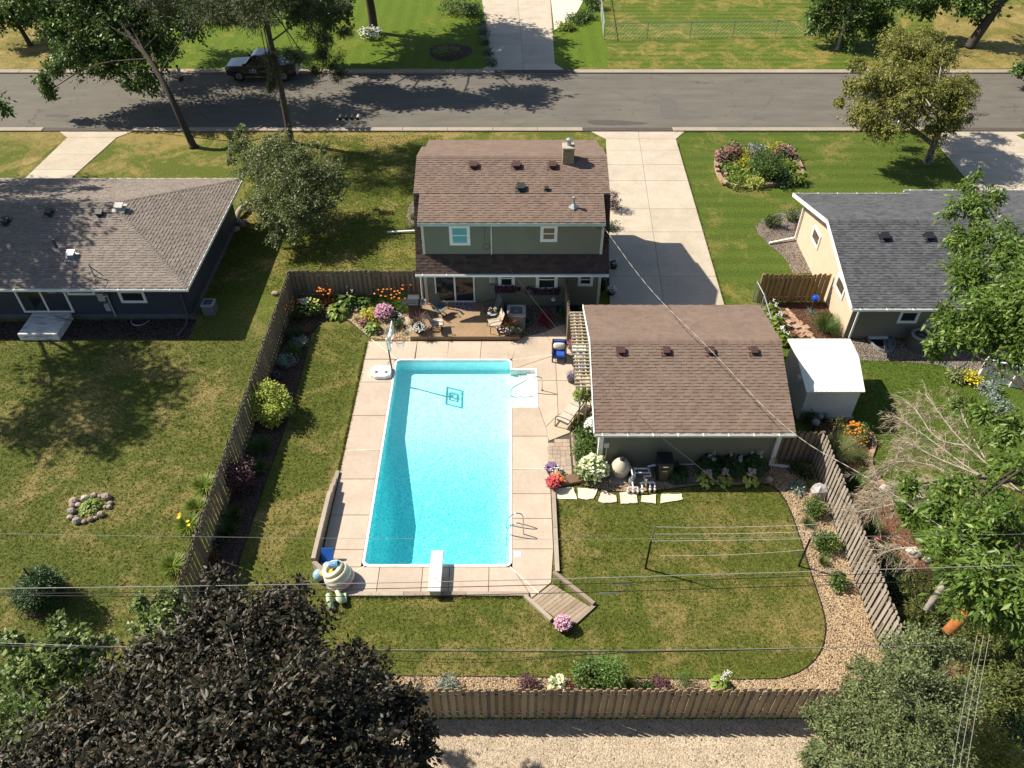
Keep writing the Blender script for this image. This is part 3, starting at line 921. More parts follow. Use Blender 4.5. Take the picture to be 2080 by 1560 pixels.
# concrete slabs: each a piece proud of a dark joint bed
def slabs(name, polys, mat, z=.035, gap=.010, bev=.008, base=None, pname='slab'):
    b = MB()
    for p in (base or polys): b.prism(p, -.04, z - .028)
    s = b.build(name, JOINT, kind='structure')
    for p in polys:
        MB().prism(inset(ccw(p), gap), -.03, z + random.uniform(-.002, .002), bev).build(pname, mat, s)
    return s
def grid(xl, xr, ys):
    """slabs between x splits given by functions of y"""
    out = []
    for y0, y1 in zip(ys[:-1], ys[1:]):
        out.append([(xl(y0), y0), (xr(y0), y0), (xr(y1), y1), (xl(y1), y1)])
    return out
def lin(a, b): return lambda y: a[0] + (b[0] - a[0]) * (y - a[1]) / (b[1] - a[1])
dl, dm, dr = lin(G(1231, 300), G(1238, 608)), lin(G(1301, 300), G(1347, 608)), lin(G(1378, 300), G(1470, 615))
ys = [28.3, G(0, 562).y, G(0, 472).y, G(0, 425).y, G(0, 368).y, G(0, 335).y, G(0, 306).y, G(0, 283).y, yn - .53]
P = grid(dl, dm, ys) + grid(dm, dr, ys)
P[len(ys) - 2] = [(dl(ys[-2]), ys[-2]), (dm(ys[-2]), ys[-2]), (dm(ys[-1]), ys[-1]), (G(1200, 266).x, ys[-1])]
P[-1] = [(dm(ys[-2]), ys[-2]), (dr(ys[-2]), ys[-2]), (G(1390, 266).x, ys[-1]), (dm(ys[-1]), ys[-1])]
slabs('driveway', P, CONC_DRIVE)
# the neighbours' driveways
nl, nr = lin(G(138, 279), G(54, 360)), lin(G(239, 279), G(153, 356))
ys = [G(0, 380).y, G(0, 345).y, G(0, 314).y, G(0, 280).y, yn - .53]
P = grid(nl, nr, ys); P[-1] = [P[-1][0], P[-1][1], (G(271, 266).x, ys[-1]), (G(123, 266).x, ys[-1])]
slabs('left_driveway', P, CONC_DRIVE)
rl = lin(G(1885, 270), G(1985, 392))
ys = [G(0, 392).y, G(0, 350).y, G(0, 310).y, yn - .53]
P = grid(rl, lambda y: 36.0, ys)
slabs('right_driveway', P, CONC_DRIVE)
sheet('drive_grass_gap', [GP([(2064, 276), (2110, 264), (2110, 300)])], .045, LAWN_FRONT)
fl, fm, fr = lin(G(970, -60), G(1000, 139)), lin(G(1046, -60), G(1064, 139)), lin(G(1114, -60), G(1128, 139))
ys = [yf + .63, G(0, 130).y, G(0, 92).y, G(0, 68).y, G(0, 38).y, G(0, 10).y, G(0, -50).y, G(0, -160).y]
P = grid(fl, fm, ys) + grid(fm, fr, ys)
P[0] = [(G(976, 143).x, ys[0]), (fm(ys[0]), ys[0]), (fm(ys[1]), ys[1]), (fl(ys[1]), ys[1])]
P[len(ys) - 1] = [(fm(ys[0]), ys[0]), (G(1148, 143).x, ys[0]), (fr(ys[1]), ys[1]), (fm(ys[1]), ys[1])]
slabs('far_driveway', P, CONC_DRIVE)
slabs('far_driveway_side', [GP([(1119, 0), (1186, 0), (1168, 34), (1126, 62)]), GP([(1118, -2), (1112, -60), (1240, -60), (1187, -2)])], M('concrete_pale', (.62, .56, .46), (.57, .51, .42), 3, rough=.85))

# pool deck
XD = -6.92
jy = [G(0, v).y for v in (777, 845, 915, 974, 1047, 1117)]
top_y, bot_y, cx0, cx1, cy0, cy1 = 28.52, G(0, 1203).y, PX0 - .09, PX1 + .09, PY0 - .09, PY1 + .09
DK = []
ysl = [cy1 - .02] + jy + [cy0]
xo = lin(G(750, 686), G(657, 1117))
for a, b in zip(ysl[:-1], ysl[1:]):
    DK.append([(xo(a), a), (xo(b), b), (cx0, b), (cx0, a)])
jx = [cx0, G(845, 710).x, G(910, 710).x, G(976, 710).x]
DK.append([(xo(top_y), top_y), (xo(cy1), cy1), (cx0, cy1), (jx[1], cy1), (G(849, 687).x, top_y)])
for a, b in zip((849, 913), (913, 979)):
    DK.append([(G(a, 687).x, top_y), (G(a - 5, 730).x, cy1), (G(b - 4, 730).x, cy1), (G(b, 687).x, top_y)])
DK.append([(G(979, 687).x, top_y), (G(975, 730).x, cy1), (cx1, cy1), (G(1053, 688).x, top_y)])
bl = [G(690, 1203).x, G(768, 1180).x, G(857, 1180).x, G(912, 1180).x, G(993, 1180).x, G(1074, 1205).x]
xs2 = [xo(cy0)] + bl[1:5] + [cx1]
DK.append([(xo(cy0), cy0), (G(641, 1152).x + .1, G(0, 1152).y), (bl[0], bot_y), (bl[1], bot_y), (bl[1], cy0)])
for i in (1, 2, 3): DK.append([(bl[i], cy0), (bl[i], bot_y), (bl[i + 1], bot_y), (bl[i + 1], cy0)])
DK.append([(bl[4], cy0), (bl[4], bot_y), (bl[5], bot_y), (cx1, cy0)])
xr = G(1114, 950).x + .05
ry = [SY0 - .04] + [G(0, v).y for v in (887, 954, 1004, 1054, 1116)]
DK.append([(cx1, ry[0]), (cx1, ry[1]), (xr, ry[1]), (G(1109, 868).x, G(0, 868).y), (SX1 + .1, ry[0])])
for a, b in zip(ry[1:-1], ry[2:]): DK.append([(cx1, a), (cx1, b), (xr, b), (xr, a)])
DK.append([(cx1, ry[-1]), (cx1, cy0), (bl[5], bot_y), tuple(G(1080, 1216))[:2], tuple(G(1120, 1184))[:2], (xr, ry[-1])])
# the wide corner between the deck, the pergola and the pool
sx = SX1 + .1
DK.append([tuple(G(1053, 688))[:2], (cx1, cy1), (cx1, SY1 + .04), tuple(G(1128, 722))[:2], tuple(G(1122, 700))[:2], tuple(G(1108, 675))[:2]])
DK.append([(cx1, SY1 + .04), (sx, SY1 + .04), (sx, G(0, 774).y), tuple(G(1131, 774))[:2], tuple(G(1128, 722))[:2]])
DK.append([(sx, G(0, 774).y), (sx, SY0 - .04), tuple(G(1109, 868))[:2], tuple(G(1134, 843))[:2], tuple(G(1131, 774))[:2]])
DK.append([tuple(G(1128, 722))[:2], tuple(G(1131, 774))[:2], tuple(G(1200, 774))[:2], tuple(G(1196, 716))[:2]])
DK.append([tuple(G(1131, 774))[:2], tuple(G(1134, 843))[:2], tuple(G(1204, 843))[:2], tuple(G(1200, 774))[:2]])
pd = slabs('pool_deck', DK, CONC_POOL, .035, .009)
LIGHT = []
LIGHT.append([tuple(G(1108, 675))[:2], tuple(G(1122, 700))[:2], tuple(G(1128, 722))[:2], tuple(G(1170, 718))[:2], tuple(G(1150, 700))[:2], tuple(G(1158, 680))[:2], tuple(G(1172, 660))[:2], tuple(G(1165, 655))[:2], tuple(G(1135, 662))[:2]])
LIGHT.append([tuple(G(1134, 843))[:2], tuple(G(1109, 868))[:2], (xr + .01, G(0, 897).y), tuple(G(1158, 880))[:2], tuple(G(1168, 846))[:2]])
slabs('walkway', LIGHT, CONC_WALK, .037)
SEAL = M('joint_sealant', (.72, .66, .56), rough=.7)
for a, b in [((754, 690), (806, 731)), ((741, 1150), (716, 1166)), ((1036, 1152), (1094, 1206)), ((704, 916), (772, 914)), ((1039, 953), (1112, 954)), ((1041, 732), (1124, 722))]:
    A, Bp = G(*a), G(*b)
    MB().beam((A.x, A.y, .036), (Bp.x, Bp.y, .036), .035, .012).build('sealed_joint', SEAL, pd)

# paver path
pv = MB().prism([tuple(G(1111, 899))[:2], tuple(G(1161, 880))[:2], tuple(G(1164, 962))[:2], tuple(G(1112, 974))[:2]], -.04, .012).build('paver_path', JOINT, kind='structure')
pw = .105
x0, x1 = G(1111, 900).x, G(1163, 930).x
y0, y1 = G(0, 972).y, G(0, 880).y
grid_used = set(); nx, ny = int((x1 - x0) / pw), int((y1 - y0) / pw)
edge = lin(G(1111, 899), G(1161, 880))
for j in range(ny):
    for i in range(nx):
        if (i, j) in grid_used: continue
        opts = [(2, 2), (2, 3), (3, 2), (2, 1), (1, 2), (1, 1)]
        if random.random() < .5: opts = [(3, 2), (2, 3), (2, 2), (1, 2), (2, 1), (1, 1)]
        for a, b in opts:
            cells = [(i + u, j + v) for u in range(a) for v in range(b)]
            if all(c not in grid_used and c[0] < nx and c[1] < ny for c in cells): break
        grid_used.update(cells)
        ax, ay = x0 + i * pw, y0 + j * pw
        top = y0 + (j + b) * pw
        lim = G(1111, 899).y + (ax - x0) / (x1 - x0) * (G(0, 880).y - G(0, 899).y)
        if top > lim + .05: continue
        MB().bbox(ax + .004, ax + a * pw - .004, ay + .004, ay + b * pw - .004, 0, .034 + random.uniform(-.003, .003), .006).build('paver', PAVER, pv)
MB().bbox(x1 + .01, x1 + .11, y0, y1 + .05, 0, .04, .01).build('border_paver', PAVER, pv)

# ------------------------------------------------------------------ beds
GARDEN = {}
def bed(name, poly, z, mat, amp=.02, step=.25, sm=0):
    p = smooth_poly(poly, sm) if sm else poly
    p = wob(ccw([tuple(q)[:2] for q in p]), amp, step, len(name))
    GARDEN[name] = p
    return MB().prism(p, -.02, z).build(name, mat, kind='structure')
edge_l = [(632, 678), (592, 835), (552, 941), (512, 1059), (478, 1163), (440, 1290)]
bed('mulch_bed', GP([(700, 650), (690, 648), (654, 650)] + edge_l) + [(-10.88, 12.2), (-10.88, 31.62), (G(706, 600).x, 31.62)], .022, MULCH_DK)
bed('gravel_bed', GP([(752, 688), (740, 678), (709, 651), (700, 650)]) + [(G(703, 600).x + .02, 31.62), (-4.3, 31.62), (-4.7, 31.3), (-4.78, 28.56)], .024, GRAVEL)
right_curve = [(1383, 990), (1440, 985), (1500, 987), (1560, 982), (1585, 998), (1605, 1035), (1625, 1092), (1652, 1179), (1672, 1237), (1679, 1280), (1669, 1324), (1639, 1358), (1598, 1375), (1565, 1380)]
low_curve = [(1181, 985), (1230, 997), (1273, 999), (1331, 998)]
bed('pebble_bed', GP([(1165, 880), (1168, 966), (1172, 978)] + low_curve + right_curve + [(1300, 1378), (1000, 1374), (600, 1371)]) + [(G(600, 1371).x, 10.72), (12.05, 10.72), (12.05, 20.9), (3.5, 20.84), (3.3, 23.0)], .020, GRAVEL)
edg = MB()
for pts in (low_curve + right_curve + [(1300, 1378), (1000, 1374), (600, 1371)], edge_l[:5], [(752, 688), (740, 678), (709, 651), (690, 648), (654, 650), (632, 678)]):
    q = smooth_line([G(x, y, .03) for x, y in pts], 2)
    edg.tube(q, .022, 5)
edg.build('bed_edging', EDGER, kind='structure')
bed('house_bed', GP([(1024, 655), (1024, 612), (1172, 612), (1166, 654), (1135, 662), (1108, 674), (1058, 688), (1050, 680)]), .018, GRAVEL_GREY)
bed('side_bed', GP([(843, 402), (832, 415), (826, 440), (832, 462), (846, 468)]), .02, GRAVEL_GREY)
bed('shade_bed', GP([(1232, 452), (1258, 458), (1262, 468), (1236, 474)]), .02, MULCH_DK)
z7 = lambda pts: [(1480 + x / 3.467, 350 + y / 3.467) for x, y in pts]
bed('corner_bed', GP(z7([(410, 280), (350, 285), (240, 330), (190, 380), (205, 430), (290, 520), (370, 580), (420, 640), (450, 712), (640, 712), (540, 500), (600, 300), (540, 250)])), .02, GRAVEL_GREY, .02, .3)
bed('window_bed', GP(z7([(820, 1178), (1700, 1178), (1900, 1178), (1900, 1420), (1660, 1410), (1500, 1362), (1140, 1330), (920, 1328)])), .02, GRAVEL_GREY)
bed('globe_bed', GP([(1548, 615), (1685, 615), (1718, 690), (1700, 708), (1600, 708), (1572, 665)]), .02, MULCH_RED)
bed('neighbour_bed', [(12.16, 22.6)] + GP([(1700, 852), (1735, 862), (1762, 880), (1772, 905), (1762, 935), (1765, 960), (1790, 988), (1830, 1050), (1872, 1110), (1895, 1180), (1880, 1230)]) + [(16.5, 10), (12.16, 10)], .02, MULCH_RED, .03)
bed('island_bed', GP([(1456, 310), (1452, 340), (1468, 378), (1500, 381), (1560, 380), (1620, 372), (1632, 355), (1618, 325), (1600, 300), (1480, 298)]), .10, MULCH_DK)
bed('spruce_mulch', GP([(50, 1240), (62, 1225), (90, 1232), (92, 1255), (60, 1258)]), .02, MULCH_RED, sm=1)
bed('far_bed', GP([(868, 100), (885, 90), (920, 88), (955, 95), (962, 105), (940, 120), (905, 126), (878, 118)]), .02, MULCH_DK, sm=1)
bed('house_left_bed', GP([(-60, 655), (-60, 690), (380, 690), (392, 672), (400, 648)]), .02, MULCH_DK)
bed('bare_soil', GP([(58, 305), (128, 268), (134, 280), (75, 330), (40, 340)]), .010, LAWN_DRY, .06, .3, 1)
bed('gravel_yard', [(-20, 1.5), (22, 1.5), (22, 10.58), (-20, 10.58)], .016, GRAVEL_PALE)
# loose stones lying in the beds one sees from nearest
def inside(poly, Q):
    x, y = Q[:, 0], Q[:, 1]; c = np.zeros(len(Q), bool); n = len(poly); j = n - 1
    for i in range(n):
        xi, yi = poly[i]; xj, yj = poly[j]
        with np.errstate(divide='ignore', invalid='ignore'):
            c ^= ((yi > y) != (yj > y)) & (x < (xj - xi) * (y - yi) / (yj - yi + 1e-12) + xi)
        j = i
    return c
def scatter(name, poly, n, size, mat, z, clip=None):
    a = np.array(poly); lo, hi = a.min(0), a.max(0)
    if clip: lo = np.maximum(lo, clip[:2]); hi = np.minimum(hi, clip[2:])
    Q = lo + RNG.random((n, 2)) * (hi - lo)
    Q = Q[inside(poly, Q)]
    n = len(Q)
    oc = np.array([(1, 0, 0), (0, 1, 0), (-1, 0, 0), (0, -1, 0), (0, 0, 1), (.6, .6, -.3), (-.6, .6, -.3), (-.6, -.6, -.3), (.6, -.6, -.3)], float)
    F0 = np.array([(0, 1, 4), (1, 2, 4), (2, 3, 4), (3, 0, 4), (0, 5, 1), (1, 6, 2), (2, 7, 3), (3, 8, 0)])
    s = size * (.55 + .9 * RNG.random((n, 1, 1))) * np.array([1, .75, .55])
    V = oc[None] * s * (1 + .25 * RNG.normal(size=(n, 9, 1)).clip(-1, 1))
    a = RNG.random(n) * 6.283; ca, sa = np.cos(a)[:, None], np.sin(a)[:, None]
    X = V[..., 0] * ca - V[..., 1] * sa + Q[:, :1]; Y = V[..., 0] * sa + V[..., 1] * ca + Q[:, 1:]
    Z = V[..., 2] + z + s[..., 2] * .5
    V = np.stack([X, Y, Z], -1).reshape(-1, 3)
    F = (np.arange(n)[:, None, None] * 9 + F0[None]).reshape(-1, 3)
    o = link(name, np_mesh(name, V, F, mat)); o['kind'] = 'stuff'
scatter('bed_pebbles', GARDEN['pebble_bed'], 130000, .026, PEBBLE, .018)
scatter('bed_stones', GARDEN['gravel_bed'], 7000, .036, PEBBLE, .02)
scatter('yard_stones', GARDEN['gravel_yard'], 70000, .029, tones('pale_pebble', [(.23, .175, .12), (.38, .30, .21), (.49, .41, .30), (.31, .24, .17), (.55, .48, .38)], .75, 40, .1), .014, (-8, 8.6, 11, 10.58))
scatter('bark_chips', GARDEN['mulch_bed'], 26000, .035, CHIP, .02)
scatter('red_chips', GARDEN['neighbour_bed'], 30000, .035, tones('red_chip', [(.10, .042, .024), (.17, .08, .045), (.22, .12, .07)], .9, 40, .1), .018)

# stepping stones
z4 = lambda pts: [(1100 + x / 6.933, 880 + y / 6.933) for x, y in pts]
STN = [([(150, 800), (440, 765), (500, 940), (240, 935), (160, 900)], 'pale cream flagstone at the pool deck end of the stepping stones', .85),
       ([(512, 775), (790, 800), (735, 925), (640, 945), (520, 925)], 'cream flagstone second from the pool deck in the stepping row', .6),
       ([(850, 805), (1050, 885), (1058, 980), (870, 992), (798, 975), (820, 890)], 'pinkish pointed flagstone third from the pool deck', .25),
       ([(1098, 842), (1180, 835), (1340, 885), (1348, 990), (1115, 1005)], 'pinkish square flagstone in the middle of the stepping row', .25),
       ([(1405, 890), (1615, 872), (1605, 1000), (1400, 970)], 'small cream flagstone second from the lawn end of the row', .6),
       ([(1685, 865), (1975, 862), (1990, 940), (1672, 1000)], 'long cream flagstone at the lawn end of the stepping row', .85)]
for i, (pts, lab, k) in enumerate(STN):
    q = GP(z4(pts)); c = (sum(p[0] for p in q) / len(q), sum(p[1] for p in q) / len(q), 0)
    mt = M('flag_cream', (.74, .66, .47), (.66, .58, .42), 6, rough=.85, bump=.2) if k > .5 else M('flag_pink', (.66, .50, .42), (.60, .47, .40), 6, rough=.85, bump=.2)
    MB().prism(wob(ccw(q), .018, .12, i), -.03, .055, .008).build('stepping_stone', mt, at=c, label=lab, cat='stepping stone', group='stepping stones along the garage bed')
# ------------------------------------------------------------------ buildings
def ray(px, py):
    dx, dy = (px - 1040) / FPX, (780 - py) / FPX
    return Vector((dx, _s * dy + _c, _c * dy - _s))
def WY(px, py, y):
    d = ray(px, py); t = y / d.y; return Vector((d.x * t, y, CAMH + d.z * t))
def WX(px, py, x):
    d = ray(px, py); t = x / d.x; return Vector((x, d.y * t, CAMH + d.z * t))
def on_plane(px, py, p0, n):
    d = ray(px, py); o = Vector((0, 0, CAMH)); t = (Vector(p0) - o).dot(n) / d.dot(n); return o + d * t

_wedges = {}
def wedge(name, wd, ln, h, mat):
    k = (round(wd, 3), round(ln, 3), round(h, 3), mat.name)
    if k not in _wedges:
        m = MB().add([(0, 0, 0), (wd, 0, 0), (0, 0, h), (wd, 0, h), (0, ln, .003), (wd, ln, .003)], [(2, 3, 5, 4), (0, 1, 3, 2), (0, 2, 4), (1, 5, 3)])
        _wedges[k] = m.mesh(name, mat)
    return _wedges[k]
def shingles(roof, e0, e1, r1, r0, mat, expo=.142, single=0, seed=1, course_from=0):
    """courses of tabs from the eave up; the nearest ones are pieces of their own, the rest one joined part"""
    e0, e1, r1, r0 = map(Vector, (e0, e1, r1, r0))
    rr = random.Random(seed)
    u = (e1 - e0).normalized()
    nrm = (e1 - e0).cross(r0 - e0).normalized()
    if nrm.z < 0: nrm = -nrm
    v = nrm.cross(u).normalized()
    if v.dot(r0 - e0) < 0: v = -v
    H = (r0 - e0).dot(v)
    nc = int(H / expo)
    Vs, Fs = [], []
    cnt = 0
    W0 = [.16, .21, .26, .32]
    for j in range(nc):
        t = (j * expo) / H; t2 = ((j + 1) * expo) / H
        a = e0.lerp(r0, t); b = e1.lerp(r1, t)
        Lr = (b - a).dot(u)
        x = -rr.uniform(0, .2)
        flip = rr.random() < .5
        while x < Lr:
            wd = rr.choice(W0); x0, x1 = max(0, x), min(Lr, x + wd)
            x += wd
            if x1 - x0 < .02: continue
            flip = not flip
            h = .026 if flip else .013
            o = a + u * x0 + nrm * .006
            ln = expo * 1.04
            if cnt < single:
                ob = bpy.data.objects.new('shingle', wedge('shingle', round((x1 - x0) - .004, 2), ln, h, mat))
                COL.objects.link(ob); ob.parent = roof
                M4 = Matrix.Identity(4)
                for i in range(3): M4[i][0] = u[i]; M4[i][1] = v[i]; M4[i][2] = nrm[i]
                q = o - OFF[roof.name]
                M4[0][3], M4[1][3], M4[2][3] = q
                ob.matrix_basis = M4
                cnt += 1
            else:
                w_ = x1 - x0 - .004
                k = len(Vs)
                Vs += [o, o + u * w_, o + nrm * h, o + u * w_ + nrm * h, o + v * ln + nrm * .003, o + u * w_ + v * ln + nrm * .003]
                Fs += [(k + 2, k + 3, k + 5, k + 4), (k, k + 1, k + 3, k + 2), (k, k + 2, k + 4), (k + 1, k + 5, k + 3)]
    if Vs:
        m = MB(); m.v = [tuple(p) for p in Vs]; m.f = Fs
        m.build('shingle_courses', mat, roof, kind='stuff')
def slab_roof(house, quads, mat, th=.14, name='roof'):
    m = MB()
    for q in quads:
        q = [Vector(p) for p in q]; n = len(q)
        lo = [p - Vector((0, 0, th)) for p in q]
        f = [tuple(range(n)), tuple(reversed(range(n, 2 * n)))] + [(i, (i + 1) % n, n + (i + 1) % n, n + i) for i in range(n)]
        if (q[1] - q[0]).cross(q[2] - q[0]).z < 0: f = [tuple(reversed(k)) for k in f]
        m.add(q + lo, f)
    return m.build(name, mat, house)
def ridge_caps(roof, a, b, mat, wd=.15, step=.15, sd=None):
    a, b = Vector(a), Vector(b); L = (b - a).length; u = (b - a).normalized()
    s_ = u.cross(Vector((0, 0, 1))).normalized(); up = s_.cross(u).normalized()
    m = MB(); k = int(L / step)
    drop = sd if sd is not None else wd * .3
    for i in range(k):
        p = a + u * (i * step); q = p + u * (step * 1.12)
        h0, h1 = .026, .010
        m.add([p + s_ * wd - up * (drop - h0), p + up * h0, p - s_ * wd - up * (drop - h0), q + s_ * wd - up * (drop - h1), q + up * h1, q - s_ * wd - up * (drop - h1),
               p + s_ * wd - up * drop, p, p - s_ * wd - up * drop],
              [(0, 1, 4, 3), (1, 2, 5, 4), (6, 7, 1, 0), (7, 8, 2, 1)])
    m.build('ridge_cap', mat, roof, kind='stuff')
def clapboard(house, a, b, z0, z1, mat, expo=.125, proud=.018, top=None):
    """lapped boards on a wall from a to b (outside on the right hand); top(u) cuts gable ends"""
    a, b = Vector((a[0], a[1], 0)), Vector((b[0], b[1], 0))
    u = (b - a).normalized(); n = Vector((u.y, -u.x, 0)); L = (b - a).length
    m = MB(); k = int((z1 - z0) / expo)
    for i in range(k):
        za, zb = z0 + i * expo, z0 + (i + 1) * expo
        x0, x1 = 0.0, L
        if top:
            x0, x1 = top((za + zb) / 2)
            if x1 - x0 < .05: continue
        p, q = a + u * x0, a + u * x1
        Z = lambda z: Vector((0, 0, z))
        m.add([p + n * proud + Z(za), q + n * proud + Z(za), q + n * .003 + Z(zb), p + n * .003 + Z(zb), p + Z(za), q + Z(za)], [(0, 1, 2, 3), (4, 5, 1, 0)])
    return m.build('siding', mat, house, kind='stuff')
def window(house, c, wd, ht, n, frame, glass, fr=.10, hung=True, name='window', low=None, proud=.062):
    c = Vector(c); n = Vector(n).normalized(); u = Vector((-n.y, n.x, 0)); Z = Vector((0, 0, 1))
    m = MB()
    def bar(a0, a1, b0, b1, d0, d1, mm):
        vs = []
        for d in (d0, d1):
            for a, b in ((a0, b0), (a1, b0), (a1, b1), (a0, b1)): vs.append(c + u * a + Z * b + n * d)
        mm.add(vs, [(0, 3, 2, 1), (4, 5, 6, 7), (0, 1, 5, 4), (1, 2, 6, 5), (2, 3, 7, 6), (3, 0, 4, 7)])
    w2, h2 = wd / 2, ht / 2
    bar(-w2, -w2 + fr, -h2, h2, -.02, proud, m); bar(w2 - fr, w2, -h2, h2, -.02, proud, m)
    bar(-w2 + fr, w2 - fr, h2 - fr, h2, -.02, proud, m); bar(-w2 + fr, w2 - fr, -h2, -h2 + fr, -.02, proud, m)
    f = m.build(name, frame, house)
    s_ = MB(); sf = fr * .45
    i0, i1, j0, j1 = -w2 + fr, w2 - fr, -h2 + fr, h2 - fr
    mid = 0 if hung else None
    bar(i0, i0 + sf, j0, j1, 0, proud - .015, s_); bar(i1 - sf, i1, j0, j1, 0, proud - .015, s_)
    bar(i0 + sf, i1 - sf, j1 - sf, j1, 0, proud - .015, s_); bar(i0 + sf, i1 - sf, j0, j0 + sf, 0, proud - .015, s_)
    if hung: bar(i0 + sf, i1 - sf, -sf * .6, sf * .6, 0, proud - .012, s_)
    s_.build('sash', frame, f)
    for a, b in (((j0 + sf, -sf * .6), (sf * .6, j1 - sf)) if hung else ((j0 + sf, j1 - sf),)):
        p = MB(); bar(i0 + sf, i1 - sf, a, b, .021, .031, p); p.build('pane', (low if (low and a < -.01) else glass), f)
    return f
def box_vent(house, p, sz, mat, slope, yaw=0.0, name='roof_vent'):
    p = Vector(p)
    m = MB()
    w_, d_, h_ = sz
    fl = MB().obox(p + Vector((0, 0, .015)), (w_ * 1.5, d_ * 1.6, .012), yaw, slope)
    m.obox(p + Vector((0, 0, h_ * .42)), (w_ * .8, d_ * .75, h_ * .7), yaw, slope)
    m.obox(p + Vector((0, 0, h_ * .85)), (w_, d_, h_ * .28), yaw, slope)
    m.v += []; n0 = len(m.v); m.v += fl.v; m.f += [tuple(i + n0 for i in f) for f in fl.f]
    return m.build(name, mat, house)
def gutter(house, a, b, mat, w_=.10, h_=.10, hang=1.2):
    a, b = Vector(a), Vector(b); u = (b - a).normalized(); L = (b - a).length
    s_ = u.cross(Vector((0, 0, 1))).normalized()
    m = MB()
    m.beam(a + s_ * w_ / 2, b + s_ * w_ / 2, .012, h_); m.beam(a - s_ * w_ / 2, b - s_ * w_ / 2, .012, h_)
    m.beam(a - Vector((0, 0, h_ / 2)), b - Vector((0, 0, h_ / 2)), w_, .012)
    g = m.build('gutter', mat, house)
    q = MB(); k = int(L / hang)
    for i in range(k + 1):
        p = a + u * (L * (i + .3) / (k + 1))
        q.beam(p - s_ * w_ * .9 + Vector((0, 0, h_ * .52)), p + s_ * w_ * .9 + Vector((0, 0, h_ * .52)), .035, .012)
    q.build('gutter_strap', mat, g)
    return g
def pipe(house, pts, r, mat, name='downspout', n=6):
    return MB().tube(pts, r, n).build(name, mat, house, smooth=True)

# ---------------- the two-storey house by the pool
H = thing('house', 'two-storey sage green house with brown gambrel shingle roof above the pool', 'house', (0, 34.6, 0))
yw, yd = 31.3, 31.12
MB().box(-4.2, 4.25, yw, 37.9, 0, 2.62).build('wall', SIDE_GREEN, H)
prof = [(yw, 2.62), (37.9, 2.62), (36.9, 5.5), (34.62, 6.15), (32.3, 5.5)]
m = MB()
m.add([(x, y, z) for x in (-4.2, 4.25) for y, z in prof], [(0, 1, 2, 3, 4), (9, 8, 7, 6, 5)] + [(i, (i + 1) % 5, 5 + (i + 1) % 5, 5 + i) for i in range(5)])
m.build('gable_wall', SIDE_GREEN, H)
MB().box(-4.08, 4.13, yd, 34.5, 2.9, 5.12).build('dormer_wall', SIDE_GREEN, H)
MB().box(-4.2, 4.3, 34.7, 38.3, 2.9, 5.12).build('dormer_wall', SIDE_GREEN, H)
clapboard(H, (-4.2, yw), (4.25, yw), .05, 2.5, SIDE_GREEN)
clapboard(H, (-4.08, yd), (4.13, yd), 3.2, 5.05, SIDE_GREEN)
for x in (-4.11, 4.16): MB().box(x - .06, x + .06, yd - .03, yd + .05, 3.15, 5.1).build('corner_board', TRIM, H)
for x in (-4.2, 4.25): MB().box(x - .07, x + .07, yw - .03, yw + .05, 0, 2.45).build('corner_board', TRIM, H)
top_q = [(-4.52, 32.3, 5.68), (4.5, 32.3, 5.68), (4.5, 34.62, 6.33), (-4.52, 34.62, 6.33)]
dor_q = [(-4.24, 30.6, 5.2), (4.2, 30.6, 5.2), (4.2, 32.3, 5.68), (-4.24, 32.3, 5.68)]
bk_q = [(-4.52, 36.9, 5.68), (4.5, 36.9, 5.68), (4.5, 34.62, 6.33), (-4.52, 34.62, 6.33)]
bd_q = [(-4.32, 38.6, 5.2), (4.4, 38.6, 5.2), (4.4, 36.9, 5.68), (-4.32, 36.9, 5.68)]
R1 = slab_roof(H, [top_q, dor_q, bk_q, bd_q], SH_BROWN, .13)
shingles(R1, *[dor_q[i] for i in (0, 1, 2, 3)], SH_BROWN, single=300, seed=2)
shingles(R1, *top_q, SH_BROWN, seed=3); shingles(R1, *bk_q, SH_BROWN, seed=4); shingles(R1, *bd_q, SH_BROWN, seed=5)
ridge_caps(R1, (-4.52, 34.62, 6.34), (4.5, 34.62, 6.34), SH_BROWN, .16)
sk_q = [(-4.52, 30.5, 2.5), (4.53, 30.5, 2.5), (4.53, 31.15, 3.25), (-4.52, 31.15, 3.25)]
sl_q = [(-4.52, 31.15, 3.25), (-4.12, 31.15, 3.25), (-4.12, 32.3, 5.6), (-4.52, 32.3, 5.6)]
sr_q = [(4.17, 31.15, 3.25), (4.53, 31.15, 3.25), (4.53, 32.3, 5.6), (4.17, 32.3, 5.6)]
bl_q = [(-4.52, 38.5, 2.5), (4.5, 38.5, 2.5), (4.5, 36.9, 5.6), (-4.52, 36.9, 5.6)]
R2 = slab_roof(H, [sk_q, sl_q, sr_q, bl_q], SH_DARK, .12, 'skirt_roof')
for i, q in enumerate((sk_q, sl_q, sr_q)): shingles(R2, *q, SH_DARK, single=[260, 20, 20][i], seed=7 + i)
fas = MB().beam((-4.24, 30.58, 5.10), (4.2, 30.58, 5.10), .03, .16)
fas.build('fascia', M('fascia_pale', (.46, .52, .47), rough=.5), H)
gutter(H, (-4.54, 30.44, 2.44), (4.55, 30.44, 2.44), WHITE)
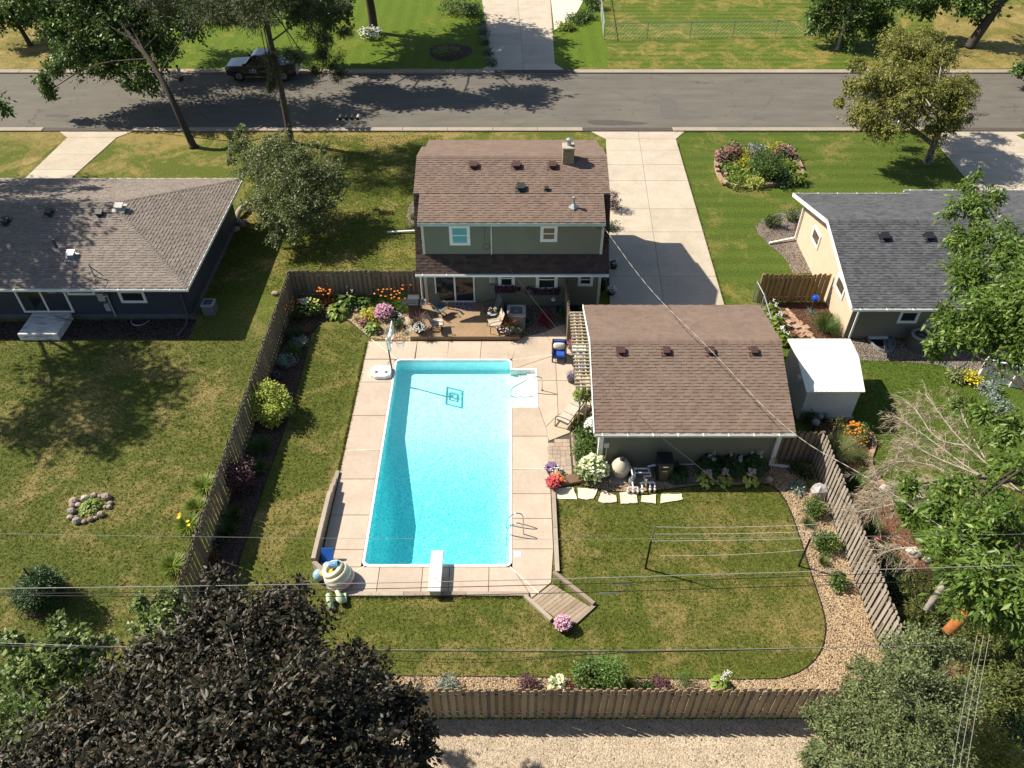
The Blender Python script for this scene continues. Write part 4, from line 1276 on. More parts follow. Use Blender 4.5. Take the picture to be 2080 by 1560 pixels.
# windows of the dormer and the ground floor
def win_px(x0, x1, y0, y1, y, glass, frame=WHITE, **k):
    a, b = WY(x0, y1, y), WY(x1, y0, y)
    return window(H, ((a.x + b.x) / 2, y, (a.z + b.z) / 2), abs(b.x - a.x), abs(b.z - a.z), (0, -1, 0), frame, glass, **k)
win_px(914, 954, 457, 497, yd, GLASS_BLUE)
win_px(1097, 1133, 457, 490, yd, GLASS_BROWN)
win_px(1012, 1046, 545, 583, yw, GLASS, fr=.11)
win_px(1088, 1134, 545, 588, yw, GLASS, fr=.11)
win_px(1173, 1206, 553, 580, yw, GLASS, fr=.10)
# sliding door
a, b = WY(886, 613, yw), WY(963, 550, yw)
dz0, dz1 = .27, 2.32
dx0, dx1 = a.x, b.x
d = MB()
d.box(dx0, dx0 + .07, yw - .06, yw + .02, dz0, dz1).box(dx1 - .07, dx1, yw - .06, yw + .02, dz0, dz1).box(dx0 + .07, dx1 - .07, yw - .06, yw + .02, dz1 - .07, dz1).box(dx0 + .07, dx1 - .07, yw - .06, yw + .02, dz0, dz0 + .07)
dm_ = (dx0 + dx1) / 2
dfr = d.build('sliding_door', WHITE, H)
MB().box(dm_ - .04, dm_ + .04, yw - .05, yw, dz0 + .07, dz1 - .07).build('door_stile', WHITE, dfr)
for p, q, mt in ((dx0 + .07, dm_ - .04, GLASS), (dm_ + .04, dx1 - .07, GLASS)):
    MB().box(p, q, yw - .03, yw - .018, dz0 + .07, dz1 - .07).build('pane', mt, dfr)
MB().box(dx0 + .12, dx0 + .50, yw - .017, yw - .014, dz0 + .1, dz1 - .1).build('curtain', M('curtain_grey', (.22, .25, .27), rough=.9), dfr)
MB().box(dx1 - .13, dx1 - .09, yw - .09, yw - .06, 1.15, 1.4).build('handle', BLACKPL, dfr)
for nm, (px0, px1, py) in {'a': (1006, 1048, 583), 'b': (1084, 1136, 588)}.items():
    a, b = WY(px0, py, yw - .14), WY(px1, py, yw - .14)
    bx = MB().box(a.x, b.x, yw - .26, yw - .02, a.z - .26, a.z - .06).build('window_box', BLACKPL, H)
    n = 420
    P = np.stack([a.x + RNG.random(n) * (b.x - a.x), yw - .32 + .30 * RNG.random(n), a.z - .16 + .24 * RNG.random(n)], 1)
    V, F = leaf_geo(P, RNG.normal(size=(n, 3)) + np.array([0, -.8, -.2]), RNG.normal(size=(n, 3)) + np.array([0, 0, .8]), np.full(n, .09), np.full(n, .06))
    mesh_obj('foliage', V, F, LF_PURPLE, bx)
    V, F = flowers_geo(P[:70] + np.array([0, -.03, -.02]), .07); mesh_obj('flower', V, F, leafmat('petal_plum', (.20, .07, .18), (.30, .12, .27), (.40, .18, .34)), bx)['kind'] = 'stuff'
# chimney and roof fittings
nrm = Vector((0, -.2786, 1)).normalized(); p0 = Vector((0, 34.62, 6.33))
cb = on_plane(1154, 333, p0, nrm)
chw, chd, chh = .52, .56, .74
ch = MB().box(cb.x - chw / 2 + .02, cb.x + chw / 2 - .02, cb.y - .02, cb.y + chd - .04, cb.z - .4, cb.z + chh).build('chimney', MORTAR, H)
mesh_cache = {}
bm_ = MB()
for j in range(10):
    z = cb.z - .25 + j * .098
    for face in range(4):
        L = chw if face % 2 == 0 else chd
        x = (-.11 if j % 2 else 0)
        while x < L - .02:
            x0_, x1_ = max(0, x), min(L, x + .215); x += .225
            if x1_ - x0_ < .04: continue
            if face == 0: bm_.box(cb.x - chw / 2 + x0_, cb.x - chw / 2 + x1_, cb.y - .035, cb.y + .02, z, z + .086)
            elif face == 2: bm_.box(cb.x - chw / 2 + x0_, cb.x - chw / 2 + x1_, cb.y + chd - .06, cb.y + chd - .02, z, z + .086)
            elif face == 1: bm_.box(cb.x + chw / 2 - .05, cb.x + chw / 2, cb.y - .03 + x0_, cb.y - .03 + x1_, z, z + .086)
            else: bm_.box(cb.x - chw / 2, cb.x - chw / 2 + .05, cb.y - .03 + x0_, cb.y - .03 + x1_, z, z + .086)
bm_.build('brickwork', BRICK_TAN, ch, kind='stuff')
MB().bbox(cb.x - chw / 2 - .03, cb.x + chw / 2 + .03, cb.y - .06, cb.y + chd, cb.z + chh, cb.z + chh + .07, .02).build('chimney_crown', M('crown_mortar', (.42, .37, .28), rough=.9), ch)
MB().lathe([(.10, 0), (.10, .22), (.16, .24), (.16, .30), (.02, .36)], (cb.x + .02, cb.y + chd / 2, cb.z + chh + .07), 12).build('flue_cap', GALV, ch)
for px, py in ((962, 339), (1049, 339), (1122, 339)): box_vent(H, on_plane(px, py, p0, nrm), (.34, .36, .20), VENT_BR, math.atan(.2786))
box_vent(H, on_plane(1058, 384, p0, nrm), (.34, .36, .20), VENT_BK, math.atan(.2786))
q = on_plane(1110, 386, p0, nrm); box_vent(H, q, (.18, .18, .16), VENT_BK, math.atan(.2786))
q = on_plane(1165, 421, p0, nrm)
fl = MB().lathe([(.24, .0), (.06, .20), (.06, .22)], q, 4).build('flashing', GALV, H)
MB().lathe([(.055, .0), (.055, .45), (.085, .46), (.085, .52), (.03, .54)], q, 10).build('vent_pipe', GALV, fl, smooth=False)
# meter, conduits, lamp, plaque, dryer hood, hoses on the rear wall
x = WY(1000, 575, yw).x
mt = MB().box(x - .13, x + .13, yw - .14, yw, 1.50, 1.95).build('electric_meter', GALV, H)
MB().lathe([(.085, 0), (.085, .06), (.05, .09)], (0, 0, 0), 12).v
MB().ell((x, yw - .15, 1.72), (.085, .05, .085), 12, 8).build('meter_glass', M('meter_face', (.35, .36, .36), rough=.2), mt)
MB().box(x - .12, x + .12, yw - .10, yw, .75, 1.32).build('meter_panel', M('panel_grey', (.20, .22, .21), rough=.5), mt)
pipe(H, [(x, yw - .05, 1.95), (x, yw - .05, 2.5)], .03, WHITE, 'conduit')
xm = WY(998, 480, yd).x
pipe(H, [(xm, yd - .06, 5.05), (xm, yd - .06, 3.2)], .028, WHITE, 'conduit')
MB().torus((xm - .24, yd - .05, 3.62), .16, .008, 20, 5, (0, 1, 0)).build('cable_loop', WIRE_BK, H)
MB().tube([(xm - .30, yd - .03, 5.0), (xm - .31, yd - .03, 3.95)], .008, 4).build('wall_cable', WIRE_BK, H)
MB().torus((4.02, yd - .08, 4.75), .17, .01, 16, 5, (0, 1, 0), .5, 4.6).build('drip_loop', WIRE_BK, H)
x = WY(977, 566, yw).x; MB().box(x - .18, x + .18, yw - .03, yw - .012, 1.98, 2.14).build('wall_plaque', M('plaque_cream', (.66, .62, .50), rough=.7), H)
x = WY(971, 560, yw).x; MB().lathe([(.05, 0), (.09, .06), (.09, .20), (.03, .26)], (x, yw - .12, 2.14), 10).build('wall_lantern', BLACKPL, H)
for px, w_, z in ((1043, .16, .95), (1054, .16, .98)):
    x = WY(px, 600, yw).x; MB().box(x - w_ / 2, x + w_ / 2, yw - .12, yw, z, z + .34 * (1 if px < 1050 else .5)).build('switch_box', M('box_grey', (.33, .34, .33), rough=.5) if px < 1050 else BLACKPL, H)
x = WY(1124, 612, yw).x
MB().lathe([(.02, 0), (.10, .02), (.13, .08), (.10, .14)], (x, yw - .12, .42), 12).build('vent_hood', WHITE, H)
hose = MB()
xh = WY(1075, 597, yw).x
for i in range(6): hose.torus((xh, yw - .10 - .018 * (i % 3), 1.0 - .01 * i), .22 - .012 * i, .013, 22, 5, (0, 1, .1))
hr = hose.build('hose_coil', M('hose_dark', (.035, .055, .07), rough=.5), H)
MB().box(xh - .1, xh + .1, yw - .14, yw, 1.10, 1.20).build('hose_hanger', BLACKPL, hr)
MB().box(-.8 + 3.0, 3.3, yw - .55, yw - .02, -.02, .03).build('window_well', BLACKPL, H)
pipe(H, [(-4.4, 31.0, 2.4), (-4.4, 31.2, 2.2), (-4.4, 31.2, .25), (-4.55, 31.2, .15)], .045, WHITE)
a, b = G(842, 469, .12), G(787, 472, .08)
MB().beam((a.x, a.y, .12), (b.x, b.y, .09), .10, .08).build('downspout_extension', WHITE, H)

# ---------------- the garage
GR = thing('garage', 'sage green detached garage with brown shingle roof beside the pool', 'garage', (7, 24, 0))
MB().box(3.45, 10.42, 20.85, 27.85, 0, 2.36).build('wall', SIDE_GREEN, GR)
clapboard(GR, (3.45, 20.85), (10.42, 20.85), .10, 2.36, SIDE_GREEN)
m = MB().add([(3.45, 20.85, 2.36), (3.45, 27.85, 2.36), (3.45, 24.25, 3.45), (10.42, 20.85, 2.36), (10.42, 27.85, 2.36), (10.42, 24.25, 3.45)], [(0, 1, 2), (5, 4, 3), (0, 2, 5, 3), (2, 1, 4, 5)])
m.build('gable_wall', SIDE_GREEN, GR)
gf = [(3.11, 20.36, 2.40), (10.68, 20.36, 2.40), (10.80, 24.25, 3.62), (3.14, 24.25, 3.62)]
gb = [(3.20, 28.2, 2.40), (11.12, 28.2, 2.40), (10.80, 24.25, 3.62), (3.14, 24.25, 3.62)]
RG_ = slab_roof(GR, [gf, gb], SH_BROWN, .13)
shingles(RG_, *gf, SH_BROWN, single=300, seed=21); shingles(RG_, *gb, SH_BROWN, seed=22)
ridge_caps(RG_, (3.14, 24.25, 3.63), (10.80, 24.25, 3.63), SH_BROWN, .17)
gutter(GR, (3.11, 20.29, 2.33), (10.70, 20.29, 2.33), WHITE, hang=.95)
m = MB()
m.beam((3.09, 20.36, 2.36), (3.12, 24.25, 3.57), .03, .17).beam((3.12, 24.25, 3.57), (3.18, 28.2, 2.36), .03, .17)
m.build('rake_board', WHITE, GR)
MB().box(3.38, 3.56, 20.80, 20.98, 0, 2.36).build('corner_board', WHITE, GR)
MB().box(10.32, 10.45, 20.81, 20.95, 0, 2.36).build('corner_board', WHITE, GR)
ng = Vector((0, -(3.62 - 2.40) / (24.25 - 20.36), 1)).normalized(); pg = Vector((3.11, 20.36, 2.40))
for px in (1262, 1353, 1443, 1531): box_vent(GR, on_plane(px, 716, pg, ng), (.27, .30, .17), VENT_BR, math.atan(.313))
ds = MB()
ds.beam((10.28, 20.32, 2.26), (10.28, 20.76, 2.02), .10, .08).beam((10.28, 20.77, 2.04), (10.28, 20.77, .16), .08, .10, (0, 1, 0)).beam((10.24, 20.74, .16), (11.1, 20.66, .10), .08, .09)
ds.build('downspout', PVC, GR)
MB().tube([(5.6, 20.78, .12), (10.1, 20.78, .12)], .03, 6).build('wall_pipe', PVC, GR)
MB().box(3.60, 3.78, 20.74, 20.85, 1.15, 1.38).build('outlet_box', M('box_pale', (.6, .6, .56), rough=.5), GR)
MB().tube([(3.70, 20.78, 1.15), (3.70, 20.78, .35)], .02, 6).box(3.60, 3.80, 20.66, 20.80, .18, .36).build('conduit', M('box_pale', (.6, .6, .56)), GR)

# ---------------- the low slate-blue house on the left
L_ = thing('house', 'low dark slate house with grey-brown hip roof at the left edge', 'house', (-22, 34.5, 0))
MB().box(-46, -15.58, 30.3, 38.9, 0, 2.34).build('wall', SIDE_NAVY, L_)
clapboard(L_, (-30, 30.3), (-15.58, 30.3), .3, 2.34, SIDE_NAVY, .17); clapboard(L_, (-15.58, 30.3), (-15.58, 38.9), .3, 2.34, SIDE_NAVY, .17)
MB().box(-46.02, -15.56, 30.28, 38.92, 0, .28).build('foundation', M('foundation', (.10, .105, .12), rough=.9), L_)
yr, zr, xr_ = 34.6, 3.84, -19.85
hf = [(-46, 29.5, 2.40), (-14.98, 29.5, 2.40), (xr_, yr, zr), (-46, yr, zr)]
hb = [(-46, 39.7, 2.40), (-14.98, 39.7, 2.40), (xr_, yr, zr), (-46, yr, zr)]
hs = [(-14.98, 29.5, 2.40), (-14.98, 39.7, 2.40), (xr_, yr, zr)]
RL = slab_roof(L_, [hf, hb, hs], SH_TAN, .12)
fq = [(-27, 29.5, 2.40), hf[1], hf[2], (-27, yr, zr)]
shingles(RL, *fq, SH_TAN, single=300, seed=31, expo=.15)
shingles(RL, (-29, 39.7, 2.4), hb[1], hb[2], (-29, yr, zr), SH_TAN, seed=32, expo=.15)
shingles(RL, hs[1], hs[0], hs[2], hs[2], SH_TAN, seed=33, expo=.15)
ridge_caps(RL, (-29, yr, zr + .01), (xr_, yr, zr + .01), SH_TAN, .16)
ridge_caps(RL, (-15.0, 29.52, 2.42), (xr_, yr, zr + .01), SH_TAN, .14); ridge_caps(RL, (-15.0, 39.68, 2.42), (xr_, yr, zr + .01), SH_TAN, .14)
gutter(L_, (-46, 29.43, 2.33), (-14.92, 29.43, 2.33), WHITE); 
m = MB().beam((-14.95, 29.45, 2.34), (-14.95, 39.75, 2.34), .03, .14).beam((-46, 39.74, 2.34), (-14.93, 39.74, 2.34), .03, .14).build('fascia', WHITE, L_)
nl_ = Vector((0, -(zr - 2.4) / (yr - 29.5), 1)).normalized(); pl_ = Vector((-20, 29.5, 2.4)); sl_ = math.atan((zr - 2.4) / (yr - 29.5))
for px, py in ((12, 452), (100, 434), (203, 436)): box_vent(L_, on_plane(px, py, pl_, nl_), (.34, .36, .2), VENT_BK, sl_)
q = Vector((xr_ + .5, yr - .35, zr - .08)); box_vent(L_, q, (.42, .36, .2), VENT_PALE, sl_)
box_vent(L_, on_plane(146, 522, pl_, nl_), (.36, .38, .26), GALV, sl_)
q = on_plane(117, 506, pl_, nl_)
fl = MB().lathe([(.20, -.02), (.08, .05), (.08, .08)], q, 12).build('flashing', VENT_PALE, L_)
MB().lathe([(.06, .0), (.06, .55)], q, 10).build('vent_pipe', DKGREY, fl)
q = on_plane(192, 562, pl_, nl_)
ms = MB().tube([q, q + Vector((0, 0, .75))], .028, 6).build('service_mast', GALV, L_)
MB().tube([q + Vector((0, 0, .55)), q + Vector((.5, -.1, .12))], .02, 5).tube(smooth_line([q + Vector((0, 0, .7)), q + Vector((.35, -.5, .2)), q + Vector((.25, -.7, .0)), q + Vector((.45, -.8, -.1))], 2), .012, 4).build('service_cable', WIRE_BK, ms)
def winL(x0, x1, y0, y1, **k):
    a, b = WY(x0, y1, 30.3), WY(x1, y0, 30.3)
    return window(L_, ((a.x + b.x) / 2, 30.3, (a.z + b.z) / 2), abs(b.x - a.x), abs(b.z - a.z), (0, -1, 0), WHITE, GLASS, **k)
winL(139, 182, 568, 598, hung=False, fr=.08); winL(248, 284, 572, 614, fr=.09)
a, b = WY(55, 640, 30.3), WY(125, 575, 30.3)
dx0, dx1, dz0, dz1 = a.x, b.x, .42, 2.25
d = MB().box(dx0, dx0 + .09, 30.22, 30.31, dz0, dz1).box(dx1 - .09, dx1, 30.22, 30.31, dz0, dz1).box(dx0 + .09, dx1 - .09, 30.22, 30.31, dz1 - .09, dz1).box(dx0 + .09, dx1 - .09, 30.22, 30.31, dz0, dz0 + .08).build('sliding_door', WHITE, L_)
xm_ = (dx0 + dx1) / 2
MB().box(xm_ - .04, xm_ + .04, 30.23, 30.3, dz0 + .08, dz1 - .09).build('door_stile', WHITE, d)
for p, q in ((dx0 + .09, xm_ - .04), (xm_ + .04, dx1 - .09)): MB().box(p, q, 30.27, 30.285, dz0 + .08, dz1 - .09).build('pane', GLASS, d)
for i in range(9): MB().box(dx0 + .12 + i * .09, dx0 + .18 + i * .09, 30.262, 30.268, dz0 + .1, dz1 - .12).build('blind_slat', M('blind_dark', (.05, .055, .055), rough=.8), d) if i < 5 else None
# back step, electricity boxes, downspout
a0, b0 = G(37, 678, .0), G(128, 678, 0)
st = MB().bbox(G(42, 668, .40).x, G(122, 668, .40).x, 28.62, 30.22, .0, .38, .01).build('porch_step', WHITE_OLD, L_)
MB().tube(smooth_line([(-19.2, 29.9, .42), (-20.0, 29.4, .42), (-20.8, 29.5, .42), (-22.0, 29.9, .42)], 2), .018, 5).build('hose', M('hose_green_dark', (.02, .03, .03), rough=.5), st)
x = WY(212, 612, 30.3).x
eb = MB().box(x - .16, x + .16, 30.14, 30.3, 1.15, 1.6).build('electric_meter', VENT_PALE, L_)
MB().lathe([(.12, 0), (.12, .1)], (x + .26, 30.16, 1.45), 12).box(x - .02, x + .22, 30.16, 30.3, .55, .98).tube([(x + .3, 30.2, 1.45), (x + .3, 30.2, .2)], .035, 6).build('meter_panel', M('panel_pale', (.38, .39, .38)), eb)
MB().tube([(-15.75, 29.5, 2.28), (-15.75, 30.2, 2.1), (-15.75, 30.2, .3), (-15.7, 29.6, .12), (-15.9, 28.9, .06)], .05, 6).build('downspout', M('gutter_slate', (.06, .068, .085), rough=.5), L_, smooth=True)
for px in (285,): 
    c = G(px, 650, .05); MB().torus((c.x, 30.12, .04), .42, .025, 18, 6, (0, 0, 1), PI, 2 * PI).build('window_well', GALV, L_)

# ---------------- the cream house on the right
RH = thing('house', 'cream walled house with charcoal shingle roof on the right', 'house', (22, 33, 0))
xw, yf_, yb_ = 15.72, 28.78, 37.4
MB().box(xw, 40, yf_, yb_, 0, 2.34).build('wall', SIDE_TAUPE, RH)
m = MB().add([(xw - .02, yf_, 0), (xw - .02, yb_, 0), (xw - .02, yb_, 2.34), (xw - .02, 33.05, 3.60), (xw - .02, yf_, 2.34), (xw + .15, yf_ + .001, 0), (xw + .15, yb_, 0), (xw + .15, yb_, 2.34), (xw + .15, 33.05, 3.60), (xw + .15, yf_ + .001, 2.34)],
             [(0, 4, 3, 2, 1), (5, 6, 7, 8, 9), (0, 5, 9, 4), (4, 9, 8, 3), (3, 8, 7, 2), (2, 7, 6, 1)])
m.build('gable_wall', STUCCO, RH)
clapboard(RH, (xw + .1, yf_), (40, yf_), .15, 2.34, SIDE_TAUPE, .18)
rf = [(15.22, 28.02, 2.40), (40, 28.02, 2.40), (40, 33.05, 3.80), (15.22, 33.05, 3.80)]
rb = [(15.22, 38.05, 2.40), (21.5, 38.05, 2.40), (21.5, 33.05, 3.80), (15.22, 33.05, 3.80)]
rb2 = [(21.5, 38.7, 2.22), (40, 38.7, 2.22), (40, 33.05, 3.80), (21.5, 33.05, 3.80)]
RR = slab_roof(RH, [rf, rb, rb2], SH_GREY, .12)
shingles(RR, rf[0], (31, 28.02, 2.4), (31, 33.05, 3.8), rf[3], SH_GREY, single=300, seed=41, expo=.15)
shingles(RR, *rb, SH_GREY, seed=42, expo=.15)
shingles(RR, rb2[0], (31, 38.7, 2.22), (31, 33.05, 3.8), rb2[3], SH_GREY, seed=43, expo=.15)
ridge_caps(RR, (15.22, 33.05, 3.81), (31, 33.05, 3.81), SH_GREY, .16)
gutter(RH, (15.2, 27.95, 2.33), (40, 27.95, 2.33), WHITE); gutter(RH, (15.2, 38.12, 2.33), (21.5, 38.12, 2.33), WHITE); gutter(RH, (21.5, 38.78, 2.16), (40, 38.78, 2.16), WHITE)
m = MB().beam((15.19, 28.0, 2.33), (15.19, 33.05, 3.73), .03, .2).beam((15.19, 33.05, 3.73), (15.19, 38.1, 2.33), .03, .2).build('rake_board', WHITE, RH)
MB().add([(15.21, 28.05, 2.29), (15.70, 28.05, 2.29), (15.70, 33.05, 3.66), (15.21, 33.05, 3.66), (15.70, 38.05, 2.29), (15.21, 38.05, 2.29)], [(0, 3, 2, 1), (3, 5, 4, 2)]).build('soffit', WHITE, RH)
for c4 in ([(1660, 457), (1671, 474), (1662, 500), (1652, 474)], [(1707, 561), (1719, 583), (1712, 607), (1700, 575)]):
    W4 = [WX(px, py, xw) for px, py in c4]
    cy = sum(p.y for p in W4) / 4; cz = sum(p.z for p in W4) / 4
    window(RH, (xw - .02, cy, min(cz, 1.75)), 1.15, .78, (-1, 0, 0), WHITE, GLASS_BROWN, fr=.09, hung=False)
a, b = WY(1820, 655, yf_), WY(1873, 626, yf_)
window(RH, ((a.x + b.x) / 2, yf_, (a.z + 2.2) / 2), b.x - a.x, 2.2 - a.z, (0, -1, 0), WHITE, GLASS, fr=.09)
MB().beam((15.95, 28.0, 2.26), (15.95, 28.66, 2.0), .09, .08).beam((15.95, 28.7, 2.02), (15.95, 28.7, .1), .08, .09, (0, 1, 0)).build('downspout', WHITE, RH)
MB().beam((xw - .10, 37.2, 2.2), (xw - .10, 37.2, .2), .09, .08, (0, 1, 0)).beam((15.5, 38.0, 2.3), (xw - .10, 37.2, 2.16), .09, .08).beam((xw - .10, 37.2, .18), (14.1, 36.8, .10), .09, .08).build('downspout', WHITE, RH)
nr_ = Vector((0, -1.4 / 5.03, 1)).normalized(); pr_ = Vector((20, 28.02, 2.4))
for px, py in ((1797, 484), (1887, 484)): box_vent(RH, on_plane(px, py, pr_, nr_), (.36, .4, .2), BLACKPL, math.atan(1.4 / 5.03))
nb_ = Vector((0, 1.4 / 5.0, 1)).normalized()
MB().torus((23.0, 35.3, 3.35), .22, .02, 16, 5, (0, .28, 1)).torus((23.45, 35.1, 3.40), .22, .02, 16, 5, (0, .28, 1)).build('cable_coil', WIRE_BK, RH)
MB().lathe([(.04, 0), (.09, .03), (.09, .1)], (16.4, yf_ - .12, 2.12), 10).build('flood_light', WHITE, RH)
MB().box(WY(1880, 668, yf_).x - .25, WY(1880, 668, yf_).x + .12, yf_ - .14, yf_, .75, 1.1).build('utility_box', M('panel_pale', (.38, .39, .38)), RH)

# ---------------- the white metal shed
SH = thing('shed', 'small white metal garden shed with low gable roof behind the garage', 'shed', (13.3, 24.9, 0))
MB().box(12.2, 14.40, 23.48, 26.3, 0, 1.84).build('wall', SHED_WALL, SH)
rib = MB()
for i in range(15): rib.box(12.24 + i * .15, 12.27 + i * .15, 23.474, 23.48, .05, 1.8)
for i in range(18): rib.box(12.194, 12.20, 23.55 + i * .155, 23.58 + i * .155, .05, 1.8)
rib.build('wall_rib', SHED_WALL, SH, kind='stuff')
f1 = [(11.97, 23.15, 1.87), (14.36, 23.15, 1.87), (14.62, 25.0, 2.14), (12.02, 25.0, 2.14)]
f2 = [(12.06, 26.5, 1.87), (14.80, 26.5, 1.87), (14.62, 25.0, 2.14), (12.02, 25.0, 2.14)]
rs = slab_roof(SH, [f1, f2], SHED, .06)
sm = MB()
for i in range(1, 12):
    k = i / 12
    A = Vector(f1[0]).lerp(Vector(f1[1]), k); Bq = Vector(f1[3]).lerp(Vector(f1[2]), k)
    sm.beam(A + Vector((0, 0, .006)), Bq + Vector((0, 0, .006)), .02, .012)
    A = Vector(f2[0]).lerp(Vector(f2[1]), k); sm.beam(A + Vector((0, 0, .006)), Bq + Vector((0, 0, .006)), .02, .012)
sm.build('roof_seam', SHED, rs)
MB().box(12.02, 12.20, 24.2, 24.45, 1.35, 1.62).build('wall_vent', M('vent_white', (.72, .75, .74)), SH)
MB().box(12.1, 14.5, 23.4, 26.4, -.02, .07).build('shed_floor', KERB, SH)
# ------------------------------------------------------------------ the pool
PL = thing('swimming_pool', 'rectangular in-ground pool of clear turquoise water with white coping', 'swimming pool', ((PX0 + PX1) / 2, (PY0 + PY1) / 2, 0))
def depth(x, y):
    sh, dp = .62, 1.50
    if y > 22.9: d = sh + (27.16 - y) * .02
    elif y > 18.9: d = sh + .085 + (22.9 - y) / 4.0 * (dp - sh - .085)
    elif y > 17.3: d = dp
    else: d = dp - (17.3 - y) / 1.18 * .45
    e = min(x - PX0, PX1 - x)
    if y < 22.9 and e < .8: d = min(d, .80 + e * 1.1)
    return -d
nx, ny = 24, 56
V = []; F = []
for j in range(ny + 1):
    for i in range(nx + 1):
        x = PX0 + (PX1 - PX0) * i / nx; y = PY0 + (PY1 - PY0) * j / ny
        V.append((x, y, depth(x, y)))
for j in range(ny):
    for i in range(nx):
        a = j * (nx + 1) + i; F.append((a, a + 1, a + nx + 2, a + nx + 1))
m = MB().add(V, F)
m.build('pool_floor', LINER, PL, smooth=True)
m = MB()
def wallstrip(pts, top=.02):
    for p, q in zip(pts[:-1], pts[1:]):
        m.add([(p[0], p[1], depth(*p) - .01), (q[0], q[1], depth(*q) - .01), (q[0], q[1], top), (p[0], p[1], top)], [(0, 1, 2, 3)])
yy = [PY0 + (PY1 - PY0) * j / ny for j in range(ny + 1)]; xx = [PX0 + (PX1 - PX0) * i / nx for i in range(nx + 1)]
wallstrip([(PX0, y) for y in yy]); wallstrip([(x, PY0) for x in xx]); wallstrip([(x, PY1) for x in xx])
wallstrip([(PX1, y) for y in yy if y <= SY0 + .02]); wallstrip([(PX1, y) for y in yy if y >= SY1 - .05])
r = .16
for cx_, cy_, sx_, sy_ in ((PX0, PY0, 1, 1), (PX1, PY0, -1, 1), (PX0, PY1, 1, -1), (PX1, PY1, -1, -1)):
    pts = []
    for k in range(7):
        t = PI / 2 * k / 6
        pts.append((cx_ + sx_ * (r - r * math.sin(t)), cy_ + sy_ * (r - r * math.cos(t))))
    wallstrip(pts)
m.build('pool_wall', LINER, PL)
# coping, open at the step bay
def rrect(x0, x1, y0, y1, r, n=6):
    out = []
    for cx_, cy_, a0 in ((x1 - r, y1 - r, 0), (x0 + r, y1 - r, 90), (x0 + r, y0 + r, 180), (x1 - r, y0 + r, 270)):
        for k in range(n + 1):
            t = math.radians(a0 + 90 * k / n); out.append((cx_ + r * math.cos(t), cy_ + r * math.sin(t)))
    return out
ci, co = rrect(PX0 + .012, PX1 - .012, PY0 + .012, PY1 - .012, .17), rrect(PX0 - .085, PX1 + .085, PY0 - .085, PY1 + .085, .26)
# the ring starts above the bay and ends below it
def ins_y(r_):
    k = max(range(len(r_)), key=lambda i: (r_[i][0], r_[i][1]))
    return r_
def open_ring(r_):
    i = max(range(len(r_)), key=lambda k: r_[k][0] + 1e-3 * r_[k][1])
    # order: right-top corner first in rrect
    return [(r_[0][0], SY1)] + r_ + [(r_[-1][0], SY0)]
ci, co = open_ring(ci), open_ring(co)
m = MB()
n = len(ci)
for k in range(n - 1):
    a, b, c, d = ci[k], ci[k + 1], co[k + 1], co[k]
    m.add([(*a, -.06), (*b, -.06), (*b, .052), (*a, .052), (*c, .048), (*d, .048), (*c, -.02), (*d, -.02)], [(0, 1, 2, 3), (3, 2, 4, 5), (5, 4, 6, 7)])
m.build('coping', STEPS, PL)
# step bay
m = MB()
dd = [.24, .38, .52]
w3 = (SX1 - PX1) / 3
for i, z in enumerate((-.32, -.23, -.15)):
    x0_ = PX1 + .002 + w3 * i
    m.box(x0_, x0_ + w3 - .002 if i < 2 else SX1, SY0, SY1, -1.0, z)
m.build('pool_steps', STEPS, PL)
m = MB().box(SX1, SX1 + .09, SY0 - .09, SY1 + .09, -.6, .045).box(PX1 - .012, SX1, SY1, SY1 + .09, -.9, .045).box(PX1 - .012, SX1, SY0 - .09, SY0, -.9, .045)
m.build('step_rim', STEPS, PL)
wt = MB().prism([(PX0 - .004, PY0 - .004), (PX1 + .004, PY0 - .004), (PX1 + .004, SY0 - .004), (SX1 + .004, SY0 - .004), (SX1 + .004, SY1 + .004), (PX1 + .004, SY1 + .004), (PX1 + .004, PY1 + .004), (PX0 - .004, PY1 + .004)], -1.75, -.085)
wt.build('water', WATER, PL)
# side hole of basin: outer shell so that no light leaks under the deck
sk = MB()
for p, q in zip([(PX0 - .09, PY0 - .09), (PX1 + .09, PY0 - .09), (PX1 + .09, SY0 - .10), (SX1 + .10, SY0 - .10), (SX1 + .10, SY1 + .10), (PX1 + .09, SY1 + .10), (PX1 + .09, PY1 + .09), (PX0 - .09, PY1 + .09)],
                [(PX1 + .09, PY0 - .09), (PX1 + .09, SY0 - .10), (SX1 + .10, SY0 - .10), (SX1 + .10, SY1 + .10), (PX1 + .09, SY1 + .10), (PX1 + .09, PY1 + .09), (PX0 - .09, PY1 + .09), (PX0 - .09, PY0 - .09)]):
    sk.add([(*p, -1.9), (*q, -1.9), (*q, -.001), (*p, -.001)], [(0, 1, 2, 3)])
sk.build('pool_shell', KERB, PL)
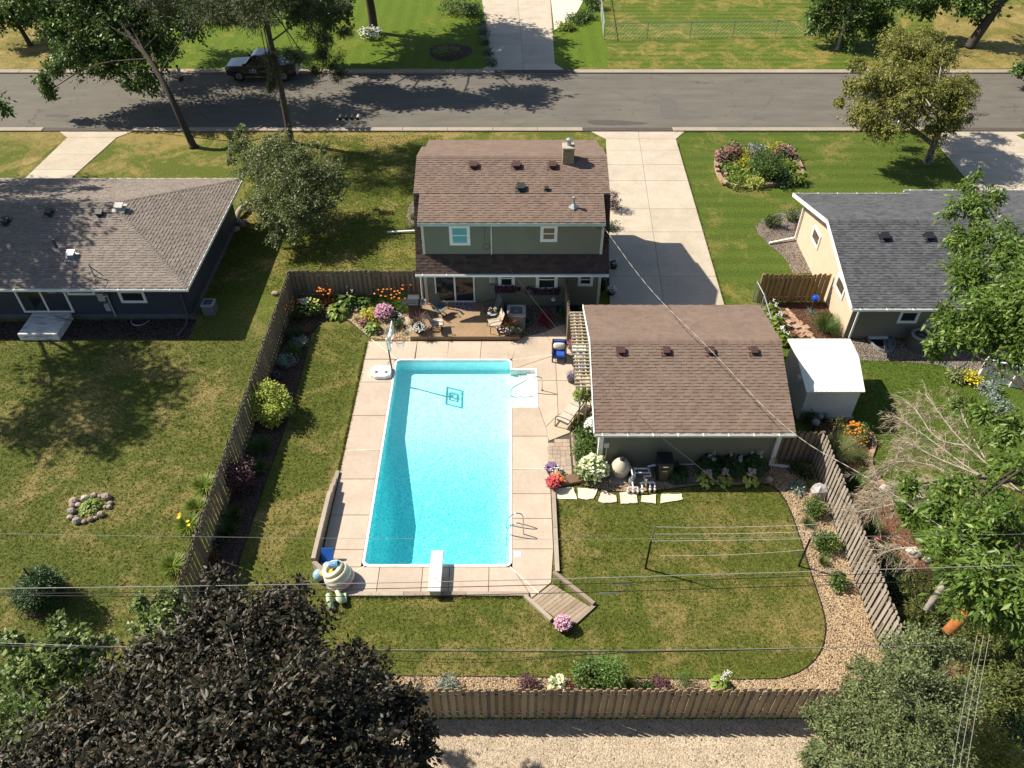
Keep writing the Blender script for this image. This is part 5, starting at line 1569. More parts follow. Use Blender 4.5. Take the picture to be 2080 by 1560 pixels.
# ladder
LD = thing('pool_ladder', 'chrome pool ladder with two looped handrails near the deep end', 'ladder', tuple(G(1048, 1075)))
for py in (1066, 1086):
    y = G(1048, py).y
    pts = [(.42, y, .03), (.42, y, .45), (.36, y, .66), (.18, y, .72), (.0, y, .62), (-.16, y, .35), (-.20, y, .0), (-.20, y, -.75)]
    MB().tube(smooth_line(pts, 2), .022, 8).build('handrail', STEEL, LD, smooth=True)
ya, yb = G(0, 1066).y, G(0, 1086).y
for z in (-.25, -.5): MB().box(-.26, -.17, yb, ya, z - .02, z + .01).build('rung', STEPS, LD)
HR = thing('handrail', 'bent chrome handrail rising beside the white pool steps', 'handrail', (1.3, 25.2, 0))
MB().tube(smooth_line([(1.32, 25.15, .03), (1.32, 25.15, .55), (1.28, 25.15, .80), (1.10, 25.15, .86), (.85, 25.15, .80), (.3, 25.15, .42), (-.05, 25.15, .12), (-.05, 25.15, -.3)], 2), .024, 8).build('rail', STEEL, HR, smooth=True)
MB().lathe([(.06, .03), (.06, .05), (.03, .055)], (1.32, 25.15, 0), 12).build('base_plate', STEEL, HR)
# diving board
DB = thing('diving_board', 'white diving board mounted at the deep end of the pool', 'diving board', (-1.55, 15.2, 0))
q0, q1 = G(868, 1202, .42), G(898, 1118, .45)
MB().bbox(q0.x + .02, q0.x + .46, q0.y, q1.y, .40, .46, .02).build('board', WHITE, DB)
for yq in (q0.y + .15, q0.y + .75): MB().box(q0.x + .06, q0.x + .42, yq - .08, yq + .08, .03, .40).build('stand', M('stand_white', (.66, .66, .62), rough=.5), DB)
for yq in (q0.y + .2, q0.y + .5): MB().lathe([(.018, 0), (.018, .012)], (q0.x + .24, yq, .46), 8).build('bolt', STEEL, DB)
c = G(1052, 1127)
tag(MB().bbox(c.x - .13, c.x + .13, c.y - .13, c.y + .13, .03, .05, .01).build('skimmer_lid', WHITE, at=tuple(c)), 'square white skimmer lid set in the deck near the deep end', 'lid')

# ------------------------------------------------------------------ deck of planks
DZ = .25
dpoly = [(-4.76, 28.60), (.36, 28.60), (.36, 29.35), (-.42, 29.35), (-.42, 31.26), (-4.4, 31.26), (-4.76, 30.9)]
DKT = thing('wooden_deck', 'low tan plank deck with diagonal boards behind the house', 'deck', (-2.2, 28.6, 0))
MB().prism(inset(ccw(dpoly), .03), .0, DZ - .03).build('deck_frame', M('deck_frame', (.06, .04, .025), rough=.9), DKT)
def clip_poly(poly, n, d0, d1):
    """the part of a convex-ish outline between two lines n.p = d0 and d1"""
    def half(P, s, d):
        out = []
        for i in range(len(P)):
            a, b = P[i], P[(i + 1) % len(P)]
            fa, fb = s * (a[0] * n[0] + a[1] * n[1] - d), s * (b[0] * n[0] + b[1] * n[1] - d)
            if fa >= 0: out.append(a)
            if fa * fb < 0:
                t = fa / (fa - fb); out.append((a[0] + (b[0] - a[0]) * t, a[1] + (b[1] - a[1]) * t))
        return out
    P = half(list(poly), 1, d0)
    return half(P, -1, d1) if P else []
th_ = math.radians(52)
nn = (-math.sin(th_), math.cos(th_))
for sub in ([(-4.76, 28.62), (.34, 28.62), (.34, 29.35), (-.42, 29.35), (-.42, 31.26), (-4.4, 31.26), (-4.76, 30.9)],):
    # cut the notch off first: two convex outlines
    for P in ([(-4.76, 28.62), (.34, 28.62), (.34, 29.35), (-4.76, 29.35)], [(-4.76, 29.35), (-.42, 29.35), (-.42, 31.26), (-4.4, 31.26), (-4.76, 30.9)]):
        ds = [p[0] * nn[0] + p[1] * nn[1] for p in P]
        k0, k1 = int(min(ds) / .142) - 1, int(max(ds) / .142) + 2
        for k in range(k0, k1):
            Q = clip_poly(P, nn, k * .142 + .004, k * .142 + .138)
            if len(Q) >= 3: MB().prism(Q, DZ - .028, DZ).build('deck_board', DECKB, DKT)
for a, b in (((-4.78, 28.60), (.38, 28.60)), ((.38, 28.60), (.38, 29.37)), ((-4.78, 28.60), (-4.78, 30.9))):
    MB().beam((*a, DZ - .115), (*b, DZ - .115), .03, .23).build('fascia_board', M('deck_fascia', (.225, .145, .085), (.20, .13, .075), 3, rough=.6), DKT)
rg = [WY(0, 0, 1)]
def deckpt(px, py, z=DZ): return G(px, py, z)
a, b = deckpt(923, 631, DZ), deckpt(967, 611, DZ)
RUG = MB().box(a.x, b.x, a.y, b.y, DZ + .002, DZ + .014)
rug = RUG.build('rug', M('rug_border', (.42, .34, .35), rough=.95), at=(a.x, a.y, DZ))
tag(rug, 'small mottled mauve rug lying before the sliding door', 'rug')
def rugmat():
    t = NT('rug_pattern'); p = t.coords()
    vo = t.node('ShaderNodeTexVoronoi', feature='DISTANCE_TO_EDGE'); vo.inputs['Scale'].default_value = 8; t.link(p, vo.inputs['Vector'])
    t.col(t.mix(t.rng(vo.outputs['Distance'], .05, .14), (.36, .29, .31), (.14, .085, .105))); return t.fin(.95, 0, .1)
MB().box(a.x + .04, b.x - .04, a.y + .04, b.y - .04, DZ + .012, DZ + .018).build('rug_field', rugmat(), rug)

# ------------------------------------------------------------------ fences of single boards
_brd = {}
def board_mesh(w_, h_, t_, mat, dog=.035):
    k = (w_, h_, t_, mat.name)
    if k not in _brd:
        m = MB()
        pr = [(-w_ / 2, 0), (w_ / 2, 0), (w_ / 2, h_ - dog), (w_ / 2 - dog, h_), (-w_ / 2 + dog, h_), (-w_ / 2, h_ - dog)]
        n = len(pr)
        m.add([(x, -t_ / 2, z) for x, z in pr] + [(x, t_ / 2, z) for x, z in pr], [tuple(range(n)), tuple(reversed(range(n, 2 * n)))] + [(i, n + i, n + (i + 1) % n, (i + 1) % n) for i in range(n)])
        _brd[k] = m.mesh('fence_board', mat)
    return _brd[k]
def fence(label, a, b, h, mat, post_mat, pitch=.235, w_=.145, z0=.06, post=2.4, group=None, caps=False, rails=(.3, 1.45), seed=0):
    a, b = Vector((*a, 0)), Vector((*b, 0)); u = (b - a).normalized(); n = Vector((u.y, -u.x, 0)); L = (b - a).length
    rz = math.atan2(u.y, u.x)
    t = thing('fence', label, 'fence', tuple(a.lerp(b, .5)), group)
    rr = random.Random(seed)
    for z in rails:
        MB().beam(a + Vector((0, 0, z)), b + Vector((0, 0, z)), .04, .088).build('rail', post_mat, t)
    k = int(L / post)
    for i in range(k + 1):
        p = a + u * (L * i / max(1, k))
        MB().obox(p + Vector((0, 0, (h + .06) / 2)), (.095, .095, h + .06), rz).build('post', post_mat, t)
    hs = [h - .03, h, h + .02]
    for side in (-1, 1):
        x = .08 if side > 0 else .08 + pitch / 2
        while x < L - .05:
            me = board_mesh(w_, rr.choice(hs), .02, mat)
            piece('fence_board', me, t, a + u * (x + rr.uniform(-.008, .008)) + n * (side * .034) + Vector((0, 0, z0 - .02 + rr.uniform(-.012, .012))), (rr.uniform(-.01, .01), rr.uniform(-.008, .008), rz))
            x += pitch
    return t
fence('long weathered board fence running down the left side of the pool yard', (-10.9, 31.75), (-10.9, 10.9), 1.72, FENCE_W, POST_W, seed=1)
fence('weathered board fence between the daylilies and the house corner', (-10.85, 31.8), (-4.25, 31.8), 1.72, FENCE_W, POST_W, seed=2)
fence('weathered board fence along the back of the yard behind the gravel', (-11, 10.66), (12.2, 10.66), 1.75, FENCE_B, POST_W, seed=3)
fence('leaning grey board fence down the right side beside the pebble strip', (12.1, 10.8), (12.1, 21.0), 1.72, FENCE_G, POST_W, seed=4)
fence('short board fence joining the garage corner to the right fence', (10.5, 21.05), (12.05, 21.05), 1.65, FENCE_W, POST_W, seed=5, post=1.5)
fence('short honey brown board fence beside the cream wall', (12.25, 31.6), (15.5, 31.6), 1.65, FENCE_Y, FENCE_Y, seed=6, post=1.6)
fence('short board fence closing the gap between the pergola and the house', (2.62, 31.25), (2.62, 28.4), 1.7, FENCE_W, POST_W, seed=7, post=1.4)
fence('narrow board gate panel at the top end of the pergola', (2.62, 28.35), (3.3, 28.35), 1.75, FENCE_W, POST_W, seed=8, post=.6)

# timber walls round the pool deck
def timber(t, a, b, z0, z1, wd, mat=TIMBER, nm='timber'):
    a, b = Vector(a), Vector(b); L = (b - a).length; u = (b - a).normalized(); k = max(1, round(L / 2.2))
    for i in range(k):
        p, q = a + u * (L * i / k + .006), a + u * (L * (i + 1) / k - .006)
        MB().beam((p.x, p.y, (z0 + z1) / 2 + random.uniform(-.006, .006)), (q.x, q.y, (z0 + z1) / 2 + random.uniform(-.006, .006)), wd, z1 - z0 - .008).build(nm, mat, t)
yA, yB = G(0, 960).y, G(0, 1152).y
xA, xB = G(693, 960).x - .12, G(650, 1152).x - .16
TW = thing('timber_wall', 'stepped old timber wall along the left side of the pool deck', 'wall', (xA, (yA + yB) / 2, 0))
for i, (y0_, z0_) in enumerate(((yA, 0), (G(0, 978).y, .14), (G(0, 996).y, .28), (G(0, 1016).y, .40))):
    f = (yA - y0_) / (yA - yB)
    timber(TW, (xA + (xB - xA) * f, y0_), (xB, yB), z0_, z0_ + .15, .15)
e = (bl[0] + .05, bot_y + .02)
for z0_ in (0, .14, .28): timber(TW, (xB, yB - .03), e, z0_, z0_ + .15, .15)
TB = thing('timber_edge', 'low flat timber edging at the bottom of the pool deck', 'edging', (-2, bot_y, 0))
timber(TB, (bl[0] + .05, bot_y - .09), (bl[5], bot_y - .09), -.02, .075, .16)
TR = thing('timber_edge', 'low flat timber edging along the right side of the pool deck', 'edging', (xr, 18, 0))
timber(TR, (xr + .10, G(0, 996).y), (xr + .10, G(0, 1164).y), -.02, .13, .15)
# the plank ramp
RP = thing('plank_ramp', 'weathered plank ramp stepping from the pool deck down to the lawn', 'ramp', tuple(G(1140, 1225)))
A, Bc, Cc, D = G(1078, 1219, .05), G(1121, 1186, .05), G(1201, 1235, .03), G(1152, 1272, .03)
N_ = 11
for i in range(N_):
    f0, f1 = (i + .04) / N_, (i + .96) / N_
    P = [A.lerp(D, f0), Bc.lerp(Cc, f0), Bc.lerp(Cc, f1), A.lerp(D, f1)]
    z = .07 - .03 * i / N_
    MB().prism([(p.x, p.y) for p in P], .01, z + random.uniform(-.004, .004)).build('plank', RAMPW, RP)
for a, b, z in (((1124, 1166), (1206, 1230), .17), ((1066, 1213), (1120, 1262), .15), ((1207, 1231), (1166, 1268), .08)):
    p, q = G(*a), G(*b); timber(RP, (p.x, p.y), (q.x, q.y), -.02, z, .13)

# ------------------------------------------------------------------ pergola beside the garage
PG = thing('pergola', 'pale slatted wooden pergola attached to the garage wall', 'pergola', (2.9, 25.5, 0))
pz = 2.15
ya, yb = G(0, 636, pz).y, G(0, 786, pz).y
for xq in (2.80, 3.06):
    MB().beam((xq, yb - .1, pz - .08), (xq, ya + .1, pz - .08), .04, .11).build('beam', PERG, PG)
    for yq in (yb + .05, (ya + yb) / 2, ya - .05): MB().box(xq - .035, xq + .035, yq - .035, yq + .035, 0, pz - .14).build('post', PERG, PG)
ns = 23
for i in range(ns):
    yq = yb + (ya - yb) * i / (ns - 1)
    MB().box(2.57, 3.28, yq - .016, yq + .016, pz - .02, pz + .06).build('slat', PERG, PG)

# ------------------------------------------------------------------ pool equipment by the garage
FZ = G(1263, 955)
SF = thing('sand_filter', 'beige domed pool sand filter tank by the garage wall', 'pool filter', (4.45, 20.35, 0))
fx, fy = WY(1262, 945, 20.35).x, 20.35
MB().lathe([(.24, .0), (.26, .04), (.27, .10), (.33, .22), (.35, .40), (.36, .43), (.365, .48), (.36, .53), (.33, .62), (.25, .76), (.13, .88), (.10, .90)], (fx, fy, 0), 26).build('tank', M('tank_beige', (.56, .50, .38), (.52, .46, .35), 2, rough=.45), SF, smooth=True)
MB().lathe([(.10, .89), (.10, .97), (.07, 1.0), (.05, 1.0)], (fx, fy, 0), 14).build('valve_cap', BLACKPL, SF)
for k in range(22):
    t = 2 * PI * k / 22; MB().obox((fx + .365 * math.cos(t), fy + .365 * math.sin(t), .48), (.03, .05, .07), t).build('clamp_bolt', M('tank_band', (.44, .39, .29), rough=.5), SF)
MB().bbox(fx - .45, fx + 1.3, fy - .5, fy + .35, .0, .06, .02).build('filter_pad', KERB, SF)
hx = WY(1350, 940, 20.3).x
HT = thing('pool_heater', 'black upright pool heater with grey front panel by the garage', 'heater', (hx, 20.25, 0))
MB().bbox(hx - .28, hx + .28, 19.98, 20.6, .06, .98, .04).build('cabinet', M('heater_black', (.018, .018, .022), rough=.4), HT)
MB().bbox(hx - .30, hx + .30, 19.96, 20.62, .98, 1.06, .03).build('lid', BLACKPL, HT)
MB().box(hx - .20, hx + .14, 19.955, 19.985, .10, .72).build('front_panel', M('heater_panel', (.09, .075, .06), rough=.4), HT)
MB().box(hx - .11, hx + .06, 19.945, 19.958, .63, .67).build('badge', STEEL, HT)
MB().box(hx - .12, hx + .08, 19.965, 19.978, .86, .90).build('badge', STEEL, HT)
PP = thing('pool_pump', 'grey pool pump with clear strainer lid and white pipe manifold', 'pump', (5.1, 20.1, 0))
px_ = WY(1283, 968, 20.0).x
MB().lathe([(.11, .06), (.13, .12), (.13, .30), (.10, .33)], (px_, 19.85, 0), 14).build('strainer', M('pump_grey', (.20, .21, .21), rough=.5), PP, smooth=True)
MB().lathe([(.10, .33), (.10, .36), (.02, .37)], (px_, 19.85, 0), 14).build('strainer_lid', M('lid_clear', (.10, .13, .13), rough=.15), PP)
MB().tube([(px_, 19.95, .2), (px_, 20.4, .2)], .11, 12).build('motor', M('pump_dark', (.03, .03, .035), rough=.5), PP)
def pvc(pts, nm='pipe'): MB().tube(pts, .032, 8).build(nm, PVC, PP, smooth=False)
zr_ = .28
pvc([(px_, 19.85, .35), (px_, 19.85, .55), (px_ - .02, 20.25, .55)])
pvc([(px_, 19.74, zr_), (px_, 19.48, zr_)])
pvc([(px_ - .20, 19.46, zr_), (px_ + .18, 19.46, zr_)])
for dx in (-.20, 0, .18):
    MB().tube([(px_ + dx, 19.46, zr_), (px_ + dx, 19.40, zr_ - .02), (px_ + dx, 19.36, .0)], .032, 8).build('pipe', PVC, PP)
    MB().lathe([(.05, .12), (.05, .20)], (px_ + dx, 19.37, 0), 8).build('valve', WHITE, PP)
hx0 = hx - .3
pvc([(px_ + .12, 20.35, .42), (px_ + .12, 20.05, .42), (px_ + .12, 19.95, .2)])
pvc([(px_ + .12, 20.30, .42), (hx0 - .30, 20.30, .42), (hx0 - .30, 20.10, .42)]); pvc([(hx0 - .30, 20.40, .42), (hx0 - .1, 20.40, .5), (hx0, 20.40, .5)])
pvc([(px_ + .16, 20.18, .30), (hx0 - .22, 20.18, .30), (hx0 - .22, 20.50, .36), (hx0, 20.50, .36)])
pvc([(hx0 - .22, 20.18, .30), (hx0 - .22, 20.02, .30), (hx0 - .48, 20.02, .30), (hx0 - .48, 19.72, .30)])
pvc([(hx0 - .62, 19.70, .30), (hx0 - .12, 19.70, .30)])
for dx in (-.62, -.30, -.12):
    MB().tube([(hx0 + dx, 19.70, .30), (hx0 + dx, 19.5 if dx > -.5 else 19.42, .28), (hx0 + dx, 19.46 if dx > -.5 else 19.36, .0)], .032, 8).build('pipe', PVC, PP)
    MB().lathe([(.05, .12), (.05, .20)], (hx0 + dx, 19.47 if dx > -.5 else 19.37, 0), 8).build('valve', WHITE, PP)

# ------------------------------------------------------------------ air conditioners
def ac_unit(label, c, w_, h_, mat, top, round_=False):
    t = thing('air_conditioner', label, 'air conditioner', c)
    x, y, z = c
    if round_:
        MB().lathe([(w_ * .5, z), (w_ * .5, z + h_ - .05)], (x, y, 0), 20).build('louvre_case', mat, t)
        ring = MB().torus((x, y, z + h_ - .03), w_ * .44, .07, 22, 6).build('top_rim', top, t)
        for i in range(7): MB().torus((x, y, z + .08 + i * (h_ - .2) / 6), w_ * .505, .010, 20, 4).build('louvre', mat, t)
    else:
        MB().bbox(x - w_ / 2 + .02, x + w_ / 2 - .02, y - w_ / 2 + .02, y + w_ / 2 - .02, z, z + h_ - .06, .02).build('coil_case', mat, t)
        lv = MB()
        k = int(h_ / .055)
        for i in range(k): lv.box(x - w_ / 2, x + w_ / 2, y - w_ / 2, y + w_ / 2, z + .03 + i * .05, z + .05 + i * .05)
        lv.build('louvre', mat, t, kind='stuff')
        m = MB()
        ro = rrect(x - w_ / 2 - .02, x + w_ / 2 + .02, y - w_ / 2 - .02, y + w_ / 2 + .02, .08, 5); n = len(ro)
        ri = [(x + .36 * w_ / .8 * math.cos(math.atan2(q[1] - y, q[0] - x)), y + .36 * w_ / .8 * math.sin(math.atan2(q[1] - y, q[0] - x))) for q in ro]
        for i in range(n):
            j = (i + 1) % n
            m.add([(*ro[i], z + h_ - .08), (*ro[j], z + h_ - .08), (*ro[j], z + h_), (*ro[i], z + h_), (*ri[j], z + h_ + .01), (*ri[i], z + h_ + .01), (*ri[j], z + h_ - .12), (*ri[i], z + h_ - .12)], [(0, 1, 2, 3), (3, 2, 4, 5), (5, 4, 6, 7)])
        m.build('top_cover', top, t)
    R = w_ * .40
    MB().lathe([(R * .3, z + h_ - .10), (R * .3, z + h_ - .04), (.02, z + h_ - .03)], (x, y, 0), 12).build('fan_hub', top, t)
    for k in range(3):
        a = 2.1 * k + .5; MB().obox((x + R * .6 * math.cos(a), y + R * .6 * math.sin(a), z + h_ - .12), (R * .75, R * .42, .015), a, .3).build('fan_blade', M('fan_grey', (.14, .16, .18), rough=.5), t)
    g = MB()
    for k in range(1, 6): g.torus((x, y, z + h_ - .01), R * k / 5.4, .006, 22, 4)
    g.build('fan_grille', DKGREY, t, kind='stuff')
    return t
c = G(1049, 657)
ac_unit('beige louvred air conditioner with open fan top beside the deck', (WY(1049, 640, 29.75).x, 29.75, 0), .84, .92, M('ac_beige', (.24, .22, .18), rough=.6), M('ac_top', (.34, .36, .36), rough=.5))
ac_unit('grey air conditioner on the shaded side of the slate house', tuple(G(429, 634)), .58, .62, M('ac_grey', (.17, .18, .19), rough=.6), M('ac_top2', (.30, .32, .33), rough=.5))
ac_unit('round taupe air conditioner by the window well of the cream house', tuple(G(1860, 705)), .86, .78, M('ac_taupe', (.12, .105, .09), rough=.6), M('ac_top3', (.33, .31, .28), rough=.6), True)
c = G(1790, 700)
WW = thing('window_well', 'grey framed window well in the gravel by the cream house', 'window well', (c.x, 28.2, 0))
x0_, x1_ = G(1762, 690).x, G(1812, 690).x
m = MB()
for i in range(9):
    t0, t1 = PI + PI * i / 9, PI + PI * (i + 1) / 9
    pc = ((x0_ + x1_) / 2, 28.7)
    R_ = (x1_ - x0_) / 2
    p, q = (pc[0] + R_ * math.cos(t0), pc[1] + 1.0 * math.sin(t0)), (pc[0] + R_ * math.cos(t1), pc[1] + 1.0 * math.sin(t1))
    m.beam((*p, .05), (*q, .05), .05, .2)
m.build('well_rim', M('well_grey', (.22, .24, .26), rough=.5), WW)
MB().prism([(x0_ + .05, 28.72), (x1_ - .05, 28.72), (x1_ - .25, 27.8), (x0_ + .25, 27.8)], .021, .03).build('well_floor', BLACK, WW)
MB().beam((x0_ + .75, 28.7, .10), (x0_ + .55, 27.75, .10), .12, .06).build('well_brace', GALV, WW)
MB().beam((x0_, 28.68, .12), (x1_ - .25, 28.68, .12), .14, .08).build('well_brace', PVC, WW)
MB().prism([(x0_ + .85, 28.68), (x1_ - .02, 28.6), (x1_ - .3, 27.8), (x0_ + .65, 27.78)], .11, .13).build('well_cover', M('well_cover', (.14, .17, .20), rough=.3), WW)
# ------------------------------------------------------------------ deck and poolside furniture
SLING = M('sling_beige', (.50, .44, .35), (.46, .40, .32), 30, rough=.85)
SLING_G = M('sling_grey', (.13, .14, .135), (.11, .12, .115), 30, rough=.85)
FRAME = M('chair_frame', (.035, .028, .024), rough=.4)
def part_mesh(mb, name, mat, parent, M4, smooth=False):
    mb.v = [tuple(M4 @ Vector(v)) for v in mb.v]
    return mb.build(name, mat, parent, smooth=smooth)
def sling_chair(label, c, rz, mat, swivel=False):
    """arm chair of bent tube with a woven sling; faces +x before turning"""
    t = thing('patio_chair', label, 'chair', tuple(c), 'sling chairs on the deck')
    T4 = Matrix.Translation(Vector(c)) @ Matrix.Rotation(rz, 4, 'Z')
    w_ = .27
    m = MB()
    prof = [(.28, .44), (.10, .42), (-.18, .40), (-.26, .50), (-.36, .78), (-.42, 1.0)]
    for (x0, z0), (x1, z1) in zip(prof[:-1], prof[1:]):
        m.add([(x0, -w_, z0), (x0, w_, z0), (x1, w_, z1), (x1, -w_, z1), (x0, -w_, z0 - .02), (x0, w_, z0 - .02), (x1 + .01, w_, z1 - .02), (x1 + .01, -w_, z1 - .02)], [(0, 3, 2, 1), (4, 5, 6, 7), (0, 1, 5, 4), (1, 2, 6, 5), (3, 0, 4, 7)])
    seat = MB(); seat.v = m.v[:24]; seat.f = [f for f in m.f if max(f) < 24]
    back = MB(); back.v = m.v[24:]; back.f = [tuple(i - 24 for i in f) for f in m.f if min(f) >= 24]
    part_mesh(seat, 'seat', mat, t, T4); part_mesh(back, 'backrest', mat, t, T4)
    for s in (-1, 1):
        y = s * (w_ + .03)
        part_mesh(MB().tube(smooth_line([(-.42, y, 1.0), (-.27, y, .52), (-.18, y, .40), (.30, y, .43)], 1), .016, 6), 'side_rail', FRAME, t, T4, True)
        part_mesh(MB().tube(smooth_line([(-.32, y, .66), (-.1, y * 1.06, .67), (.22, y * 1.06, .66), (.32, y, .58), (.30, y, .43)], 1), .017, 6), 'armrest', FRAME, t, T4, True)
        if not swivel:
            for x in (-.22, .27): part_mesh(MB().tube([(x, y, .44), (x * 1.12, y, .0)], .016, 6), 'leg', FRAME, t, T4)
    if swivel:
        part_mesh(MB().torus((-.02, 0, .03), .27, .018, 20, 6), 'swivel_base', FRAME, t, T4, True)
        part_mesh(MB().tube([(-.25, 0, .03), (0, 0, .12), (.22, 0, .03)], .014, 5).tube([(-.02, -.26, .03), (0, 0, .12), (-.02, .26, .03)], .014, 5).tube([(0, 0, .1), (0, 0, .40)], .03, 8), 'swivel_post', FRAME, t, T4)
    return t
DD = lambda px, py: G(px, py, DZ)
sling_chair('swivel sling chair in the sun at the front left of the deck', DD(888, 668), math.radians(8), SLING, True)
sling_chair('swivel sling chair in shade behind, near the sliding door', DD(895, 640), math.radians(-48), SLING_G, True)
sling_chair('grey sling chair in shade right of the mauve rug', DD(1000, 640), math.radians(205), SLING_G)
sling_chair('cream sling chair in the sun at the right of the deck', DD(1005, 668), math.radians(196), SLING)
# little table with pots
c = DD(1001, 652)
TBL = thing('side_table', 'small round glass side table between the two right deck chairs', 'table', tuple(c))
MB().lathe([(.24, .50), (.25, .51), (.24, .52)], c, 18).build('tabletop', M('glass_top', (.35, .38, .36), rough=.15), TBL)
for k in range(3):
    a = 2.1 * k; MB().tube([c + Vector((.20 * math.cos(a), .20 * math.sin(a), .50)), c + Vector((.24 * math.cos(a), .24 * math.sin(a), 0))], .012, 5).build('leg', FRAME, TBL)
def pot(name, label, c, r, h, mat, plants, group=None, cat='planter'):
    """pot or bowl with what grows in it: (leaf, kind, n, size, height)"""
    t = thing(name, label, cat, tuple(c), group)
    MB().lathe([(r * .62, 0), (r * .78, h * .3), (r * .95, h * .85), (r, h), (r * .9, h), (r * .86, h * .9)], c, 16).build('pot', mat, t, smooth=True)
    MB().lathe([(.0, h * .88), (r * .88, h * .88)][::-1], c, 12).build('soil', MULCH_DK, t)
    for leaf, kind, n, sz, hh, off in plants:
        o = (c[0] + off[0], c[1] + off[1], c[2] + h * .85)
        if kind == 'blade':
            V, F = blade_geo(n, o, r * 1.5, hh, sz, .7); mesh_obj('blade', V, F, leaf, t)['kind'] = 'stuff'
        elif kind == 'flower':
            P = dome_pts(n, o, r * 1.05, hh, .1); V, F = flowers_geo(P, sz); mesh_obj('flower', V, F, leaf, t)['kind'] = 'stuff'
        else:
            P = dome_pts(n, o, r * 1.0, hh, .1)
            D = P - np.array(o) + RNG.normal(size=P.shape) * .1
            L = np.full(n, sz); V, F = leaf_geo(P * .55 + np.array(o) * .45 + RNG.normal(size=P.shape) * .02, D, RNG.normal(size=P.shape) * .4 + np.array([0, 0, 1]), L * (.7 + .6 * RNG.random(n)), L * .6); mesh_obj('foliage', V, F, leaf, t)
    return t
TERRA = M('pot_terracotta', (.30, .11, .06), (.25, .09, .05), 6, rough=.8)
POTDK = M('pot_dark', (.035, .03, .03), rough=.5)
POTGR = M('pot_grey', (.10, .10, .10), rough=.7)
c2 = c + Vector((-.08, .04, .52)); pot('flower_pot', 'small red potted plant on the deck side table', c2, .10, .12, TERRA, [(LF_RED, 'leaf', 90, .07, .16, (0, 0)), (FL_WHITE, 'flower', 14, .04, .2, (0, 0))])
c2 = c + Vector((.12, .05, .52)); pot('flower_pot', 'small cream flowering pot on the deck side table', c2, .09, .11, M('pot_cream', (.6, .52, .4), rough=.7), [(FL_CREAM, 'flower', 50, .05, .18, (0, 0)), (LF_MID, 'leaf', 60, .06, .14, (0, 0))])
pot('planter', 'dark planter of white petunias and purple grass at the deck front', DD(852, 672), .34, .34, POTDK, [(LF_PURPLE, 'blade', 130, .022, .75, (-.05, .16)), (LF_RUST, 'blade', 30, .02, .70, (0, .16)), (LF_MID, 'blade', 60, .03, .35, (-.16, .02)), (FL_WHITE, 'flower', 150, .075, .22, (.05, -.14))])
pot('planter', 'planter of rust red grass and pale succulents at the deck right corner', DD(1032, 676), .36, .34, POTDK, [(LF_RUST, 'blade', 130, .024, .85, (-.05, .15)), (LF_SILVER, 'leaf', 130, .10, .25, (.06, -.12)), (FL_PALEPINK, 'flower', 40, .07, .2, (-.22, -.08)), (LF_MID, 'leaf', 90, .10, .35, (0, 0))])
pot('planter', 'low pot of cream coleus on the gravel beside the deck', G(1052, 682), .24, .26, POTGR, [(FL_CREAM, 'leaf', 120, .10, .30, (0, 0)), (LF_LIME, 'leaf', 60, .09, .28, (0, 0))])
pot('watering_pot', 'glossy dark teal pot on the gravel by the deck corner', G(1066, 664), .22, .36, M('teal_glaze', (.01, .07, .075), rough=.15), [(LF_DARK, 'leaf', 20, .06, .08, (0, 0))])
# grill
c = G(845, 640, .05)
GL = thing('gas_grill', 'black and grey gas grill standing left of the deck', 'grill', tuple(c))
gx, gy, gz = c.x, c.y, 0.0
MB().bbox(gx - .30, gx + .30, gy - .30, gy + .28, .10, .80, .03).build('cart', BLACKPL, GL)
m = MB(); pr = [(-.30, .82), (-.30, 1.0), (-.18, 1.16), (.05, 1.20), (.28, 1.08), (.30, .82)]
m.add([(gx - .30, gy + y, z) for y, z in pr] + [(gx + .22, gy + y, z) for y, z in pr], [tuple(range(6))[::-1], tuple(range(6, 12))] + [(i, (i + 1) % 6, 6 + (i + 1) % 6, 6 + i) for i in range(6)])
m.build('lid', M('grill_lid', (.07, .08, .09), rough=.3), GL)
MB().tube([(gx - .26, gy - .34, .98), (gx + .2, gy - .34, .98)], .014, 6).build('lid_handle', STEEL, GL)
MB().bbox(gx + .26, gx + .56, gy - .26, gy + .22, .84, .88, .01).build('side_shelf', GALV, GL)
MB().bbox(gx - .56, gx - .33, gy - .26, gy + .22, .84, .88, .01).build('side_shelf', BLACKPL, GL)
MB().lathe([(.05, .88), (.05, .96), (.02, .98)], (gx + .40, gy + .02, 0), 10).build('side_burner', STEEL, GL)
for dx in (-.24, .24):
    for dy in (-.24, .22): MB().tube([(gx + dx - .02, gy + dy, .05), (gx + dx + .02, gy + dy, .05)], .05, 10).build('wheel', BLACK, GL)
tag(MB().prism(GP([(824, 645), (838, 645), (842, 688), (826, 686)]), .02, .06, .008).build('grill_slab', CONC_WALK, at=tuple(G(832, 670))), 'narrow pale concrete slab in the gravel under the grill', 'slab')
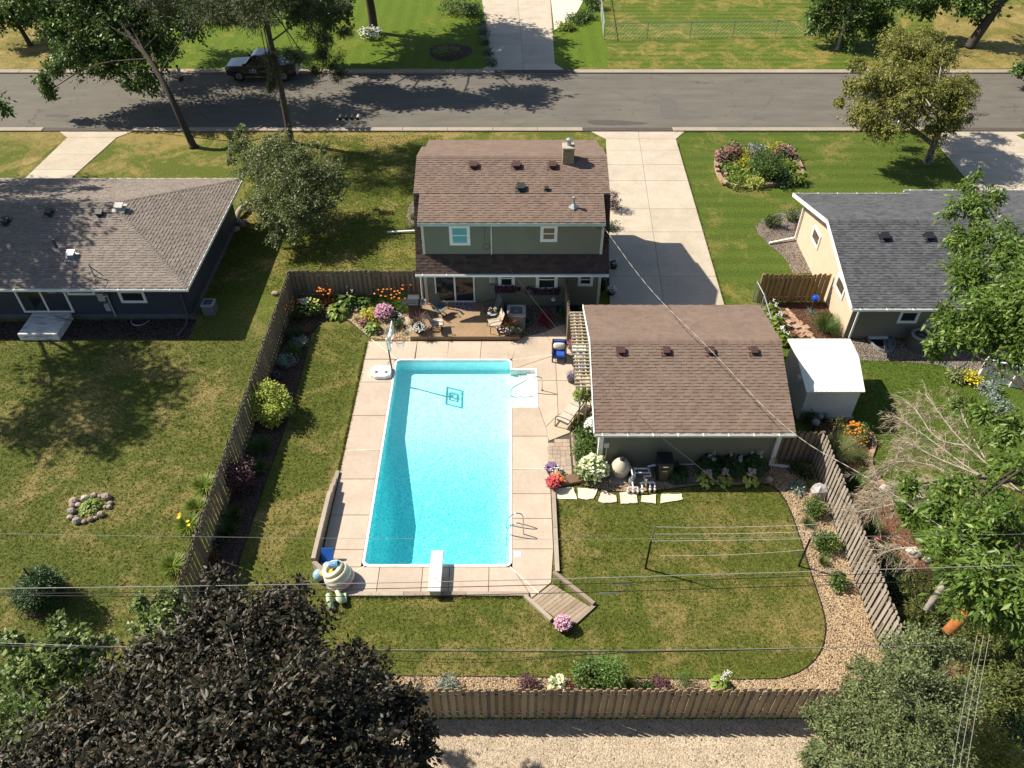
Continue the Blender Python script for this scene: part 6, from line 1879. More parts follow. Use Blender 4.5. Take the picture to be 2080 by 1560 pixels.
# blue chairs
def wicker_chair(label, c, rz, pillow=True):
    t = thing('armchair', label, 'chair', tuple(c), 'blue cushioned armchairs by the pergola')
    T4 = Matrix.Translation(Vector(c)) @ Matrix.Rotation(rz, 4, 'Z')
    WK = M('wicker_dark', (.022, .02, .028), rough=.6)
    for x in (-.30, .30):
        for y in (-.30, .28): part_mesh(MB().box(x - .03, x + .03, y - .03, y + .03, 0, .58 if y < 0 else .80), 'leg', WK, t, T4)
        part_mesh(MB().bbox(x - .04, x + .04, -.33, .30, .56, .60, .008), 'armrest', WK, t, T4)
        part_mesh(MB().box(x - .018, x + .018, -.28, .28, .26, .54), 'side_panel', WK, t, T4)
    part_mesh(MB().box(-.28, .28, -.30, .28, .24, .32), 'seat_frame', WK, t, T4)
    part_mesh(MB().obox((0, .31, .62), (.64, .05, .50), 0, -.12), 'backrest', WK, t, T4)
    BL = M('cushion_blue', (.020, .085, .42), (.018, .07, .36), 6, rough=.8)
    part_mesh(MB().bbox(-.27, .27, -.32, .24, .32, .45, .035), 'seat_cushion', BL, t, T4)
    part_mesh(MB().obox((0, .24, .66), (.50, .11, .42), 0, -.16), 'back_cushion', BL, t, T4)
    if pillow:
        m = MB().ell((0, 0, 0), (.27, .09, .18), 12, 8)
        m.v = [(x * (1 + .25 * abs(z) / .18 * (abs(x) > .1)), y, z * (1 + .2 * (abs(x) > .15))) for x, y, z in m.v]
        R = Matrix.Translation((0, .13, .63)) @ Matrix.Rotation(-.45, 4, 'X')
        m.v = [tuple(R @ Vector(v)) for v in m.v]
        part_mesh(m, 'pillow', M('pillow_cream', (.66, .58, .50), (.60, .52, .45), 8, rough=.9), t, T4, True)
    return t
wicker_chair('dark wicker armchair with blue seat and cream pillow on the pool deck', G(1135, 728), math.radians(-2))
wicker_chair('dark armchair with blue cushion half hidden under the pergola slats', G(1178, 752), math.radians(2))
c = G(1176, 728)
PT = thing('patio_table', 'pale turquoise patio table under the pergola slats', 'table', tuple(c))
MB().bbox(c.x - .34, c.x + .30, c.y - .22, c.y + .22, .58, .63, .015).build('tabletop', M('table_aqua', (.52, .66, .62), rough=.5), PT)
for dx in (-.28, .24):
    for dy in (-.18, .18): MB().box(c.x + dx - .02, c.x + dx + .02, c.y + dy - .02, c.y + dy + .02, .03, .58).build('leg', WHITE, PT)
pot('planter', 'grey pot of lavender at the corner of the pergola', G(1160, 776), .20, .30, POTGR, [(FL_VIOLET, 'flower', 120, .04, .40, (0, 0)), (LF_SILVER, 'blade', 100, .012, .45, (0, 0))])
# the glider bench
a, b = G(1144, 872, .03), G(1180, 822, .03)
u = (b - a).normalized(); ang = math.atan2(u.y, u.x)
BN = thing('glider_bench', 'long dark framed sling glider bench beside the garage', 'bench', tuple(a.lerp(b, .5)))
T4 = Matrix.Translation(a.lerp(b, .5)) @ Matrix.Rotation(ang + PI, 4, 'Z')     # length along x, faces the pool
Lb = (b - a).length
hw = Lb / 2
for i in range(3):
    x0_, x1_ = -hw + Lb * i / 3 + .02, -hw + Lb * (i + 1) / 3 - .02
    part_mesh(MB().add([(x0_, -.30, .46), (x1_, -.30, .46), (x1_, .20, .40), (x0_, .20, .40), (x0_, -.30, .43), (x1_, -.30, .43), (x1_, .20, .37), (x0_, .20, .37)], [(0, 1, 2, 3), (7, 6, 5, 4), (0, 4, 5, 1), (1, 5, 6, 2), (2, 6, 7, 3), (3, 7, 4, 0)]), 'seat', M('sling_pale', (.58, .52, .44), rough=.85), BN, T4)
    part_mesh(MB().add([(x0_, .20, .42), (x1_, .20, .42), (x1_, .42, .95), (x0_, .42, .95), (x0_, .23, .42), (x1_, .23, .42), (x1_, .45, .95), (x0_, .45, .95)], [(0, 1, 2, 3), (7, 6, 5, 4), (0, 4, 5, 1), (1, 5, 6, 2), (2, 6, 7, 3), (3, 7, 4, 0)]), 'backrest', M('sling_back', (.20, .17, .14), rough=.85), BN, T4)
part_mesh(MB().tube([(-hw, .43, .96), (hw, .43, .96)], .02, 6), 'top_rail', FRAME, BN, T4)
for s in (-1, 1):
    x = s * (hw + .02)
    part_mesh(MB().tube(smooth_line([(x, .43, .96), (x, .22, .42), (x, .18, .38), (x, -.32, .45)], 1), .02, 6), 'side_rail', FRAME, BN, T4)
    part_mesh(MB().tube(smooth_line([(x, .36, .68), (x, .0, .70), (x, -.34, .66), (x, -.38, .45), (x, -.38, .0)], 2), .02, 6), 'arm_leg', FRAME, BN, T4)
    part_mesh(MB().tube([(x, .34, .62), (x, .48, 0)], .02, 6), 'leg', FRAME, BN, T4)
    part_mesh(MB().tube([(x * .55, .30, .40), (x * .62, .50, 0)], .018, 6), 'leg', FRAME, BN, T4)
part_mesh(MB().tube([(-hw, .48, .04), (hw, .48, .04)], .015, 6).tube([(-hw, -.36, .04), (hw, -.36, .04)], .015, 6), 'floor_rail', FRAME, BN, T4)
# hanging basket
c = G(1184, 800, 1.5)
HB = thing('hanging_basket', 'bushy yellow green hanging basket at the end of the pergola', 'hanging basket', tuple(c))
MB().lathe([(.08, -.16), (.20, -.02), (.22, .04), (.20, .04)], c, 14).build('basket', M('coir', (.14, .09, .05), rough=.95), HB)
MB().tube([c + Vector((0, 0, 0)), c + Vector((.04, 0, .62))], .008, 4).build('chain', BLACK, HB)
P = dome_pts(520, tuple(c + Vector((0, 0, -.05))), .33, .34, .0); P[:, 2] -= .25 * RNG.random(520) * (RNG.random(520) < .5)
V, F = leaf_geo(P, P - np.array(c) + RNG.normal(size=P.shape) * .2 - np.array([0, 0, .1]), RNG.normal(size=P.shape) * .4 + np.array([0, 0, 1]), np.full(520, .13), np.full(520, .07)); mesh_obj('foliage', V, F, LF_LIME, HB)
# pots round the paver path and the wooden step
c = G(1118, 985)
tag(MB().prism(GP([(1136, 976), (1172, 964), (1182, 982), (1132, 992)]), .0, .16, .015).build('wooden_step', M('step_brown', (.18, .105, .065), (.15, .085, .05), 4, rough=.7), at=tuple(G(1155, 982))), 'brown wooden step between the petunia pots and the flagstones', 'step')
pot('planter', 'pot of red and coral petunias at the end of the paver path', G(1124, 988), .30, .30, POTDK, [(FL_RED, 'flower', 190, .09, .30, (.0, -.05)), (LF_MID, 'leaf', 120, .09, .30, (0, 0)), (FL_ORANGE, 'flower', 40, .07, .32, (.1, .12))])
pot('planter', 'pot of violet and white petunias at the edge of the paver path', G(1122, 962), .26, .26, POTDK, [(FL_VIOLET, 'flower', 90, .08, .24, (-.05, .08)), (FL_WHITE, 'flower', 70, .07, .24, (.10, -.08)), (LF_MID, 'leaf', 80, .08, .24, (0, 0))])
pot('planter', 'heaped pot of lilac petunias beside the foot of the plank ramp', G(1142, 1275), .28, .26, POTGR, [(FL_PINK, 'flower', 150, .075, .36, (0, 0)), (FL_PALEPINK, 'flower', 110, .075, .34, (0, 0)), (LF_MID, 'leaf', 160, .09, .32, (0, 0)), (LF_PURPLE, 'leaf', 70, .09, .30, (0, 0))])
pot('planter', 'tall black urn of white flowers at the rear house corner', G(1224, 588), .20, .85, POTDK, [(FL_WHITE, 'flower', 110, .07, .28, (0, 0)), (LF_MID, 'leaf', 60, .08, .25, (0, 0))])
pot('planter', 'low pot of white and pink flowers on the driveway edge', G(1242, 598), .22, .30, POTDK, [(FL_WHITE, 'flower', 90, .07, .28, (0, 0)), (FL_PALEPINK, 'flower', 30, .06, .26, (0, 0)), (LF_DARK, 'leaf', 90, .08, .28, (0, 0))])
pot('planter', 'pot of dark foliage and white flowers against the house side', G(1246, 545), .22, .34, POTDK, [(FL_WHITE, 'flower', 50, .07, .30, (0, 0)), (LF_DARK, 'leaf', 150, .10, .34, (0, 0))])

# ------------------------------------------------------------------ basketball hoop
base = G(797, 757)
BH = thing('basketball_hoop', 'portable poolside basketball hoop with white water base', 'basketball hoop', tuple(G(775, 762)))
a, b = G(752, 772), G(798, 748)
m = MB().prism(smooth_poly([(a.x, a.y), (b.x, a.y), (b.x + .03, (a.y + b.y) / 2), (b.x, b.y), (a.x + .12, b.y), (a.x, b.y - .2)], 1), .035, .22, .04)
m.build('water_base', WHITE, BH)
for px in (764, 784):
    c = G(px, 756, .2); MB().lathe([(.06, .2), (.09, .22), (.04, .27)], (c.x, c.y, 0), 12).build('filler_cap', GALV, BH)
bx, by = base.x, base.y
MB().tube([(bx, by, .1), (bx - .03, by, 1.45)], .035, 8).build('lower_pole', DKGREY, BH)
MB().tube([(bx - .03, by, 1.4), (bx - .06, by, 2.0)], .042, 8).tube([(bx - .06, by, 1.95), (bx + .14, by, 2.40)], .03, 8).tube([(bx - .05, by, 1.6), (bx + .14, by, 1.95)], .022, 6).build('upper_pole', WHITE, BH)
MB().tube([(bx - .3, by, .2), (bx, by, .8)], .014, 5).build('brace', STEEL, BH)
xb = bx + .17
bw, z0_, z1_ = .56, 1.75, 2.55
fr_ = MB()
for y0_, y1_, p, q in ((by - bw, by + bw, z0_, z0_ + .06), (by - bw, by + bw, z1_ - .06, z1_), (by - bw, by - bw + .06, z0_ + .06, z1_ - .06), (by + bw - .06, by + bw, z0_ + .06, z1_ - .06),
                       (by - .24, by + .24, 2.28, 2.33), (by - .24, by - .19, 1.95, 2.28), (by + .19, by + .24, 1.95, 2.28), (by - .24, by + .24, 1.90, 1.95)):
    fr_.box(xb - .02, xb + .02, y0_, y1_, p, q)
fr_.build('backboard_frame', WHITE, BH)
t = NT('clear_panel'); t.n.remove(t.b)
tr = t.node('ShaderNodeBsdfTransparent'); gl = t.node('ShaderNodeBsdfGlossy'); gl.inputs['Roughness'].default_value = .05
mx = t.node('ShaderNodeMixShader'); mx.inputs[0].default_value = .06; t.link(tr.outputs[0], mx.inputs[1]); t.link(gl.outputs[0], mx.inputs[2]); t.link(mx.outputs[0], t.out.inputs[0]); tr.inputs[0].default_value = (.9, .93, .93, 1)
MB().box(xb - .005, xb + .005, by - bw + .05, by + bw - .05, z0_ + .05, z1_ - .05).build('backboard', t.m, BH)
ORANGE = M('rim_orange', (.62, .10, .03), rough=.4)
rim = MB().torus((xb + .36, by, 1.92), .22, .012, 26, 6).box(xb + .02, xb + .15, by - .06, by + .06, 1.88, 1.93).build('rim', ORANGE, BH)
q = MB()
for i in range(12):
    for s in (-1, 1):
        pts = []
        for k in range(6):
            r_ = .22 - .018 * k; aa = 2 * PI * i / 12 + s * k * .26; pts.append((xb + .36 + r_ * math.cos(aa), by + r_ * math.sin(aa), 1.92 - .075 * k))
        q.tube(pts, .004, 3, cap=False)
q.build('net', WHITE, rim, kind='stuff')

# ------------------------------------------------------------------ volleyball net, floats, odds and ends
pL, pR = G(1311, 1155), G(1622, 1150)
VN = thing('volleyball_net', 'volleyball net of thin cords strung between two dark posts', 'net', tuple(pL.lerp(pR, .5)))
for p in (pL, pR):
    MB().tube([p, p + Vector((0, 0, 1.66))], .038, 8).build('post', BLACK, VN); MB().tube([p + Vector((0, 0, 1.6)), p + Vector((.02, 0, 2.5))], .018, 6).build('post_extension', GALV, VN)
cords = MB()
for i, (z, sag) in enumerate(((2.46, .08), (2.06, .05), (1.66, .03))):
    pts = [(pL + Vector((0, 0, z))).lerp(pR + Vector((0, 0, z)), k / 14) - Vector((0, 0, sag * 4 * (k / 14) * (1 - k / 14))) for k in range(15)]
    MB().tube(pts, .0055, 4).build('net_cord', M('cord_white', (.62, .62, .58), rough=.8), VN)
dl_ = Vector((.35, -.1, 0))
pts = [(pL + dl_ + Vector((0, 0, .95))).lerp(pR + Vector((.0, 0, 1.0)), k / 14) - Vector((0, 0, .12 * 4 * (k / 14) * (1 - k / 14))) for k in range(15)]
MB().tube(pts, .0055, 4).build('net_cord', M('cord_white', (.62, .62, .58)), VN)
MB().tube([pL + Vector((.03, 0, 1.9)), pL + dl_ + Vector((0, 0, .95))], .012, 5).build('net_side_cord', GALV, VN)

c = G(697, 1188, .3)
PF = thing('pool_float', 'stacked inflatable ring and printed paddling drum in the deck corner', 'inflatable', tuple(c))
dr_ = G(694, 1186, 0)
R4 = Matrix.Translation((dr_.x, dr_.y + .08, .04)) @ Matrix.Rotation(math.radians(-20), 4, 'Y') @ Matrix.Rotation(math.radians(-8), 4, 'X')
def printed():
    t = NT('float_print'); p = t.coords('obj')
    sx_ = t.node('ShaderNodeSeparateXYZ'); t.link(t.coords(), sx_.inputs[0])
    c = t.ramp(sx_.outputs[2], [(0.0, (.08, .36, .62)), (.16, (.08, .36, .62)), (.17, (.60, .36, .34)), (.42, (.66, .44, .40)), (.43, (.74, .70, .52)), (.6, (.70, .66, .42))])
    n = t.noise(t.coords(), 14, 2); c = t.mix(t.rng(n, .56, .60), c, (.70, .72, .66))
    t.col(c); return t.fin(.35, 0, .5)
part_mesh(MB().lathe([(.46, .0), (.52, .06), (.52, .20), (.47, .23), (.49, .26), (.49, .40), (.45, .43), (.45, .46), (.44, .56), (.36, .58)], (0, 0, 0), 26), 'drum', printed(), PF, R4, True)
part_mesh(MB().torus((-.04, .02, .64), .30, .10, 26, 10), 'ring', M('float_cream', (.72, .68, .48), (.68, .64, .45), 4, rough=.35), PF, R4, True)
part_mesh(MB().lathe([(.02, .58), (.26, .60)], (0, 0, 0), 18), 'seat', M('float_yellow', (.62, .34, .04), rough=.4), PF, R4)
m = MB()
for k in range(6): m.torus((-.08 + .06 * k, .10, .76), .085, .042, 14, 6, (1, 0, .15))
part_mesh(m, 'striped_tube', M('float_blue', (.05, .20, .42), (.20, .36, .52), 14, rough=.35, lo=.46, hi=.54), PF, R4, True)
for i, (px, py, r_, mt, lab) in enumerate(((648, 1168, .22, (.30, .45, .58), 'pale blue beach ball wedged against the timber corner'), (666, 1152, .20, (.34, .48, .60), 'second pale blue ball behind the stacked floats'))):
    c = G(px, py, r_ + .03); tag(MB().ell((c.x, c.y, c.z), r_, 18, 12).build('beach_ball', M('ball%d' % i, mt, rough=.3), at=tuple(c), smooth=True), lab, 'ball')
c = G(655, 1163, .35); tag(MB().ell((c.x + .12, c.y - .08, .42), (.20, .16, .14), 16, 10).build('float_cushion', M('float_amber', (.62, .36, .06), rough=.4), at=tuple(c), smooth=True), 'amber inflatable cushion squeezed behind the stacked floats', 'inflatable')
p = [WX(656, 1146, xB + .30), WX(679, 1146, xB + .62)]
KB = MB().obox((xB + .42, G(0, 1140).y + .05, .30), (.42, .07, .52), 0, math.radians(-38)).build('kickboard', M('board_blue', (.018, .11, .42), rough=.4), at=(xB + .42, G(0, 1140).y, 0))
tag(KB, 'flat blue board leaning on the timber wall behind the floats', 'board')
c = G(685, 1222)
GF = thing('pool_float', 'pale green inflatable with two fat tubes hanging over the timber corner', 'inflatable', tuple(c))
GRN = M('float_green', (.50, .62, .42), (.46, .58, .38), 6, rough=.4)
ex, ey = c.x, c.y
MB().tube([(ex - .30, ey + .12, .34), (ex - .24, ey - .06, .20), (ex - .10, ey - .34, .10)], [.07, .10, .09], 12).build('left_tube', GRN, GF, smooth=True)
MB().tube([(ex - .02, ey + .22, .36), (ex + .10, ey + .08, .24), (ex + .24, ey - .14, .14)], [.06, .09, .13], 12).build('right_tube', GRN, GF, smooth=True)
MB().prism([(ex - .12, ey + .05), (ex + .30, ey + .30), (ex + .36, ey - .08), (ex + .12, ey - .12)], .08, .16, .03).build('panel', GRN, GF)
MB().tube([(ex - .12, ey - .28, .12), (ex - .09, ey - .37, .11)], .08, 12).build('cuff', M('cuff_grey', (.16, .20, .19), rough=.5), GF)
MB().torus((ex - .2, ey - .08, .18), .12, .012, 14, 5, (.3, -.8, .2)).build('seam_band', M('cuff_grey', (.16, .20, .19)), GF)

# birdbath, globes, rocks
c = G(619, 612, .7)
BB = thing('birdbath', 'white round birdbath on a pedestal in the fence corner', 'birdbath', (c.x, c.y, 0))
MB().lathe([(.16, 0), (.14, .06), (.06, .12), (.055, .6), (.10, .66)], (c.x, c.y, 0), 14).build('pedestal', WHITE, BB, smooth=True)
MB().lathe([(.08, .64), (.22, .68), (.25, .74), (.23, .73), (.0, .69)], (c.x, c.y, 0), 24).build('bowl', M('bowl_white', (.66, .68, .66), rough=.5), BB, smooth=True)
def globe(label, px, py, r_, h, col, stand=True, group=None):
    c = G(px, py, h)
    t = thing('gazing_globe', label, 'garden globe', (c.x, c.y, 0), group)
    MB().ell((c.x, c.y, h), r_, 20, 14).build('globe', glass_mat('globe_%d_%d' % (int(px), int(py)), col, .05), t, smooth=True)
    if stand: MB().lathe([(.14, 0), (.12, .05), (.05, .12), (.045, h - r_ - .06), (.10, h - r_ + .02)], (c.x, c.y, 0), 12).build('stand', POTDK, t)
    return t
globe('glossy cobalt blue gazing globe on a dark stand by the cream wall', 1657, 606, .19, .85, (.008, .06, .40))
globe('glossy red garden globe half hidden behind the right fence', 1784, 1095, .14, .35, (.45, .01, .03), False)
globe('largest of the silvery globes behind the right fence by the shed', 1657, 858, .17, .55, (.20, .24, .24), True, 'silvery globes by the shed')
globe('silvery globe at the foot of the shed wall', 1666, 846, .14, .35, (.17, .21, .21), True, 'silvery globes by the shed')
globe('right-hand silvery globe at the foot of the shed wall', 1680, 845, .13, .30, (.16, .20, .20), True, 'silvery globes by the shed')
ROCKM = M('boulder_pale', (.44, .41, .40), (.32, .30, .30), 5, 8, rough=.9, bump=.5, bsc=10)
def rock(label, px, py, r3, mat, seed, jit=.2, name='rock', group=None):
    c = G(px, py, r3[2] * .6)
    m = MB().ell((c.x, c.y, r3[2] * .75), r3, 9, 6, jit, seed)
    return tag(m.build(name, mat, at=(c.x, c.y, 0), smooth=False), label, 'rock', group)
rock('large pale grey boulder leaning by the right fence on the pebbles', 1663, 1000, (.30, .26, .36), ROCKM, 3, .22, 'boulder')
rock('tan boulder at the edge of the hostas near the lawn', 1563, 976, (.15, .13, .17), M('boulder_tan', (.40, .29, .22), (.33, .24, .18), 6, rough=.9), 5, .1, 'boulder')
RW = M('rock_white', (.62, .56, .48), (.50, .45, .38), 8, rough=.9)
rock('white rock lying on the red mulch beyond the right fence', 1855, 1122, (.26, .2, .18), RW, 6)
rock('small white rock beside the larger one on the red mulch', 1882, 1137, (.16, .13, .12), RW, 7)
rock('pale rock under the dead branches at the mulch edge', 1796, 994, (.22, .17, .2), RW, 8)
rock('pale stone in the grass outside the fence corner', 559, 596, (.20, .17, .12), M('boulder_tan', (.40, .29, .22)), 9, .1)
for i, (px, py, s_, lab) in enumerate(((484, 452, .26, 'largest rounded rock at the corner of the slate house'), (492, 458, .22, 'front right rock of the pile at the slate house corner'), (480, 466, .22, 'nearest rock of the pile at the slate house corner'), (498, 450, .16, 'smallest rock of the pile, towards the ornamental tree'))):
    rock(lab, px, py, (s_, s_ * .8, s_ * .8), STONE, 20 + i, .12, 'rock', 'rocks piled at the slate house corner')
a, b = G(478, 448, .12), G(503, 414, .25)
lg = smooth_line([a, a.lerp(b, .5) + Vector((-.1, 0, .15)), b], 2)
tag(MB().tube(lg, [.20 - .09 * i / len(lg) + (.05 if i == len(lg) - 1 else 0) for i in range(len(lg))], 9).build('log', BARK_DEAD, at=tuple(a), smooth=True), 'bare grey log lying beside the slate house corner', 'log')
# ring of field stones round a stump planting
RING = [(150, 1018, 20), (174, 1012, 18), (160, 1026, 14), (192, 1006, 14), (203, 1008, 10), (216, 1009, 20), (224, 1022, 12), (222, 1030, 12), (205, 1045, 17), (194, 1052, 10), (184, 1055, 14), (170, 1060, 12), (157, 1058, 20), (143, 1051, 14), (146, 1038, 18), (147, 1027, 14), (214, 1030, 10), (155, 1050, 9)]
RS = {}
SEC = ['right', 'upper right', 'top', 'upper left', 'left', 'lower left', 'bottom', 'lower right']
for i, (px, py, rp) in enumerate(RING):
    sc_ = SEC[int(((math.degrees(math.atan2(1034 - py, px - 184)) + 22.5) % 360) // 45)]
    RS[sc_] = RS.get(sc_, 0) + 1
    lab = '%s field stone at the %s of the ring on the left lawn' % (['first rounded', 'second rounded', 'third rounded', 'fourth rounded', 'fifth rounded'][RS[sc_] - 1], sc_)
    r_ = rp * .5 * MPP(px, py) * 1.0
    rock(lab, px, py, (r_, r_ * .8, r_ * .75), STONE, 40 + i, .10, 'field_stone', 'field stones ringing the lawn planting')
# raised island bed: stacked blocks
blk = {}
def block_mesh(sz):
    if sz not in blk: blk[sz] = MB().bbox(-sz[0] / 2, sz[0] / 2, -sz[1] / 2, sz[1] / 2, 0, sz[2], .012).mesh('wall_block', BLOCK)
    return blk[sz]
BWALL = thing('block_wall', 'low curved wall of brown blocks round the front island bed', 'wall', tuple(G(1540, 345)))
isl = GP([(1456, 310), (1452, 340), (1468, 378), (1500, 381), (1560, 380), (1620, 372), (1632, 355), (1618, 325), (1600, 300)])
pl_pts = smooth_line([Vector((*p, 0)) for p in isl], 2)
Ls = [0]
for p, q in zip(pl_pts[:-1], pl_pts[1:]): Ls.append(Ls[-1] + (q - p).length)
def along(pts, Ls, s):
    for i in range(len(pts) - 1):
        if Ls[i + 1] >= s:
            f = (s - Ls[i]) / max(1e-9, Ls[i + 1] - Ls[i]); d = pts[i + 1] - pts[i]
            return pts[i].lerp(pts[i + 1], f), math.atan2(d.y, d.x)
    d = pts[-1] - pts[-2]; return pts[-1], math.atan2(d.y, d.x)
for row in range(2):
    s = .15 * row
    while s < Ls[-1] - .2:
        p, a = along(pl_pts, Ls, s + .15)
        if not (row == 1 and random.random() < .18):
            piece('wall_block', block_mesh((.29, .20, .13)), BWALL, (p.x, p.y, -.02 + row * .135), (0, 0, a + random.uniform(-.05, .05)))
        s += .30
for px, py in ((1462, 336), (1474, 355), (1474, 371), (1622, 352), (1627, 361), (1615, 330)):
    p = G(px, py, .26); piece('wall_block', block_mesh((.29, .20, .13)), BWALL, (p.x, p.y, .25), (0, 0, random.uniform(0, 3)))
# edging stones of the neighbour's bed
EDG = thing('stone_edging', 'curved tan stone edging between mulch bed and the shed lawn', 'edging', tuple(G(1768, 915)))
pts = smooth_line([G(x, y) for x, y in ((1748, 868), (1766, 878), (1776, 895), (1774, 912), (1766, 930), (1768, 950), (1780, 968), (1790, 982))], 2)
Ls2 = [0]
for p, q in zip(pts[:-1], pts[1:]): Ls2.append(Ls2[-1] + (q - p).length)
s = 0
while s < Ls2[-1] - .1:
    p, a = along(pts, Ls2, s + .14); piece('edging_stone', block_mesh((.27, .19, .10)), EDG, (p.x, p.y, 0), (0, 0, a + random.uniform(-.04, .04))); s += .285
# stone path by the blue globe
SPT = thing('stone_path', 'short path of square tan stones between the garage and cream house', 'path', tuple(G(1625, 660)))
for i, (px, py) in enumerate(((1590, 648), (1602, 654), (1612, 651), (1600, 664), (1618, 664), (1624, 657), (1616, 676), (1630, 674), (1636, 666), (1628, 683), (1643, 680), (1580, 641), (1592, 638), (1608, 642))):
    p = G(px, py); piece('path_stone', [block_mesh((.36, .30, .07)), block_mesh((.30, .26, .07))][i % 2], SPT, (p.x, p.y, .0), (0, 0, .5 + random.uniform(-.2, .2)))
ED2 = thing('stone_edging', 'straight row of brown edging bricks beside the square path stones', 'edging', tuple(G(1640, 655)))
for i in range(9):
    p = G(1600, 632).lerp(G(1652, 690), i / 8); piece('edging_stone', block_mesh((.27, .14, .10)), ED2, (p.x, p.y, .0), (0, 0, math.atan2((G(1652, 690) - G(1600, 632)).y, (G(1652, 690) - G(1600, 632)).x)))
# lattice by the cream house, partly behind the tree
LT = thing('lattice_fence', 'white diagonal lattice screen and rail behind the bright green tree', 'lattice', tuple(G(2020, 770)))
a, b = G(1985, 770, 0), G(2090, 800, 0)
a, b = Vector((a.x, a.y, 0)), Vector((b.x + .6, b.y, 0)); u = (b - a).normalized(); L = (b - a).length
hz = 1.0
for s in (-1, 1):
    x = -hz
    while x < L:
        x0_, x1_ = (x, x + hz) if s > 0 else (x + hz, x)
        p0_, p1_ = [x0_, .12], [x1_, .12 + hz]
        pts_ = []
        for k in (0, 1):
            pass
        t0, t1 = 0, 1
        dx = x1_ - x0_
        lo, hi = sorted(((0 - x0_) / dx, (L - x0_) / dx)); t0 = max(0, lo); t1 = min(1, hi)
        if t1 - t0 > .1:
            A_ = a + u * (x0_ + dx * t0) + Vector((0, 0, .12 + hz * t0)); B_ = a + u * (x0_ + dx * t1) + Vector((0, 0, .12 + hz * t1))
            MB().beam(A_ + Vector((0, -.012 * s, 0)), B_ + Vector((0, -.012 * s, 0)), .012, .045).build('lattice_slat', WHITE, LT)
        x += .14
MB().beam(a + Vector((0, 0, 1.16)), b + Vector((0, 0, 1.16)), .09, .06).build('top_rail', WHITE, LT)
MB().beam(a + Vector((0, 0, .08)), b + Vector((0, 0, .08)), .09, .07).build('bottom_rail', WHITE, LT)
for k in range(3):
    p = a + u * (L * k / 2); MB().box(p.x - .06, p.x + .06, p.y - .06, p.y + .06, 0, 1.3).build('post', WHITE, LT)
# garden hose, statue stake, metal bird stake
tag(MB().tube(smooth_line([G(1903, 725, .04), G(1915, 735, .04), G(1930, 745, .04), G(1950, 748, .04), G(1965, 735, .04)], 3), .02, 5).build('garden_hose', M('hose_teal', (.03, .14, .12), rough=.5), at=tuple(G(1920, 738))), 'teal garden hose curling over the gravel near the cream house', 'hose')
c = G(1562, 968)
GS = thing('garden_stake', 'bent metal garden stake with round wire head by the hostas', 'garden ornament', tuple(c))
MB().tube(smooth_line([c, c + Vector((.05, .05, .35)), c + Vector((-.03, .02, .55)), c + Vector((.06, .05, .95))], 2), .012, 5).build('stem', VENT_PALE, GS)
m = MB()
for k in range(5): m.torus(tuple(c + Vector((.02, .05, .90))), .13, .008, 14, 4, (math.cos(k * .63), math.sin(k * .63), .2))
m.build('wire_head', BRICK_TAN, GS, kind='stuff')
# ------------------------------------------------------------------ trees
def bl(px, py, z, rp, fz=.8, fy=1.0):
    c = G(px, py, z); r = rp * MPP(px, py, z)
    return (tuple(c), (r, r * fy, r * fz))
# crimson maple in the near left corner
mb = [bl(500, 1262, 7.0, 120), bl(420, 1330, 7.3, 130), bl(590, 1290, 6.6, 80), bl(260, 1450, 7.3, 140), bl(520, 1450, 8, 180), bl(700, 1420, 6.6, 100), bl(742, 1335, 6.2, 46), bl(815, 1440, 6.0, 66),
      bl(690, 1540, 7, 150), bl(400, 1570, 8.3, 200), bl(130, 1560, 7.6, 150), bl(835, 1530, 6, 58), bl(520, 1720, 8, 260), bl(250, 1720, 8, 220), bl(610, 1210, 6.4, 34), bl(430, 1190, 6.4, 36), bl(340, 1400, 7.0, 90)]
b0 = G(540, 1500, 7.5)
tree('maple_tree', 'large dark crimson leaved maple in the near left corner', (b0.x, b0.y, 0), mb, [(b0.x, b0.y, 0), (b0.x + .1, b0.y, 2), (b0.x - .1, b0.y + .2, 4.2), (b0.x, b0.y, 6.2)], .26, LF_MAPLE, BARK_PALE, clumps=3400, per=26, cr=.36, size=.145, aspect=.46, droop=.45, twigs=70, up=.9, branchy=(720, 13, 10), spray=.09)
# pale green creeper-like shrubs at the left bottom
lb = [bl(60, 1390, 4.6, 85), bl(125, 1325, 5.2, 50), bl(35, 1480, 4.8, 75), bl(170, 1385, 4.8, 40), bl(20, 1300, 5.2, 26), bl(105, 1270, 5.4, 20), bl(200, 1330, 4.6, 34)]
b0 = G(60, 1420, 4)
tree('lilac_bush', 'pale green loose tall bush at the lower left edge', (b0.x, b0.y, 0), lb, [(b0.x, b0.y, 0), (b0.x, b0.y, 2.0), (b0.x + .2, b0.y, 3.2)], .10, LF_VINE, BARK_PALE, clumps=300, per=14, cr=.34, size=.15, aspect=.7, cat='bush', twigs=40, branchy=(120, 10, 8), spray=.07)
vb = [bl(312, 1262, 2.0, 38), bl(345, 1222, 1.8, 34), bl(300, 1335, 2.4, 36), bl(360, 1265, 1.9, 36), bl(285, 1225, 2.3, 16), bl(322, 1300, 2.2, 34)]
b0 = G(330, 1290, 1.2)
tree('vine_thicket', 'bright green vine tangle over the near end of the left fence', (b0.x, b0.y, 0), vb, [(b0.x, b0.y, 0), (b0.x, b0.y, .8), (b0.x, b0.y, 1.5)], .06, LF_VINE, BARK, clumps=150, per=13, cr=.26, size=.13, aspect=.7, cat='vine', twigs=20, branchy=(80, 9, 8), spray=.07)
